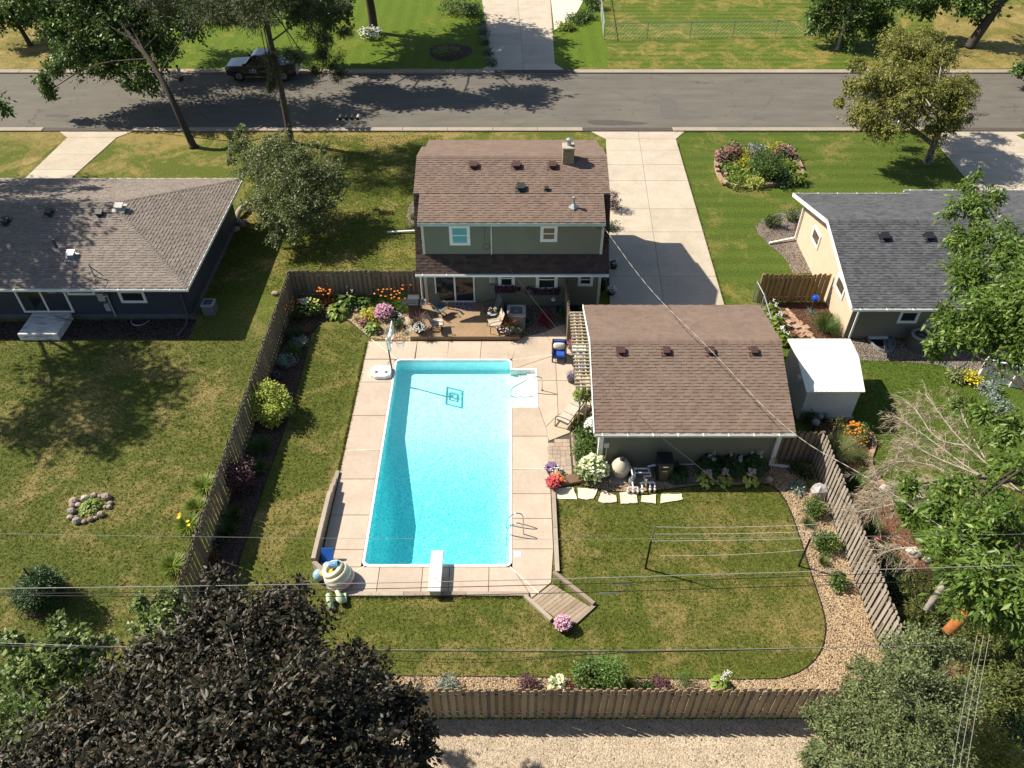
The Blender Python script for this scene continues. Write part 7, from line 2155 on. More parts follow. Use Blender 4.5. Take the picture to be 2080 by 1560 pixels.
# bright green tree on the right
ab = [bl(1978, 375, 8.4, 26), bl(1968, 425, 8.2, 48), bl(2010, 400, 8.2, 30), bl(2030, 500, 8.2, 80), bl(1965, 560, 7.6, 60), bl(2045, 610, 7.6, 85), bl(1985, 650, 7.2, 70), bl(1935, 695, 6.6, 46), bl(1912, 640, 6.8, 26), bl(2055, 700, 7.0, 60), bl(1945, 490, 7.8, 40),
      bl(2050, 870, 6.4, 46), bl(2000, 835, 6.0, 28), bl(1960, 825, 5.6, 30), bl(2060, 960, 6.5, 52), bl(1990, 1000, 6.4, 46), bl(1925, 985, 6.0, 30), bl(1945, 1060, 6.8, 66), bl(2035, 1075, 7.2, 86), bl(1935, 1145, 6.8, 62), bl(2000, 1190, 7.0, 90), bl(2065, 1190, 7.0, 80), bl(2055, 1265, 6.4, 40), bl(1850, 1040, 5.6, 22), bl(2020, 1250, 6.2, 34), bl(1850, 985, 5.5, 14), bl(1905, 1075, 6.3, 34),
      bl(2180, 600, 9, 150), bl(2200, 900, 9, 130), bl(2190, 1150, 9, 130)]
b0 = G(2140, 1040, 3)
tree('ash_tree', 'bright green long leaved tree reaching in along the right edge', (b0.x, b0.y, 0), ab, [(b0.x, b0.y, 0), (b0.x - .1, b0.y, 2.4), (b0.x - .2, b0.y + .2, 4.5), (b0.x, b0.y + .4, 6.5)], .30, LF_ASH, BARK, clumps=900, per=26, cr=.40, size=.205, aspect=.36, droop=.5, twigs=90, up=.9, branchy=(520, 9, 9), spray=.10)
# dead branches
DT = thing('dead_tree', 'bare dead branches spreading over the lawn left of the bright green tree', 'tree', tuple(G(2060, 1110, 3) * 1.0))
mains = [[(2075, 1000), (1985, 965), (1900, 900), (1850, 865), (1825, 850)], [(2075, 1000), (1960, 905), (1915, 850), (1880, 800)], [(2040, 1030), (1930, 960), (1860, 935), (1800, 940), (1765, 985)],
         [(2040, 1030), (1900, 985), (1830, 975), (1790, 1000)], [(1990, 965), (1900, 930), (1840, 895), (1825, 905)], [(1960, 905), (1900, 895), (1860, 830), (1845, 822)], [(1900, 1010), (1830, 1020), (1770, 1035), (1730, 1040)], [(1930, 1035), (1850, 1000), (1800, 1010), (1760, 1020)],
         [(2000, 930), (1960, 860), (1940, 800)], [(1985, 965), (1925, 1000), (1880, 980)], [(1900, 1120), (1830, 1110), (1790, 1125)]]
rr = random.Random(5)
tw = MB(); TP, TD = [], []
for k, mpts in enumerate(mains):
    n_ = len(mpts)
    pts = [G(x, y, 5.2 - 1.3 * i / (n_ - 1) - .25 * (k % 3)) for i, (x, y) in enumerate(mpts)]
    sp = smooth_line(pts, 2)
    MB().tube(sp, [.022 * (1 - .85 * i / (len(sp) - 1)) + .006 for i in range(len(sp))], 6).build('branch', BARK_PALE if k < 5 else BARK_DEAD, DT, smooth=True)
    for i in range(2, len(sp) - 1):
        for _ in range(5):
            a = sp[i].lerp(sp[i + 1], rr.random()); d = (sp[i + 1] - sp[i]).normalized()
            dr2 = (d * rr.uniform(.3, 1.0) + Vector((rr.gauss(0, .6), rr.gauss(0, .6), rr.gauss(-.1, .4)))).normalized()
            L = rr.uniform(.35, .95)
            b = a + dr2 * L * .5 + Vector((0, 0, .03)); c = a + dr2 * L - Vector((0, 0, .18))
            tw.tube([a, b, c], [.008, .006, .003], 3, cap=False)
            for _2 in range(int(8 + 9 * i / len(sp))):
                f = rr.random(); TP.append(tuple(b.lerp(c, f))); TD.append((dr2.x * .5 + rr.gauss(0, .35), dr2.y * .5 + rr.gauss(0, .35), -.55 + rr.gauss(0, .3)))
tw.build('twig', BARK_DEAD, DT, kind='stuff')
TP, TD = np.array(TP), np.array(TD); nT = len(TP)
V, F = leaf_geo(TP, TD, RNG.normal(size=TP.shape), .16 + .22 * RNG.random(nT), np.full(nT, .011), .0)
mesh_obj('fine_twig', V, F, LF_DEAD, DT)['kind'] = 'stuff'
# blue-green cedar, bottom right
cb_ = [bl(1885, 1320, 5.6, 55), bl(1835, 1345, 5.6, 60), bl(1795, 1400, 5.2, 62), bl(1860, 1415, 5.8, 80), bl(1930, 1400, 5.4, 62), bl(1725, 1460, 4.6, 66), bl(1800, 1490, 5.2, 80), bl(1680, 1510, 4.2, 50), bl(1650, 1545, 3.8, 40), bl(1900, 1495, 5.4, 78), bl(1760, 1560, 4.6, 80), bl(1870, 1570, 5.2, 90), bl(1930, 1320, 5.0, 34), bl(1760, 1365, 4.8, 30), bl(1740, 1395, 4.6, 24), bl(1660, 1460, 4.2, 30)]
b0 = G(1860, 1450, 4)
tree('cedar_tree', 'blue green feathery cedar in the near right corner', (b0.x, b0.y, 0), cb_, [(b0.x, b0.y, 0), (b0.x, b0.y, 2.5), (b0.x, b0.y, 5.0)], .20, LF_CEDAR, BARK_PALE, clumps=900, per=60, cr=.26, size=.085, aspect=.40, droop=.0, twigs=110, up=.8, branchy=(420, 14, 13), spray=.05)
jb = [bl(1862, 1190, .8, 34), bl(1880, 1240, 1.0, 46), bl(1935, 1215, 1.2, 44), bl(1975, 1290, 1.8, 46), bl(2000, 1350, 2.0, 56), bl(2050, 1310, 2.2, 54), bl(2045, 1400, 2.4, 56), bl(1990, 1420, 2.0, 40), bl(1850, 1265, .8, 30), bl(2070, 1370, 2.4, 40)]
b0 = G(1990, 1360, 1)
tree('juniper_hedge', 'sprawling yellow green juniper thicket below the bright green tree', (b0.x, b0.y, 0), jb, [(b0.x, b0.y, 0), (b0.x, b0.y, .8), (b0.x, b0.y, 1.6)], .10, LF_CEDAR2, BARK, clumps=620, per=22, cr=.26, size=.12, aspect=.30, droop=.1, cat='hedge', twigs=40, branchy=(260, 12, 9), spray=.05)
db = [bl(2040, 1450, 1.6, 60), bl(1990, 1500, 1.6, 60), bl(2060, 1530, 2.0, 70), bl(1960, 1560, 1.6, 60), bl(2010, 1580, 1.8, 60)]
b0 = G(2030, 1520, 1)
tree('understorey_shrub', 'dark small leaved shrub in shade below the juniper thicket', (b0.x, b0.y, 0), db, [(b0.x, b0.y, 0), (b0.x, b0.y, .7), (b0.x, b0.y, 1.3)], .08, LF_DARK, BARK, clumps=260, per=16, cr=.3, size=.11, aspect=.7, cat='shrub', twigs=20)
yb_ = [bl(2010, 1490, 3.4, 26), bl(2005, 1530, 3.2, 40), bl(2040, 1550, 3.0, 46), bl(1975, 1560, 3.0, 40)]
b0 = G(2015, 1540, 3)
tree('golden_conifer', 'small golden conifer top in the extreme near right corner', (b0.x, b0.y, 0), yb_, [(b0.x, b0.y, 0), (b0.x, b0.y, 1.6), (b0.x, b0.y, 3.0)], .08, leafmat('needle_gold', (.12, .13, .02), (.22, .22, .035), (.32, .30, .06)), BARK, clumps=220, per=18, cr=.2, size=.11, aspect=.34, droop=0, twigs=10)
a, b = G(1922, 1286, 3.4), G(1962, 1246, 3.9)
tag(MB().tube([a, a.lerp(b, .5), b, b + (b - a) * 2.2], [.155, .16, .16, .15], 14).build('peeled_limb', BARK_ORANGE, at=tuple(a), smooth=True), 'thick sawn off limb with orange peeled bark below the bright green tree', 'limb')
a, b = G(1880, 1240, 2.0), G(1905, 1205, 2.5)
tag(MB().tube([a, b, b + (b - a) * 1.5], [.10, .11, .12], 10).build('stub_limb', BARK_PALE, at=tuple(a), smooth=True), 'pale grey cut limb above the juniper thicket', 'limb')

# street trees
def zz(px, py, d): # height at which a point of this pixel stands d metres away along y
    r = ray(px, py); t = d / r.y; return CAMH + r.z * t
def by(px, py, d, rp, fz=.8, fy=1.0):
    z = zz(px, py, d); return bl(px, py, z, rp, fz, fy)
b0 = G(394, 299)
sb = [by(262, 60, 54.5, 80), by(180, 95, 54, 70), by(308, 95, 53.5, 52), by(118, 55, 55, 52), by(372, 50, 54, 46), by(230, 135, 53, 52), by(130, 130, 53.2, 40), by(300, 160, 52.2, 36), by(300, 5, 55.5, 90), by(95, 160, 53, 22), by(190, 30, 55.5, 80), by(430, 10, 55, 60), by(100, 185, 52.8, 14), by(270, 175, 52, 20), by(60, -10, 56, 60), ((-28, 61.6, 7.8), (2.8, 2.2, 1.5)), ((-31.2, 62, 7.8), (2.6, 2.0, 1.4)), ((-25, 62.2, 8.2), (2.6, 2.4, 1.5)), ((-30, 66, 8.5), (3.0, 2.5, 1.5)), ((-26, 66, 8.5), (3.0, 2.5, 1.5)), ((-30.5, 60, 7.2), (2.4, 2.2, 1.5)), by(200, -60, 56.5, 110), by(380, -60, 56, 90)]
tree('street_tree', 'broad leafy street tree leaning over the road at the left', tuple(b0), sb, [tuple(b0), tuple(b0 + Vector((-.45, .25, 2.0))), tuple(b0 + Vector((-1.0, .9, 3.6))), tuple(b0 + Vector((-2.4, 2.6, 5.0))), tuple(b0 + Vector((-4.6, 5.0, 6.2)))], .26, LF_STREET, BARK, clumps=1500, per=26, cr=.55, size=.24, aspect=.55, r1=.11, twigs=60, branchy=(800, 10, 9), spray=.16)
b0 = G(592, 290)
pb = [by(645, 70, 48.8, 40, .6), by(625, 25, 49, 46, .6), by(665, 120, 48.3, 34, .6), by(690, 152, 48, 14, .6), by(560, 150, 48.4, 22, .7), by(548, 120, 48.6, 16, .6), by(600, 110, 48.5, 24, .7), by(672, 20, 49, 40, .6), by(505, 20, 49.5, 40, .6), by(556, 180, 48.0, 14, .8), by(640, 150, 48, 16, .6), by(470, 25, 50, 30, .6), by(700, 70, 48.6, 14, .6)]
for (dx, dy, z, r) in ((0, .2, 9.6, 1.6), (1.4, -.3, 10.6, 1.5), (-1.5, .4, 10.8, 1.5), (.2, .2, 12.2, 1.7), (.1, 0, 14, 1.2), (1.9, .5, 9.2, 1.2), (-.6, -1.2, 9.8, 1.2), (-2.4, -2.0, 9.0, 1.9), (-4.2, .6, 9.5, 2.0), (.4, -2.6, 8.9, 1.7), (-5.6, -1.6, 9.0, 1.6), (-1.2, 1.8, 10, 1.9), (1.0, -1.0, 9.2, 1.6)):
    pb.append(((b0.x + dx, b0.y + dy, z), (r, r, r * .45)))
tree('pine_tree', 'tall bare trunked pine rising in front of the black pickup', tuple(b0), pb, [tuple(b0), tuple(b0 + Vector((.05, 0, 4))), tuple(b0 + Vector((-.05, 0, 8))), tuple(b0 + Vector((0, .1, 14.5)))], .23, LF_PINE, BARK_PINE, clumps=1500, per=34, cr=.36, size=.22, aspect=.16, droop=.2, r1=.10, twigs=30, branchy=(340, 12, 14), spray=.12)
b0 = G(592, 428)
ob = [bl(585, 372, 2.8, 84), bl(522, 335, 3.0, 52), bl(648, 355, 2.8, 52), bl(565, 305, 3.8, 46), bl(492, 305, 3.4, 34), bl(622, 430, 2.0, 58), bl(545, 425, 2.0, 50), bl(660, 415, 2.0, 40), bl(580, 462, 1.5, 44), bl(486, 272, 4.0, 16), bl(690, 380, 2.4, 22), bl(470, 320, 3.2, 16), bl(650, 300, 3.4, 18), bl(610, 330, 3.6, 40)]
tree('ornamental_tree', 'round grey green ornamental tree on the lawn between the two houses', tuple(b0), ob, [tuple(b0), tuple(b0 + Vector((.1, 0, .9))), tuple(b0 + Vector((0, .1, 2.2)))], .16, LF_OLIVE, BARK_PALE, clumps=1900, per=24, cr=.28, size=.12, aspect=.55, droop=.2, twigs=90, branchy=(300, 13, 10), spray=.06)
b0 = G(1883, 332)
bb = [bl(1850, 190, 4.4, 86), bl(1772, 165, 4.8, 50), bl(1928, 185, 4.6, 52), bl(1835, 110, 5.6, 66), bl(1905, 120, 5.6, 52), bl(1762, 225, 3.6, 44), bl(1935, 245, 3.2, 40), bl(1885, 75, 6.0, 34), bl(1725, 175, 4.4, 20), bl(1958, 170, 4.6, 26), bl(1800, 260, 3.0, 36), bl(1745, 130, 5.0, 22), bl(1955, 215, 3.8, 24), bl(1900, 265, 2.8, 24), bl(1705, 205, 4.0, 10), bl(1820, 75, 6.0, 30)]
tree('birch_tree', 'yellowing birch with forked trunk beside the right driveway', tuple(b0), bb, [tuple(b0), tuple(b0 + Vector((-.05, 0, 1.2))), tuple(b0 + Vector((.05, .1, 2.6))), tuple(b0 + Vector((.2, .2, 4.4)))], .24, LF_BIRCH, M('bark_birch', (.28, .24, .20), (.06, .05, .045), 5, 8, rough=.9), clumps=1900, per=26, cr=.34, size=.14, aspect=.5, droop=.9, twigs=60, branchy=(470, 13, 11), spray=.08)
bt = [t for t in COL.objects if t.name.startswith('birch_tree')][0]
p0_ = b0 + Vector((0, 0, 1.25)); p1_ = G(1820, 232, 3.2)
MB().tube(smooth_line([p0_, p0_.lerp(p1_, .5) + Vector((0, 0, -.05)), p1_], 2), [.17 - .008 * i for i in range(len(smooth_line([p0_, p0_, p1_], 2)))], 9).build('fork', MATS['bark_birch'], bt, smooth=True)
for px, py, z, qx, qy, qz in ((1850, 175, 4.9, 1838, 220, 4.0), (1905, 170, 5.0, 1890, 225, 4.0), (1912, 130, 5.8, 1905, 175, 5.0), (1880, 200, 4.8, 1890, 215, 4.6)):
    MB().tube([G(px, py, z), G(qx, qy, qz)], [.03, .05], 6).build('limb', BARK_PALE, bt)
# trees across the street
b0 = G(1700, 101)
tb = [by(1720, 40, 66.5, 50), by(1670, 30, 66.5, 40), by(1770, 30, 66.5, 50), by(1660, 60, 66, 22), by(1790, 60, 66, 30), by(1720, 80, 65.5, 24), by(1740, -20, 67, 80), by(1830, -10, 67, 60), by(1680, -30, 67, 50)]
tree('young_tree', 'slim leafy tree behind the birch at the striped lawn edge', tuple(b0), tb, [tuple(b0), tuple(b0 + Vector((0, 0, 1.5))), tuple(b0 + Vector((.1, 0, 3.2)))], .15, LF_STREET, BARK_PALE, clumps=420, per=18, cr=.5, size=.24, aspect=.6, twigs=30, branchy=(200, 10, 8), spray=.15)
b0 = G(1968, 96)
t2 = [((b0.x + 3, b0.y + 1.0, 8.8), (4.2, 3.6, 2.4)), ((b0.x - 1.5, b0.y + 2, 9.5), (3.5, 3.4, 2.2)), ((b0.x + 5, b0.y - 2.5, 8.5), (3.2, 3.0, 2.0)), by(1980, 4, 67, 40), by(1900, 2, 68, 36), by(2076, 140, 58, 12)]
tree('shade_tree', 'dark leaning shade tree trunk in the far right corner lawn', tuple(b0), t2, [tuple(b0), tuple(b0 + Vector((.9, .1, 2.6))), tuple(b0 + Vector((1.9, .3, 5.0))), tuple(b0 + Vector((2.2, .6, 8.0)))], .42, LF_STREET, BARK, clumps=620, per=18, cr=.7, size=.34, aspect=.6, r1=.22, twigs=30, branchy=(260, 11, 9), spray=.2)
b0 = G(62, 92)
t4 = [by(30, 20, 67, 50), by(75, 5, 67, 50), by(0, 45, 66, 36), by(110, 30, 67, 30), by(60, -40, 68, 90), by(10, -30, 68, 80)]
tree('lawn_tree', 'tree with pale forked trunk on the dry lawn at the top left', tuple(b0), t4, [tuple(b0), tuple(b0 + Vector((-.4, .1, 1.8))), tuple(b0 + Vector((-1.6, .4, 3.6)))], .22, LF_STREET, BARK, clumps=420, per=18, cr=.55, size=.26, aspect=.6, twigs=30, branchy=(200, 10, 9), spray=.18)
b0 = G(760, 66)
t5 = [((b0.x + .3, b0.y - 3.0, 8.6), (4.6, 3.6, 2.4)), ((b0.x - 3.5, b0.y - 1.0, 9.5), (3.6, 3.6, 2.4)), ((b0.x + 3.8, b0.y - 3.5, 9.0), (3.4, 3.0, 2.0)), ((b0.x + 1, b0.y + 2.5, 10), (4, 3.6, 2.4)), ((b0.x - 3.2, b0.y - 5.0, 8.0), (2.6, 2.2, 1.6)), ((-15.5, 58.6, 8.2), (2.6, 2.2, 1.5)), ((-11.5, 58.4, 8.2), (2.6, 2.0, 1.5)), ((-7.6, 59.4, 8.6), (2.4, 2.0, 1.5)), ((-18, 59.5, 8.4), (2.0, 2, 1.4)), ((-6.6, 69, 9), (2.8, 2.8, 1.6)), ((-6.0, 64.5, 8.6), (2.4, 2.4, 1.5)), by(640, 20, 62, 36), by(690, 8, 63, 34), by(600, 5, 63, 40)]
tree('shade_tree', 'dark trunked shade tree on the bright lawn left of the far driveway', tuple(b0), t5, [tuple(b0), tuple(b0 + Vector((0, 0, 2.2))), tuple(b0 + Vector((-.4, .2, 5))), tuple(b0 + Vector((-.5, 0, 8)))], .40, LF_STREET, BARK, clumps=1700, per=20, cr=.65, size=.34, aspect=.6, r1=.22, twigs=30, branchy=(640, 11, 9), spray=.22)
# a tall tree just outside the left edge: its shade lies on the slate house and the lawn
b0 = Vector((-33, 33.5, 0))
t6 = [((-27.4, 29.0, 11.2), (2.4, 2.8, 1.6)), ((-30.0, 30.5, 11.5), (2.6, 2.6, 1.6)), ((-30.4, 36.4, 11.2), (2.8, 2.2, 1.6)), ((-33, 36, 12), (3.4, 3.4, 2)), ((-37.5, 45.0, 10.5), (3.0, 2.8, 1.8)), ((-34, 41, 11.5), (3, 3, 1.8)), ((-30, 26.8, 11), (2.0, 2, 1.3)), ((-26.4, 25.8, 10.6), (1.5, 1.4, 1.0)), ((-29.8, 33.4, 11.4), (1.7, 1.5, 1.1))]
tree('tall_tree', 'tall tree at the left edge whose shade falls on the slate house', tuple(b0), t6 + [bl(-4, 212, 7.0, 22)], [tuple(b0), (-33, 33.6, 4), (-32.8, 33.6, 8), (-32.5, 33.8, 11)], .45, LF_STREET, BARK, clumps=760, per=18, cr=.55, size=.26, aspect=.5, r1=.25, twigs=20, branchy=(330, 10, 8), spray=.18)
# dark shrubs beyond the far kerb and along the top edge
for i, (px, py, rp, h, mt, lab) in enumerate(((928, 12, 34, 1.4, LF_DARK, 'dark foundation shrub at the top edge left of the far driveway'), (960, 20, 20, 1.0, LF_DARK, 'small dark shrub touching the far driveway edge'), (1204, 0, 18, 1.6, LF_DARK, 'round dark evergreen shrub by the chain link corner'), (1170, 38, 24, .6, LF_MID, 'leafy border plant between pale slab and bright lawn'), (1148, 52, 20, .5, LF_LIME, 'yellow green border plant beside the far driveway slab'), (1192, 30, 18, .6, LF_MID, 'tall leafed border plant nearest the chain link corner'))):
    shrub('shrub', lab, px, py, rp, h, mt, .16, 500, cat='shrub')
ORD = ['first', 'second', 'third', 'fourth', 'fifth', 'sixth', 'seventh', 'eighth', 'ninth']
for i in range(9):
    shrub('hosta', ORD[i] + ' hosta from the top in the row along the far driveway', 978 + i * 2.6, 46 + i * 10.5, 10, .35, LF_SILVER if i % 2 else LF_DARK, .12, 110, group='hostas along the far driveway', cat='plant', stem=False)
shrub('hydrangea', 'white flowering shrub at the foot of the dark trunked tree', 752, 66, 24, .8, LF_MID, .12, 350, FL_WHITE, 130, .16)
shrub('groundcover', 'yellow green plants in the oval bed across the street', 905, 104, 34, .35, LF_LIME, .10, 420, FL_YELLOW, 30, .08, cat='plant', sq=.8)

# ------------------------------------------------------------------ plants of the yard
# left border
grass('daylily', 'rust flowered daylily clump in the shaded fence corner', 603, 640, 24, .7, LF_GRASS, 130, .03, FL_ORANGE, 14, .12)
grass('daylily', 'orange daylily beside the birdbath against the fence', 664, 610, 18, .85, LF_RUST, 120, .028, FL_ORANGE, 18, .12)
shrub('hydrangea', 'green hydrangea with lime yellow heads beside the birdbath', 633, 626, 19, .9, LF_MID, .12, 420, FL_YELLOW if False else leafmat('petal_lime', (.45, .50, .08), (.58, .60, .14), (.66, .66, .24)), 46, .13)
hosta('hosta', 'pale veined hosta at the front of the flower bed', 686, 634, 22, .45, LF_LIME, 70)
hosta('hosta', 'dark glossy hosta behind the pale one', 708, 616, 22, .6, LF_MID, 80, FL_PALEPINK, 3)
hosta('hosta', 'round leaved green hosta before the orange lilies', 740, 618, 16, .5, LF_MID, 60)
for i, (px, py, n, lab) in enumerate(((772, 606, 10, 'orange lilies at the left of the row on the fence'), (797, 612, 14, 'orange lilies in the middle of the row on the fence'), (826, 612, 7, 'orange lilies next to the grill'))):
    grass('daylily', lab, px, py + 6, 26, .75, LF_LIME if i == 2 else LF_GRASS, 170, .035, FL_ORANGE, n, .115, 1.35)
shrub('spirea', 'bright yellow mounded shrub in the flower bed', 747, 640, 17, .5, LF_YELLOW, .11, 330)
shrub('phlox', 'rounded pink phlox in full bloom', 780, 634, 19, .75, LF_MID, .08, 300, FL_PINK, 330, .085)
shrub('sedum', 'rosy topped sedum below the yellow shrub', 739, 655, 11, .4, LF_DARK, .07, 190, FL_ROSE, 60, .08)
grass('tuft', 'small green tuft left of the rosy sedum', 727, 649, 8, .3, LF_MID, 60, .02)
hosta('hosta', 'cream edged hosta at the lawn corner of the flower bed', 757, 669, 15, .4, LF_LIME, 80)
shrub('fescue', 'silver blue cushion plant at the pool deck edge', 789, 672, 10, .28, LF_SILVER, .05, 260, stem=False)
shrub('boxwood', 'dark green mound in the gravel before the grill', 806, 660, 12, .45, LF_DARK, .07, 360)
shrub('groundcover', 'low dark plant dotted with white flowers in the gravel', 804, 643, 13, .3, LF_DARK, .06, 160, FL_WHITE, 46, .06)
shrub('fescue', 'small grey green tuft near the deck corner', 825, 677, 7, .2, LF_SILVER, .05, 120, stem=False)
grass('tuft', 'tiny green tuft between the sedum and the dark mound', 768, 655, 7, .3, LF_MID, 50, .018)
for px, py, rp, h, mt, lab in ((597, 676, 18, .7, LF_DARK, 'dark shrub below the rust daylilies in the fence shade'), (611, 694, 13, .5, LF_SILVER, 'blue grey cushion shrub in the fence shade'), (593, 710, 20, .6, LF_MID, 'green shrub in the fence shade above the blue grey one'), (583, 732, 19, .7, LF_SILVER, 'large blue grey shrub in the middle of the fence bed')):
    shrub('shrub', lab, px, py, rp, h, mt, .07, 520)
shrub('plant', 'dark rust leaved low plant at the bed edge', 623, 669, 8, .3, LF_RUST, .08, 90, cat='plant')
shrub('spirea', 'large pale yellow green shrub bulging over the left fence bed', 546, 822, 42, 1.7, leafmat('leaf_cornel', (.24, .30, .045), (.40, .46, .08), (.54, .56, .14), .5, .35), .12, 2600, aspect=.4)
grass('daylily', 'dark green arching clump below the yellow green shrub', 528, 905, 26, .7, LF_GRASS, 180, .03)
shrub('ninebark', 'purple leaved shrub against the left fence', 487, 968, 32, 1.5, LF_PURPLE, .09, 1300)
grass('daylily', 'green arching clump behind the purple shrub', 523, 948, 22, .6, LF_GRASS, 150, .03)
grass('daylily', 'upper of the two arching clumps below the purple shrub', 472, 1048, 24, .65, LF_GRASS, 170, .035)
grass('daylily', 'lower of the two arching clumps below the purple shrub', 459, 1078, 25, .65, LF_GRASS, 170, .035)
shrub('plant', 'violet flowered plant in the fence shade', 562, 762, 10, .4, LF_DARK, .06, 140, FL_VIOLET, 30, .06, cat='plant')
shrub('plant', 'pink flowered plant low in the left bed', 440, 1100, 12, .4, LF_DARK, .07, 160, FL_PINK, 16, .07, cat='plant')
shrub('plant', 'brownish low plant at the near end of the left bed', 430, 1130, 13, .35, LF_RUST, .07, 170, cat='plant')
for px, py, n, lab in ((412, 985, 0, 'yellow green grass clump outside the left fence by the purple shrub'), (398, 1030, 0, 'yellow green grass clump in the middle outside the left fence'), (382, 1066, 5, 'yellow daylily poking out beyond the left fence'), (348, 1148, 0, 'yellow green grass clump outside the near end of the left fence')):
    grass('daylily', lab, px, py, 24, .5, LF_LIME, 190, .045, FL_YELLOW, n, .14)
# the planting inside the stone ring and the young spruce
hosta('groundcover', 'low lime leaved plant inside the ring of stones', 184, 1030, 24, .22, LF_LIME, 120, size=.14)
sp_ = G(78, 1195, .9)
ST = [bl(78, 1205, .5, 44, .5), bl(80, 1190, 1.0, 36, .6), bl(78, 1178, 1.6, 24, .7), bl(100, 1200, .6, 26, .5), bl(55, 1205, .6, 26, .5)]
tree('spruce_sapling', 'small dark spruce on the left lawn', (sp_.x, sp_.y, 0), ST, [(sp_.x, sp_.y, 0), (sp_.x, sp_.y, 1), (sp_.x, sp_.y, 2.1)], .06, LF_DARK, BARK, clumps=520, per=24, cr=.2, size=.11, aspect=.3, droop=.1, twigs=20)
shrub('mulch_ring_plant', 'brown faded low plant at the right of the small spruce', 125, 1198, 16, .25, LF_RUST, .06, 200, cat='plant')
# pool side
shrub('peony', 'upper glossy green peony along the paver path', 1190, 884, 22, .7, LF_MID, .13, 620, aspect=.32)
shrub('peony', 'lower glossy green peony along the paver path', 1188, 914, 22, .7, LF_MID, .13, 620, aspect=.32)
shrub('hydrangea', 'big white mophead hydrangea by the garage corner', 1205, 952, 29, 1.0, LF_MID, .12, 520, FL_CREAM, 260, .15)
shrub('hydrangea', 'white hydrangea squeezed between bench and garage corner', 1201, 870, 16, 1.0, LF_MID, .10, 220, FL_WHITE, 150, .13)
shrub('groundcover', 'small green plant under the white hydrangea', 1188, 974, 9, .25, LF_MID, .08, 110, cat='plant')
hosta('hosta', 'green clump of strap leaves in shade right of the heater', 1372, 962, 24, .4, LF_DARK, 70)
grass('spider_grass', 'white striped grass tuft at the lawn edge', 1388, 975, 14, .3, LF_SILVER, 90, .02)
grass('spider_grass', 'smaller pale tuft right of the striped grass', 1409, 978, 9, .22, LF_SILVER, 50, .02)
for px, lab in ((1433, 'left yellow hosta with blush flower spikes before the garage'), (1471, 'middle yellow hosta with blush flower spikes before the garage'), (1522, 'right yellow hosta with blush flower spikes before the garage')):
    hosta('hosta', lab, px, 976, 16, .35, LF_YELLOW if False else leafmat('leaf_chart', (.26, .32, .05), (.40, .44, .09), (.50, .52, .16)), 60, FL_PALEPINK, 9, .07, 1.9)
for px, py, rp, lab in ((1440, 950, 26, 'dark tall hosta with white flowers at the left of the garage wall'), (1488, 948, 26, 'dark tall hosta in the middle of the garage wall'), (1530, 946, 26, 'dark tall hosta with white flowers at the right of the garage wall')):
    hosta('hosta', lab, px, py, rp, .75, LF_DARK, 90, FL_WHITE, 5, .06, 1.3)
shrub('shrub', 'low dark shrub at the foot of the garage downspout', 1618, 952, 16, .4, LF_DARK, .07, 300)
# right pebble strip
for px, py, rp, h, mt, lab, nn_ in ((1656, 1030, 21, .7, LF_MID, 'leafy shrub below the boulder on the pebble strip', 620), (1679, 1102, 23, .75, LF_MID, 'largest green shrub in the middle of the pebble strip', 680), (1702, 1183, 16, .6, LF_MID, 'green shrub at the lower end of the pebble strip', 380), (1618, 992, 16, .25, LF_SILVER, 'flat grey green mat plant at the top of the pebble strip', 260)):
    shrub('shrub', lab, px, py, rp, h, mt, .09, nn_)
for px, py, rp, lab in ((1641, 1062, 14, 'dark tuft between the two larger shrubs of the pebble strip'), (1672, 1140, 13, 'dark tuft below the largest shrub of the pebble strip')):
    grass('tuft', lab, px, py, rp, .45, LF_GRASS, 150, .016)
grass('tuft', 'yellow green tuft beside the grey boulder', 1646, 985, 12, .3, LF_LIME, 80, .02)
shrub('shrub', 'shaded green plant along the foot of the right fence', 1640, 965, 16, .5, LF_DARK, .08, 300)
# back border
shrub('lavender', 'pale silvery lavender clump at the left of the back bed', 912, 1388, 24, .5, LF_SILVER, .06, 460)
for px, py, lab in ((1073, 1390, 'left dark red barberry in the back bed'), (1340, 1390, 'right dark red barberry in the back bed')):
    shrub('barberry', lab, px, py, 20, .5, LF_PURPLE, .055, 620)
shrub('daisy', 'pale yellow daisies in the back bed', 1133, 1390, 17, .5, LF_MID, .06, 160, FL_CREAM, 60, .12)
shrub('plant', 'brown faded clump beside the pale daisies', 1160, 1392, 11, .4, LF_RUST, .05, 200, cat='plant')
shrub('shrub', 'left half of the big bright green shrub pair in the back bed', 1200, 1372, 34, 1.3, LF_MID, .09, 1300)
shrub('shrub', 'taller feathery green shrub of the pair in the back bed', 1238, 1368, 32, 1.5, leafmat('leaf_feather', (.06, .13, .022), (.11, .19, .04), (.16, .24, .06)), .08, 1500, aspect=.3, loose=.4)
grass('daylily', 'lime green lily clump right of the big shrub pair', 1279, 1390, 15, .45, LF_LIME, 100, .03)
shrub('plant', 'small green leafy plant between lily and barberry', 1319, 1394, 11, .3, LF_MID, .08, 150, cat='plant')
shrub('asparagus_fern', 'wispy feathery green plant in the back bed', 1393, 1385, 18, .7, LF_GRASS, .06, 500, aspect=.2, loose=.5)
hosta('hosta', 'yellow hosta with tall white flowers in the back bed', 1463, 1392, 18, .4, LF_LIME, 70, FL_WHITE, 6, .045, 2.2)
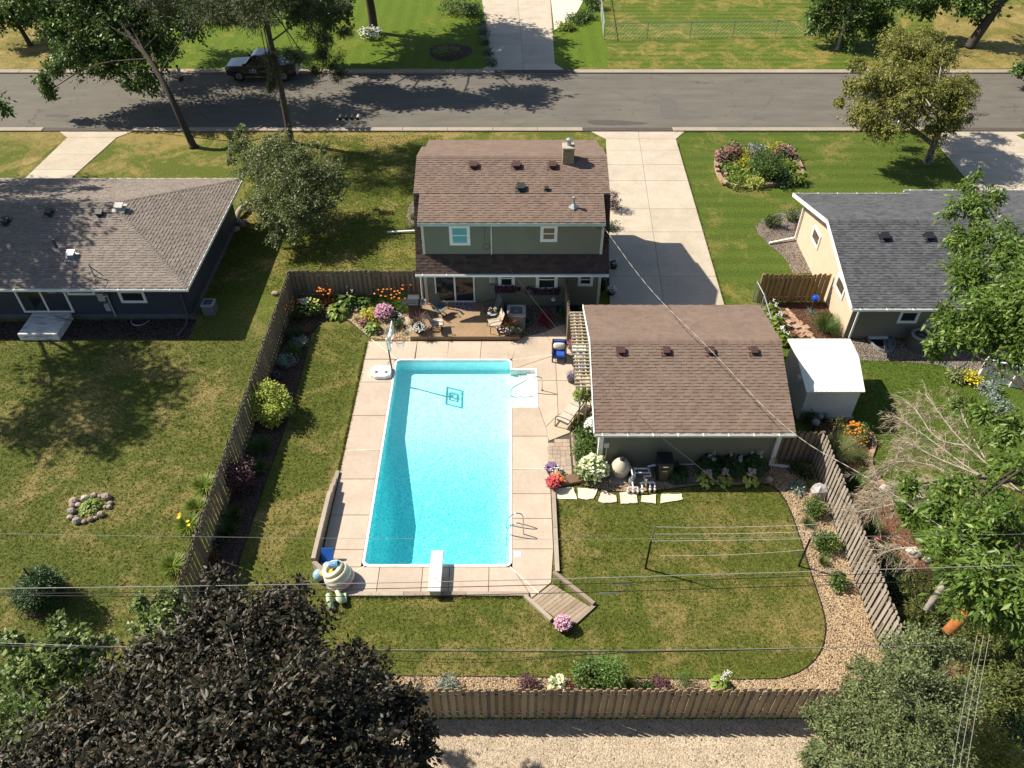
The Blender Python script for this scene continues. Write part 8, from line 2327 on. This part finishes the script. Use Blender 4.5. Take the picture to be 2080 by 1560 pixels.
# house bed and pergola bed
shrub('barberry', 'crimson leaved shrub in the shaded bed by the house', 1108, 650, 18, .6, LF_RED, .07, 420)
shrub('shrub', 'dark evergreen shrub at the gate end of the house bed', 1148, 640, 18, 1.1, LF_DARK, .07, 600)
grass('tuft', 'lime tuft under the top end of the pergola', 1168, 668, 14, .4, LF_LIME, 110, .02)
shrub('sedum', 'mauve flowered plant under the pergola slats', 1166, 697, 14, .5, LF_PURPLE, .06, 240, FL_ROSE, 60, .07)
shrub('spirea', 'yellow green plant under the lower pergola slats', 1187, 702, 15, .5, LF_LIME, .07, 300)
tag(MB().prism(smooth_poly(GP([(1152, 692), (1164, 680), (1180, 676), (1190, 715), (1172, 728), (1158, 718)]), 1), .03, .05).build('pergola_gravel', GRAVEL, kind='structure'))
shrub('shrub', 'dark bushy shrub beside the driveway at the house corner', 1246, 408, 17, 1.3, LF_PURPLE, .08, 620)
shrub('shrub', 'low dark shrub in the shade bed by the driveway', 1244, 458, 15, .5, LF_DARK, .08, 360)
shrub('shrub', 'small green shrub in the gravel crescent left of the house', 838, 440, 8, .4, LF_MID, .07, 130)
shrub('shrub', 'second small green shrub in the gravel crescent left of the house', 838, 458, 7, .35, LF_MID, .07, 110)
# island bed
for px, py, rp, h, mt, fl_, n, fs, lab in ((1475, 318, 20, .7, LF_DARK, FL_ROSE, 120, .12, 'tall rosy flowering plant at the left end of the island bed'), (1488, 310, 14, .9, LF_MID, FL_ROSE, 90, .12, 'deep pink astilbe behind the left end of the island bed'),
        (1505, 315, 14, .5, LF_YELLOW, None, 0, 0, 'bright yellow plant at the back of the island bed'), (1514, 330, 16, .5, LF_YELLOW, None, 0, 0, 'gold leaved plant left of the round island bush'), (1486, 343, 15, .4, LF_LIME, None, 0, 0, 'lime hosta at the left rim of the island bed'),
        (1503, 350, 18, .4, LF_LIME, None, 0, 0, 'yellow green hosta below the gold plant'), (1495, 368, 17, .4, LF_LIME, None, 0, 0, 'front left variegated hosta of the island bed'), (1530, 367, 17, .4, leafmat('leaf_chart', (.26, .32, .05), (.40, .44, .09)), None, 0, 0, 'front variegated hosta beside the round bush'),
        (1571, 303, 16, .5, LF_YELLOW, None, 0, 0, 'yellow plant at the back right of the island bed'), (1593, 310, 18, .7, LF_DARK, FL_ROSE, 110, .12, 'rosy flowering plant at the right of the island bed'), (1605, 335, 13, .4, LF_LIME, None, 0, 0, 'lime plant at the right rim of the island bed'),
        (1617, 362, 14, .4, LF_LIME, None, 0, 0, 'front right lime plant of the island bed'), (1590, 365, 18, .4, LF_DARK, None, 0, 0, 'dark plant in the shade of the round island bush'), (1540, 304, 14, .4, LF_SILVER, FL_PALEPINK, 30, .10, 'silvery plant at the back middle of the island bed')):
    shrub('perennial', lab, px, py, rp * 1.22, h * 1.25, mt, .14, 380, fl_, n, fs, cat='plant', z=.10)
shrub('round_bush', 'large round green bush in the middle of the island bed', 1556, 337, 40, 1.6, LF_MID, .12, 2400)
# right house beds
shrub('boxwood', 'round clipped green shrub in the corner gravel bed', 1571, 447, 18, .9, LF_MID, .07, 900)
shrub('shrub', 'wider green shrub against the cream wall corner', 1612, 436, 15, .8, LF_MID, .08, 420)
shrub('barberry', 'small dark red shrub by the downspout', 1619, 462, 8, .5, LF_PURPLE, .06, 170)
grass('ornamental_grass', 'arching green ornamental grass at the foot of the cream wall', 1680, 660, 32, 1.0, LF_GRASS, 420, .02)
shrub('fescue', 'low silvery plant on the mulch by the blue globe', 1647, 632, 9, .2, LF_SILVER, .06, 160, stem=False)
for px, py, rp, lab in ((1566, 634, 16, 'white spiked hosta by the chain link post'), (1576, 660, 18, 'yellow green hosta along the garage side'), (1590, 690, 18, 'glossy hosta in front of the shed')):
    hosta('hosta', lab, px, py, rp, .5, LF_LIME, 70, FL_WHITE, 6, .06, 1.7)
shrub('plant', 'bronze leaved plant beside the square path stones', 1604, 680, 10, .35, LF_RUST, .08, 120, cat='plant')
# beyond the right fence
shrub('coreopsis', 'orange flowered bushy plant at the corner of the mulch bed', 1737, 880, 26, .8, LF_MID, .08, 620, FL_ORANGE, 90, .09)
grass('ornamental_grass', 'tall pale plumed grass behind the right fence', 1704, 912, 36, 1.3, LF_PALEGR, 620, .016, plume=LF_PALEGR)
grass('ornamental_grass', 'wispy lime grass beside the stone edging', 1745, 925, 22, .6, LF_PALEGR, 200, .014)
shrub('groundcover', 'small green clump at the stone edging', 1765, 962, 17, .3, LF_MID, .08, 260, cat='plant')
for px, py, rp, h, mt, lab in ((1735, 985, 30, 1.0, LF_GRASS, 'dense grass clump half way along the right fence'), (1762, 1070, 26, 1.0, LF_GRASS, 'grass clump beside the red globe')):
    grass('ornamental_grass', lab, px, py, rp, h, mt, 420, .018)
shrub('shrub', 'dark evergreen shrub beyond the lower right fence', 1800, 1135, 32, 1.1, LF_DARK, .08, 1000)
shrub('shrub', 'dark shrub at the end of the red mulch by the fence', 1805, 1195, 30, .9, LF_DARK, .08, 700)
grass('daylily', 'green strap leaved clump at the mulch corner', 1765, 1010, 20, .5, LF_GRASS, 170, .025)
for px, py, rp, mt, fl_, lab in ((1975, 768, 20, LF_YELLOW, FL_YELLOW, 'yellow flowered plant before the white lattice'), (2010, 790, 18, LF_SILVER, None, 'silvery plant before the white lattice'), (1945, 760, 18, LF_PALEGR, None, 'straw coloured grass at the gravel end'), (2030, 825, 30, LF_SILVER, None, 'blue green hosta mass below the lattice')):
    shrub('perennial', lab, px, py, rp, .5, mt, .12, 260, fl_, 40 if fl_ else 0, .09, cat='plant')
shrub('shrub', 'dark round shrub behind the garage corner near the shed', 1645, 848, 14, .6, LF_DARK, .08, 260)

# ragged tufts over the lawns and along their edges
def tufts(name, Q, h, mat, k=4):
    n = len(Q); P = np.repeat(np.concatenate([Q, np.full((n, 1), .004)], 1), k, 0)
    P[:, :2] += RNG.normal(size=(n * k, 2)) * .02
    d = RNG.normal(size=(n * k, 3)) * .6; d[:, 2] = 1
    d = unit(d); L = h * (.5 + RNG.random(n * k)); sd = unit(np.cross(d, RNG.normal(size=d.shape))) * .011
    V = np.stack([P - sd, P + sd, P + d * L[:, None]], 1).reshape(-1, 3)
    link(name, np_mesh(name, V, np.arange(n * k * 3).reshape(-1, 3), mat))['kind'] = 'stuff'
TB1 = leafmat('lawn_blade', (.066, .092, .016), (.125, .135, .028), (.29, .22, .09), .7, .25, .2, 1.25)
TB2 = leafmat('lawn_blade_fresh', (.058, .105, .012), (.10, .145, .02), (.19, .19, .05), .7, .25, .2, 1.25)
def area(n, x0, x1, y0, y1): return np.stack([x0 + RNG.random(n) * (x1 - x0), y0 + RNG.random(n) * (y1 - y0)], 1)
def band(pts, n, wd):
    pts = [Vector((p[0], p[1], 0)) for p in pts]; out = []
    Ls = [(q - p).length for p, q in zip(pts[:-1], pts[1:])]
    for p, q, l in zip(pts[:-1], pts[1:], Ls):
        m = int(n * l / sum(Ls)); f = RNG.random((m, 1)); a = np.array(p[:2]); b = np.array(q[:2])
        out.append(a + (b - a) * f + RNG.normal(size=(m, 2)) * wd)
    return np.concatenate(out)
A1 = np.concatenate([area(27000, -26, -11.1, 11, 28.8), area(20500, -9.3, 11.9, 11, 20.65), area(2400, -9.3, -6.9, 20.65, 29.5), area(20000, -16, -4.6, 32.2, 50)])
BX0, BX5 = G(690, 1203).x, G(1074, 1205).x
bad = inside(GARDEN['pebble_bed'], A1) | inside(GARDEN['mulch_bed'], A1) | inside(GARDEN['gravel_bed'], A1) | inside(wob(GP([(735, 680), (630, 1160), (690, 1216), (1066, 1218), (1150, 1282), (1212, 1230), (1130, 1160), (1124, 975), (1400, 975), (1200, 680)]), 0, 9), A1)
tufts('lawn_tufts', A1[~bad], .05, TB1)
E1 = np.concatenate([band([(xo(28.4) - .05, 28.4), (xo(18.9) - .05, 18.9)], 700, .03), band([(dl(48) - .03, 48), (dl(32) - .03, 32)], 500, .03), band([(-10.99, 30), (-10.99, 11)], 900, .05), band([(BX0, bot_y - .2), (BX5, bot_y - .2)], 400, .04), band([(xr + .2, 14.8), (xr + .2, 19)], 300, .04)])
tufts('edge_tufts', E1, .09, TB1, 5)
E2 = np.concatenate([band([(dr(49) + .03, 49), (dr(29) + .03, 29)], 700, .03), band([(-30, yn - .56), (-.5, yn - .56)], 700, .05), band([(11, yn - .56), (25, yn - .56)], 400, .05), area(9000, 12.5, 20, 14, 27.5)])
E2 = E2[~inside(GARDEN['neighbour_bed'], E2) & ~((E2[:, 0] < 14.6) & (E2[:, 1] > 23) & (E2[:, 1] < 27) & (E2[:, 0] > 11.9))]
tufts('fresh_tufts', E2, .06, TB2)
# ------------------------------------------------------------------ street things
def skin(name, pts, edges, rad, mat, parent, sub=2):
    off = OFF[parent.name]
    me = bpy.data.meshes.new(name)
    me.from_pydata([tuple(Vector(p) - off) for p in pts], edges, [])
    o = bpy.data.objects.new(name, me); COL.objects.link(o); o.parent = parent; OFF[o.name] = off
    me.materials.append(mat)
    sk = o.modifiers.new('skin', 'SKIN')
    for i, r in enumerate(rad):
        v = me.skin_vertices[0].data[i]; v.radius = (r, r) if not isinstance(r, tuple) else r; v.use_root = (i == 0)
    ss = o.modifiers.new('sub', 'SUBSURF'); ss.levels = sub; ss.render_levels = sub
    return o
c = G(374, 181)
PE = thing('person', 'person in pale grey shirt and dark shorts walking along the shaded street', 'person', tuple(c))
SKIN = M('skin', (.42, .24, .17), rough=.6)
def P(x, y, z): return (c.x + x, c.y + y, z)
# walking towards the left, one leg ahead
pts = [P(0, 0, .93), P(0, 0, 1.12), P(-.02, 0, 1.36), P(-.03, 0, 1.47), P(-.04, 0, 1.55), P(-.06, 0, 1.66),
       P(-.02, -.18, 1.38), P(.06, -.24, 1.12), P(-.08, -.26, .90), P(-.12, -.26, .82), P(-.02, .18, 1.38), P(-.08, .24, 1.13), P(-.24, .22, .98), P(-.31, .21, .95),
       P(.0, -.10, .88), P(-.12, -.10, .50), P(-.14, -.10, .10), P(-.27, -.10, .04), P(.0, .10, .88), P(.06, .10, .50), P(.22, .10, .14), P(.12, .10, .04)]
ed = [(0, 1), (1, 2), (2, 3), (3, 4), (4, 5), (2, 6), (6, 7), (7, 8), (8, 9), (2, 10), (10, 11), (11, 12), (12, 13), (0, 14), (14, 15), (15, 16), (16, 17), (0, 18), (18, 19), (19, 20), (20, 21)]
rad = [.125, .12, .13, .06, .06, .095, .06, .045, .035, .04, .06, .045, .035, .04, .09, .06, .042, .04, .09, .06, .042, .04]
skin('body', pts, ed, rad, SKIN, PE)
sh = [0, 1, 2, 6, 7, 10, 11]
skin('shirt', [P(0, 0, .94), P(0, 0, 1.12), P(-.02, 0, 1.36), P(-.02, -.18, 1.38), P(.05, -.235, 1.16), P(-.02, .18, 1.38), P(-.075, .235, 1.16)], [(0, 1), (1, 2), (2, 3), (3, 4), (2, 5), (5, 6)], [.150, .142, .148, .082, .066, .082, .066], M('shirt_grey', (.50, .52, .53), (.42, .44, .45), 8, rough=.9), PE)
skin('shorts', [P(0, 0, .92), P(.0, -.10, .84), P(-.10, -.10, .56), P(.0, .10, .84), P(.05, .10, .56)], [(0, 1), (1, 2), (0, 3), (3, 4)], [.145, .115, .095, .115, .095], M('shorts_dark', (.045, .045, .055), rough=.9), PE)
MB().ell(P(-.04, 0, 1.70), (.105, .098, .09), 12, 8).build('hair', M('hair_dark', (.02, .015, .012), rough=.7), PE, smooth=True)
for x, y, z, a in ((-.25, -.10, .045, 0), (.14, .10, .06, .3)):
    MB().ell(P(x, y, z), (.14, .055, .055), 10, 6).build('shoe', WHITE, PE, smooth=True)
MB().ell(P(-.165, 0, 1.65), (.02, .018, .02), 6, 5).build('nose', SKIN, PE, smooth=True)

# pickup truck
c = G(535, 172); 
TKX0, TKX1 = G(462, 166).x, G(606, 166).x
yN = G(0, 166).y; LEN = TKX1 - TKX0
TK = thing('pickup_truck', 'black crew cab pickup with chrome wheels parked at the far kerb', 'pickup truck', ((TKX0 + TKX1) / 2, yN + .95, 0))
PAINT = M('paint_black', (.010, .010, .012), (.012, .012, .015), 1, rough=.18, spec=.6, coat=.6)
x0_, y0_, y1_ = TKX0, yN, yN + 1.95
k = LEN / 5.8
def TX(x): return x0_ + x * k
def loft(secs, name, mat, parent, smooth=False):
    """cross sections (x, halfwidth bottom, halfwidth top, z0, z1) joined along the car"""
    m = MB(); ym = (y0_ + y1_) / 2
    rings = []
    for x, hb, ht, z0, z1 in secs:
        zm = z0 + (z1 - z0) * .55
        rings.append([(TX(x), ym - hb, z0), (TX(x), ym - hb - .02, zm), (TX(x), ym - ht, z1 - .04), (TX(x), ym - ht + .07, z1), (TX(x), ym + ht - .07, z1), (TX(x), ym + ht, z1 - .04), (TX(x), ym + hb + .02, zm), (TX(x), ym + hb, z0)])
    n = 8
    for r_ in rings: m.v += r_
    for i in range(len(rings) - 1):
        for j in range(n): m.f.append((i * n + j, i * n + (j + 1) % n, (i + 1) * n + (j + 1) % n, (i + 1) * n + j))
    m.f.append(tuple(range(n))[::-1]); m.f.append(tuple((len(rings) - 1) * n + j for j in range(n)))
    return m.build(name, mat, parent, smooth=smooth)
body = loft([(0.02, .84, .80, .55, .98), (.10, .92, .88, .48, 1.08), (.6, .96, .92, .42, 1.13), (1.55, .97, .94, .40, 1.17), (1.75, .97, .95, .40, 1.20), (3.85, .97, .95, .40, 1.22), (3.87, .97, .95, .40, 1.24), (5.55, .96, .94, .45, 1.24), (5.74, .93, .90, .52, 1.22)], 'body', PAINT, TK)
loft([(1.62, .88, .86, 1.15, 1.20), (2.25, .86, .72, 1.15, 1.80), (2.55, .86, .72, 1.15, 1.87), (3.45, .86, .72, 1.15, 1.86), (3.80, .87, .76, 1.15, 1.70), (3.86, .88, .84, 1.15, 1.22)], 'cab', PAINT, TK)
ym = (y0_ + y1_) / 2
m = MB().box(TX(4.0), TX(5.6), ym - .78, ym + .78, 1.20, 1.248); m.build('truck_bed', M('bed_grey', (.07, .075, .08), (.16, .16, .17), 5, rough=.6), TK)
for s in (-1, 1):
    yy_ = lambda z, s=s: ym + s * (.865 - (.14 * (z - 1.15) / .7) + .012)
    for a0, a1, b0_, b1_ in ((1.92, 2.72, 2.32, 2.70), (2.80, 3.66, 2.80, 3.52)):
        MB().add([(TX(a0), yy_(1.24), 1.24), (TX(a1), yy_(1.24), 1.24), (TX(b1_), yy_(1.70), 1.70), (TX(b0_), yy_(1.70), 1.70)], [(0, 1, 2, 3)]).build('window', GLASS, TK)
    MB().bbox(TX(1.55), TX(1.75), ym + s * .98 - .1, ym + s * .98 + .1, 1.18, 1.36, .02).build('mirror', PAINT, TK)
    for dx in (2.72, 3.72): MB().box(TX(dx) - .05, TX(dx) + .02, ym + s * .985 - .012, ym + s * .985 + .012, 1.0, 1.03).build('door_handle', STEEL, TK)
    MB().box(TX(1.55), TX(4.2), ym + s * 1.01 - .05, ym + s * 1.01 + .05, .36, .41).build('running_board', STEEL, TK)
    MB().box(TX(-.005), TX(.10), ym + s * .70 - .16, ym + s * .70 + .16, .80, 1.0).build('headlight', M('lens_clear', (.5, .5, .48), rough=.1), TK)
    MB().box(TX(5.66), TX(5.765), ym + s * .84 - .08, ym + s * .84 + .08, .85, 1.15).build('tail_light', M('lens_red', (.30, .01, .012), rough=.15), TK)
    for wx in (1.05, 4.70):
        cx_ = TX(wx); cy_ = ym + s * .90
        wl = MB().torus((cx_, cy_, .40), .30, .115, 26, 10, (0, 1, 0)).build('wheel', M('tyre', (.02, .02, .021), rough=.85), TK, smooth=True)
        MB().torus((cx_, cy_ + s * .07, .40), .215, .025, 24, 6, (0, 1, 0)).build('rim', STEEL, wl, smooth=True)
        sp_ = MB()
        for q in range(6):
            a = 2 * PI * q / 6; sp_.beam((cx_, cy_ + s * .08, .40), (cx_ + .21 * math.cos(a), cy_ + s * .08, .40 + .21 * math.sin(a)), .05, .03, (0, 1, 0))
        sp_.build('spokes', STEEL, wl)
        MB().torus((cx_, ym + s * .965, .44), .43, .035, 18, 6, (0, 1, 0), 0, 2 * PI).build('wheel_arch', BLACKPL, TK)
MB().add([(TX(1.72), ym - .78, 1.22), (TX(1.72), ym + .78, 1.22), (TX(2.24), ym + .68, 1.79), (TX(2.24), ym - .68, 1.79)], [(0, 1, 2, 3)]).build('windscreen', GLASS, TK)
MB().box(TX(-.06), TX(.06), ym - .85, ym + .85, .50, .66).build('front_bumper', STEEL, TK); MB().box(TX(5.74), TX(5.86), ym - .85, ym + .85, .50, .66).build('rear_bumper', STEEL, TK)
MB().box(TX(-.005), TX(.03), ym - .5, ym + .5, .72, 1.0).build('grille', BLACKPL, TK)
MB().box(TX(4.1), TX(4.4), ym - .6, ym - .2, 1.25, 1.40).box(TX(4.6), TX(5.3), ym - .1, ym + .35, 1.25, 1.36).box(TX(4.9), TX(5.5), ym - .7, ym - .45, 1.25, 1.34).build('bed_load', M('load_grey', (.30, .30, .30), (.16, .16, .17), 5, rough=.6), TK, kind='stuff')
DECAL = M('decal_white', (.70, .70, .68), rough=.5)
# the white door lettering is too small to read in the picture: its marks only
dc = MB(); yD = ym - 1.004
def stroke(x, z, w_, h_): dc.box(TX(x), TX(x + w_), yD - .003, yD, z, z + h_)
stroke(2.22, .96, .22, .03)
for i in range(3):
    xq = 2.20 + .13 * i
    stroke(xq, .80, .03, .13); stroke(xq + .03, .90, .06, .03); stroke(xq + .03, .80, .06, .03); 
    if i != 1: stroke(xq + .07, .83, .02, .07)
stroke(1.98, .86, .10, .05); stroke(2.02, .83, .04, .03)
stroke(1.95, .74, .62, .022); stroke(1.95, .68, .22, .018); stroke(2.24, .68, .36, .018)
dc.build('door_decal', DECAL, TK, kind='stuff')

# mailboxes
c = G(713, 262)
MX = thing('mailbox_stand', 'white post with braces carrying the cluster of mailboxes', 'mailbox stand', tuple(c))
MB().box(c.x - .05, c.x + .05, c.y - .05, c.y + .05, 0, .66).build('post', PVC, MX)
MB().box(c.x - .85, c.x + .70, c.y - .06, c.y + .06, .64, .70).build('crossbar', PVC, MX)
for s in (-1, 1): MB().beam((c.x, c.y, .28), (c.x + s * .38, c.y, .64), .05, .05).build('brace', PVC, MX)
for i, (dx, mt, lab) in enumerate(((-.62, M('mbox_grey', (.06, .065, .07), rough=.4), 'leftmost grey sided mailbox on the shared stand'), (-.20, BLACKPL, 'second black mailbox from the left on the shared stand'), (.20, BLACKPL, 'third black mailbox from the left on the shared stand'), (.58, M('mbox_pale', (.40, .39, .36), rough=.4), 'rightmost mailbox with a pale top on the shared stand'))):
    mx_ = thing('mailbox', lab, 'mailbox', (c.x + dx, c.y + .1, .70), 'mailboxes on the shared stand')
    m = MB(); pr = [(.11 * math.cos(a), .10 + .11 * math.sin(a)) for a in [PI * q / 8 for q in range(9)]]
    pr = [(.11, 0)] + pr + [(-.11, 0)]; n = len(pr)
    m.add([(c.x + dx + x, c.y - .18, .70 + z) for x, z in pr] + [(c.x + dx + x, c.y + .34, .70 + z) for x, z in pr], [tuple(range(n)), tuple(reversed(range(n, 2 * n)))] + [(q, n + q, n + (q + 1) % n, (q + 1) % n) for q in range(n)])
    m.build('shell', mt, mx_)
    MB().box(c.x + dx - .115, c.x + dx + .115, c.y - .195, c.y - .18, .70, .91).build('rear_panel', BLACK, mx_)
    MB().box(c.x + dx + .115, c.x + dx + .125, c.y + .05, c.y + .2, .80, .84).build('flag', M('flag_red', (.5, .03, .02)), mx_)
c = G(1818, 266)
M2 = thing('mailbox', 'blue topped mailbox on a leaning white post under the birch', 'mailbox', tuple(c))
MB().beam(c, c + Vector((.12, 0, 1.05)), .12, .12, (0, 1, 0)).build('post', WHITE, M2)
MB().bbox(c.x - .02, c.x + .26, c.y - .22, c.y + .30, 1.05, 1.30, .06).build('shell', M('mbox_blue', (.03, .14, .26), (.02, .10, .20), 6, rough=.4), M2)
MB().box(c.x - .03, c.x + .28, c.y - .26, c.y + .1, 1.0, 1.05).build('tray', WHITE, M2)

# chain link fence across the street
def chain(label, pts, h, posts):
    t = thing('chain_link_fence', label, 'fence', tuple(pts[0]))
    MESH = M('chain_mesh', (.22, .23, .22), rough=.45, metal=.5)
    for a, b in zip(pts[:-1], pts[1:]):
        u = (b - a); L = u.length; u.normalize()
        MB().tube([a + Vector((0, 0, h)), b + Vector((0, 0, h))], .03, 6).build('top_rail', GALV, t)
        q = MB(); k = int(L / .34)
        for i in range(-int(h / .34), k + 1):
            for s in (1, -1):
                x0_ = i * .34 if s > 0 else i * .34 + h
                x1_ = x0_ + h * s
                lo, hi = 0.0, 1.0
                f0 = (0 - x0_) / (x1_ - x0_); f1 = (L - x0_) / (x1_ - x0_)
                lo, hi = max(0, min(f0, f1)), min(1, max(f0, f1))
                if hi - lo < .05: continue
                q.tube([a + u * (x0_ + (x1_ - x0_) * lo) + Vector((0, 0, h * lo)), a + u * (x0_ + (x1_ - x0_) * hi) + Vector((0, 0, h * hi))], .0035, 3, cap=False)
        q.build('wire_mesh', MESH, t, kind='stuff')
        n = max(1, round(L / posts))
        for i in range(n + (1 if b is pts[-1] else 0)):
            p = a + u * (L * i / n); MB().tube([p, p + Vector((0, 0, h + .08))], .035, 7).build('post', GALV, t)
chain('long galvanised chain link fence round the striped lawn across the street', [G(1212, -40), G(1226, 80), G(1660, 72)], 1.25, 3.3)
chain('short chain link fence from the honey board fence to the garage bed', [G(1528, 612), G(1542, 640), G(1556, 690)], 1.2, 2.0)

# ------------------------------------------------------------------ overhead lines
def cable(label, pts, r, mat, sag=.0, name='overhead_wire', group=None, n=20, twist=None):
    P3 = [G(*p) if not isinstance(p, Vector) else p for p in pts]
    a, b = P3[0], P3[-1]
    if len(P3) == 2: line = [a.lerp(b, k / n) - Vector((0, 0, sag * 4 * (k / n) * (1 - k / n))) for k in range(n + 1)]
    else: line = smooth_line(P3, 3)
    t = MB().tube(line, r, 5)
    if twist:
        for ph in (0, PI):
            hx_ = []
            L = sum((q - p).length for p, q in zip(line[:-1], line[1:])); k = int(L / .12)
            for i in range(k + 1):
                f = i / k * (len(line) - 1); j = min(int(f), len(line) - 2); p = line[j].lerp(line[j + 1], f - j)
                th = ph + i * .9; hx_.append(p + Vector((math.cos(th) * twist, 0, math.sin(th) * twist)))
            t.tube(hx_, r * .8, 3, cap=False)
    return tag(t.build(name, mat, at=tuple(line[0])), label, 'wire', group)
cable('brightest pale wire running right across above the diving board', [(-60, 1196, 8.2), (390, 1191, 8.0), (1000, 1180, 7.9), (1480, 1166, 8.0), (2140, 1146, 8.3)], .009, WIRE_AL)
cable('upper black cable just below the brightest pale wire', [(-60, 1207, 8.0), (640, 1199, 7.7), (1250, 1185, 7.6), (1890, 1161, 7.8), (2140, 1150, 8.0)], .009, WIRE_BK)
cable('lower black cable crossing the plank ramp', [(-60, 1209, 7.6), (640, 1214, 7.3), (1250, 1203, 7.2), (1890, 1180, 7.4), (2140, 1170, 7.6)], .009, WIRE_BK)
cable('thin faint wire crossing the deep end of the pool', [(-60, 1083, 7.6), (640, 1094, 7.2), (1300, 1096, 7.2), (2140, 1084, 7.6)], .004, WIRE_AL)
cable('upper grey wire of the bundle above the back bed', [(-60, 1304, 6.2), (350, 1318, 6.0), (1000, 1321, 5.8), (1400, 1321, 5.9), (1900, 1311, 6.2)], .007, WIRE_AL)
cable('dark thick cable of the bundle above the back bed', [(-60, 1311, 6.1), (350, 1318, 5.9), (1000, 1324, 5.7), (1400, 1324, 5.8), (1900, 1309, 6.1)], .011, WIRE_BK)
cable('slack dark wire dipping below the bundle over the lawn', [(600, 1330, 5.6), (850, 1345, 5.3), (1000, 1347, 5.2), (1120, 1335, 5.4), (1300, 1324, 5.7)], .007, WIRE_BK)
cable('second slack thin wire dipping below the bundle', [(560, 1320, 5.6), (820, 1338, 5.4), (1000, 1340, 5.3), (1250, 1326, 5.6), (1500, 1322, 5.9)], .005, WIRE_BK)
for a, b, lab in (((1405, 1206), (1440, 1201), 'pale splice sleeve on the lower black cable'), ((1242, 1187), (1290, 1184), 'pale splice sleeve on the upper black cable')):
    z = 7.2 if 'lower' in lab else 7.6
    px0, px1 = (1218, 1262) if 'lower' in lab else (1242, 1284)
    py0 = 1204.5 if 'lower' in lab else 1185.5
    tag(MB().tube([G(px0, py0, z), G(px1, py0 - 1.6, z)], .026, 8).build('splice_sleeve', WIRE_AL, at=tuple(G(px0, py0, z))), lab, 'cable splice')
cable('twisted pale service cable from the house over the garage roof', [tuple((1224, 458, 4.9)), (1320, 592, 4.75), (1440, 705, 4.8), (1600, 882, 5.2), (1770, 972, 6.0), (1905, 1068, 6.8), (2100, 1180, 7.6)], .006, WIRE_AL, twist=.012)
cable('thin dark wire from the skirt roof down past the pool heater', [(1018, 525, 3.1), (1130, 668, 3.4), (1215, 755, 3.7), (1330, 880, 3.9), (1440, 962, 4.0), (1700, 1200, 4.6)], .006, WIRE_BK)
for i, (x0_, x1_, lab) in enumerate(((1985, 1936, 'left of the three steep wires in the near right corner'), (1998, 1950, 'middle of the three steep wires in the near right corner'), (2010, 1966, 'right of the three steep wires in the near right corner'))):
    cable(lab, [(x0_, 1290, 7.5), (x1_ - 8, 1600, 8.0)], .0055, WIRE_AL, .05, group='steep wires in the near right corner')
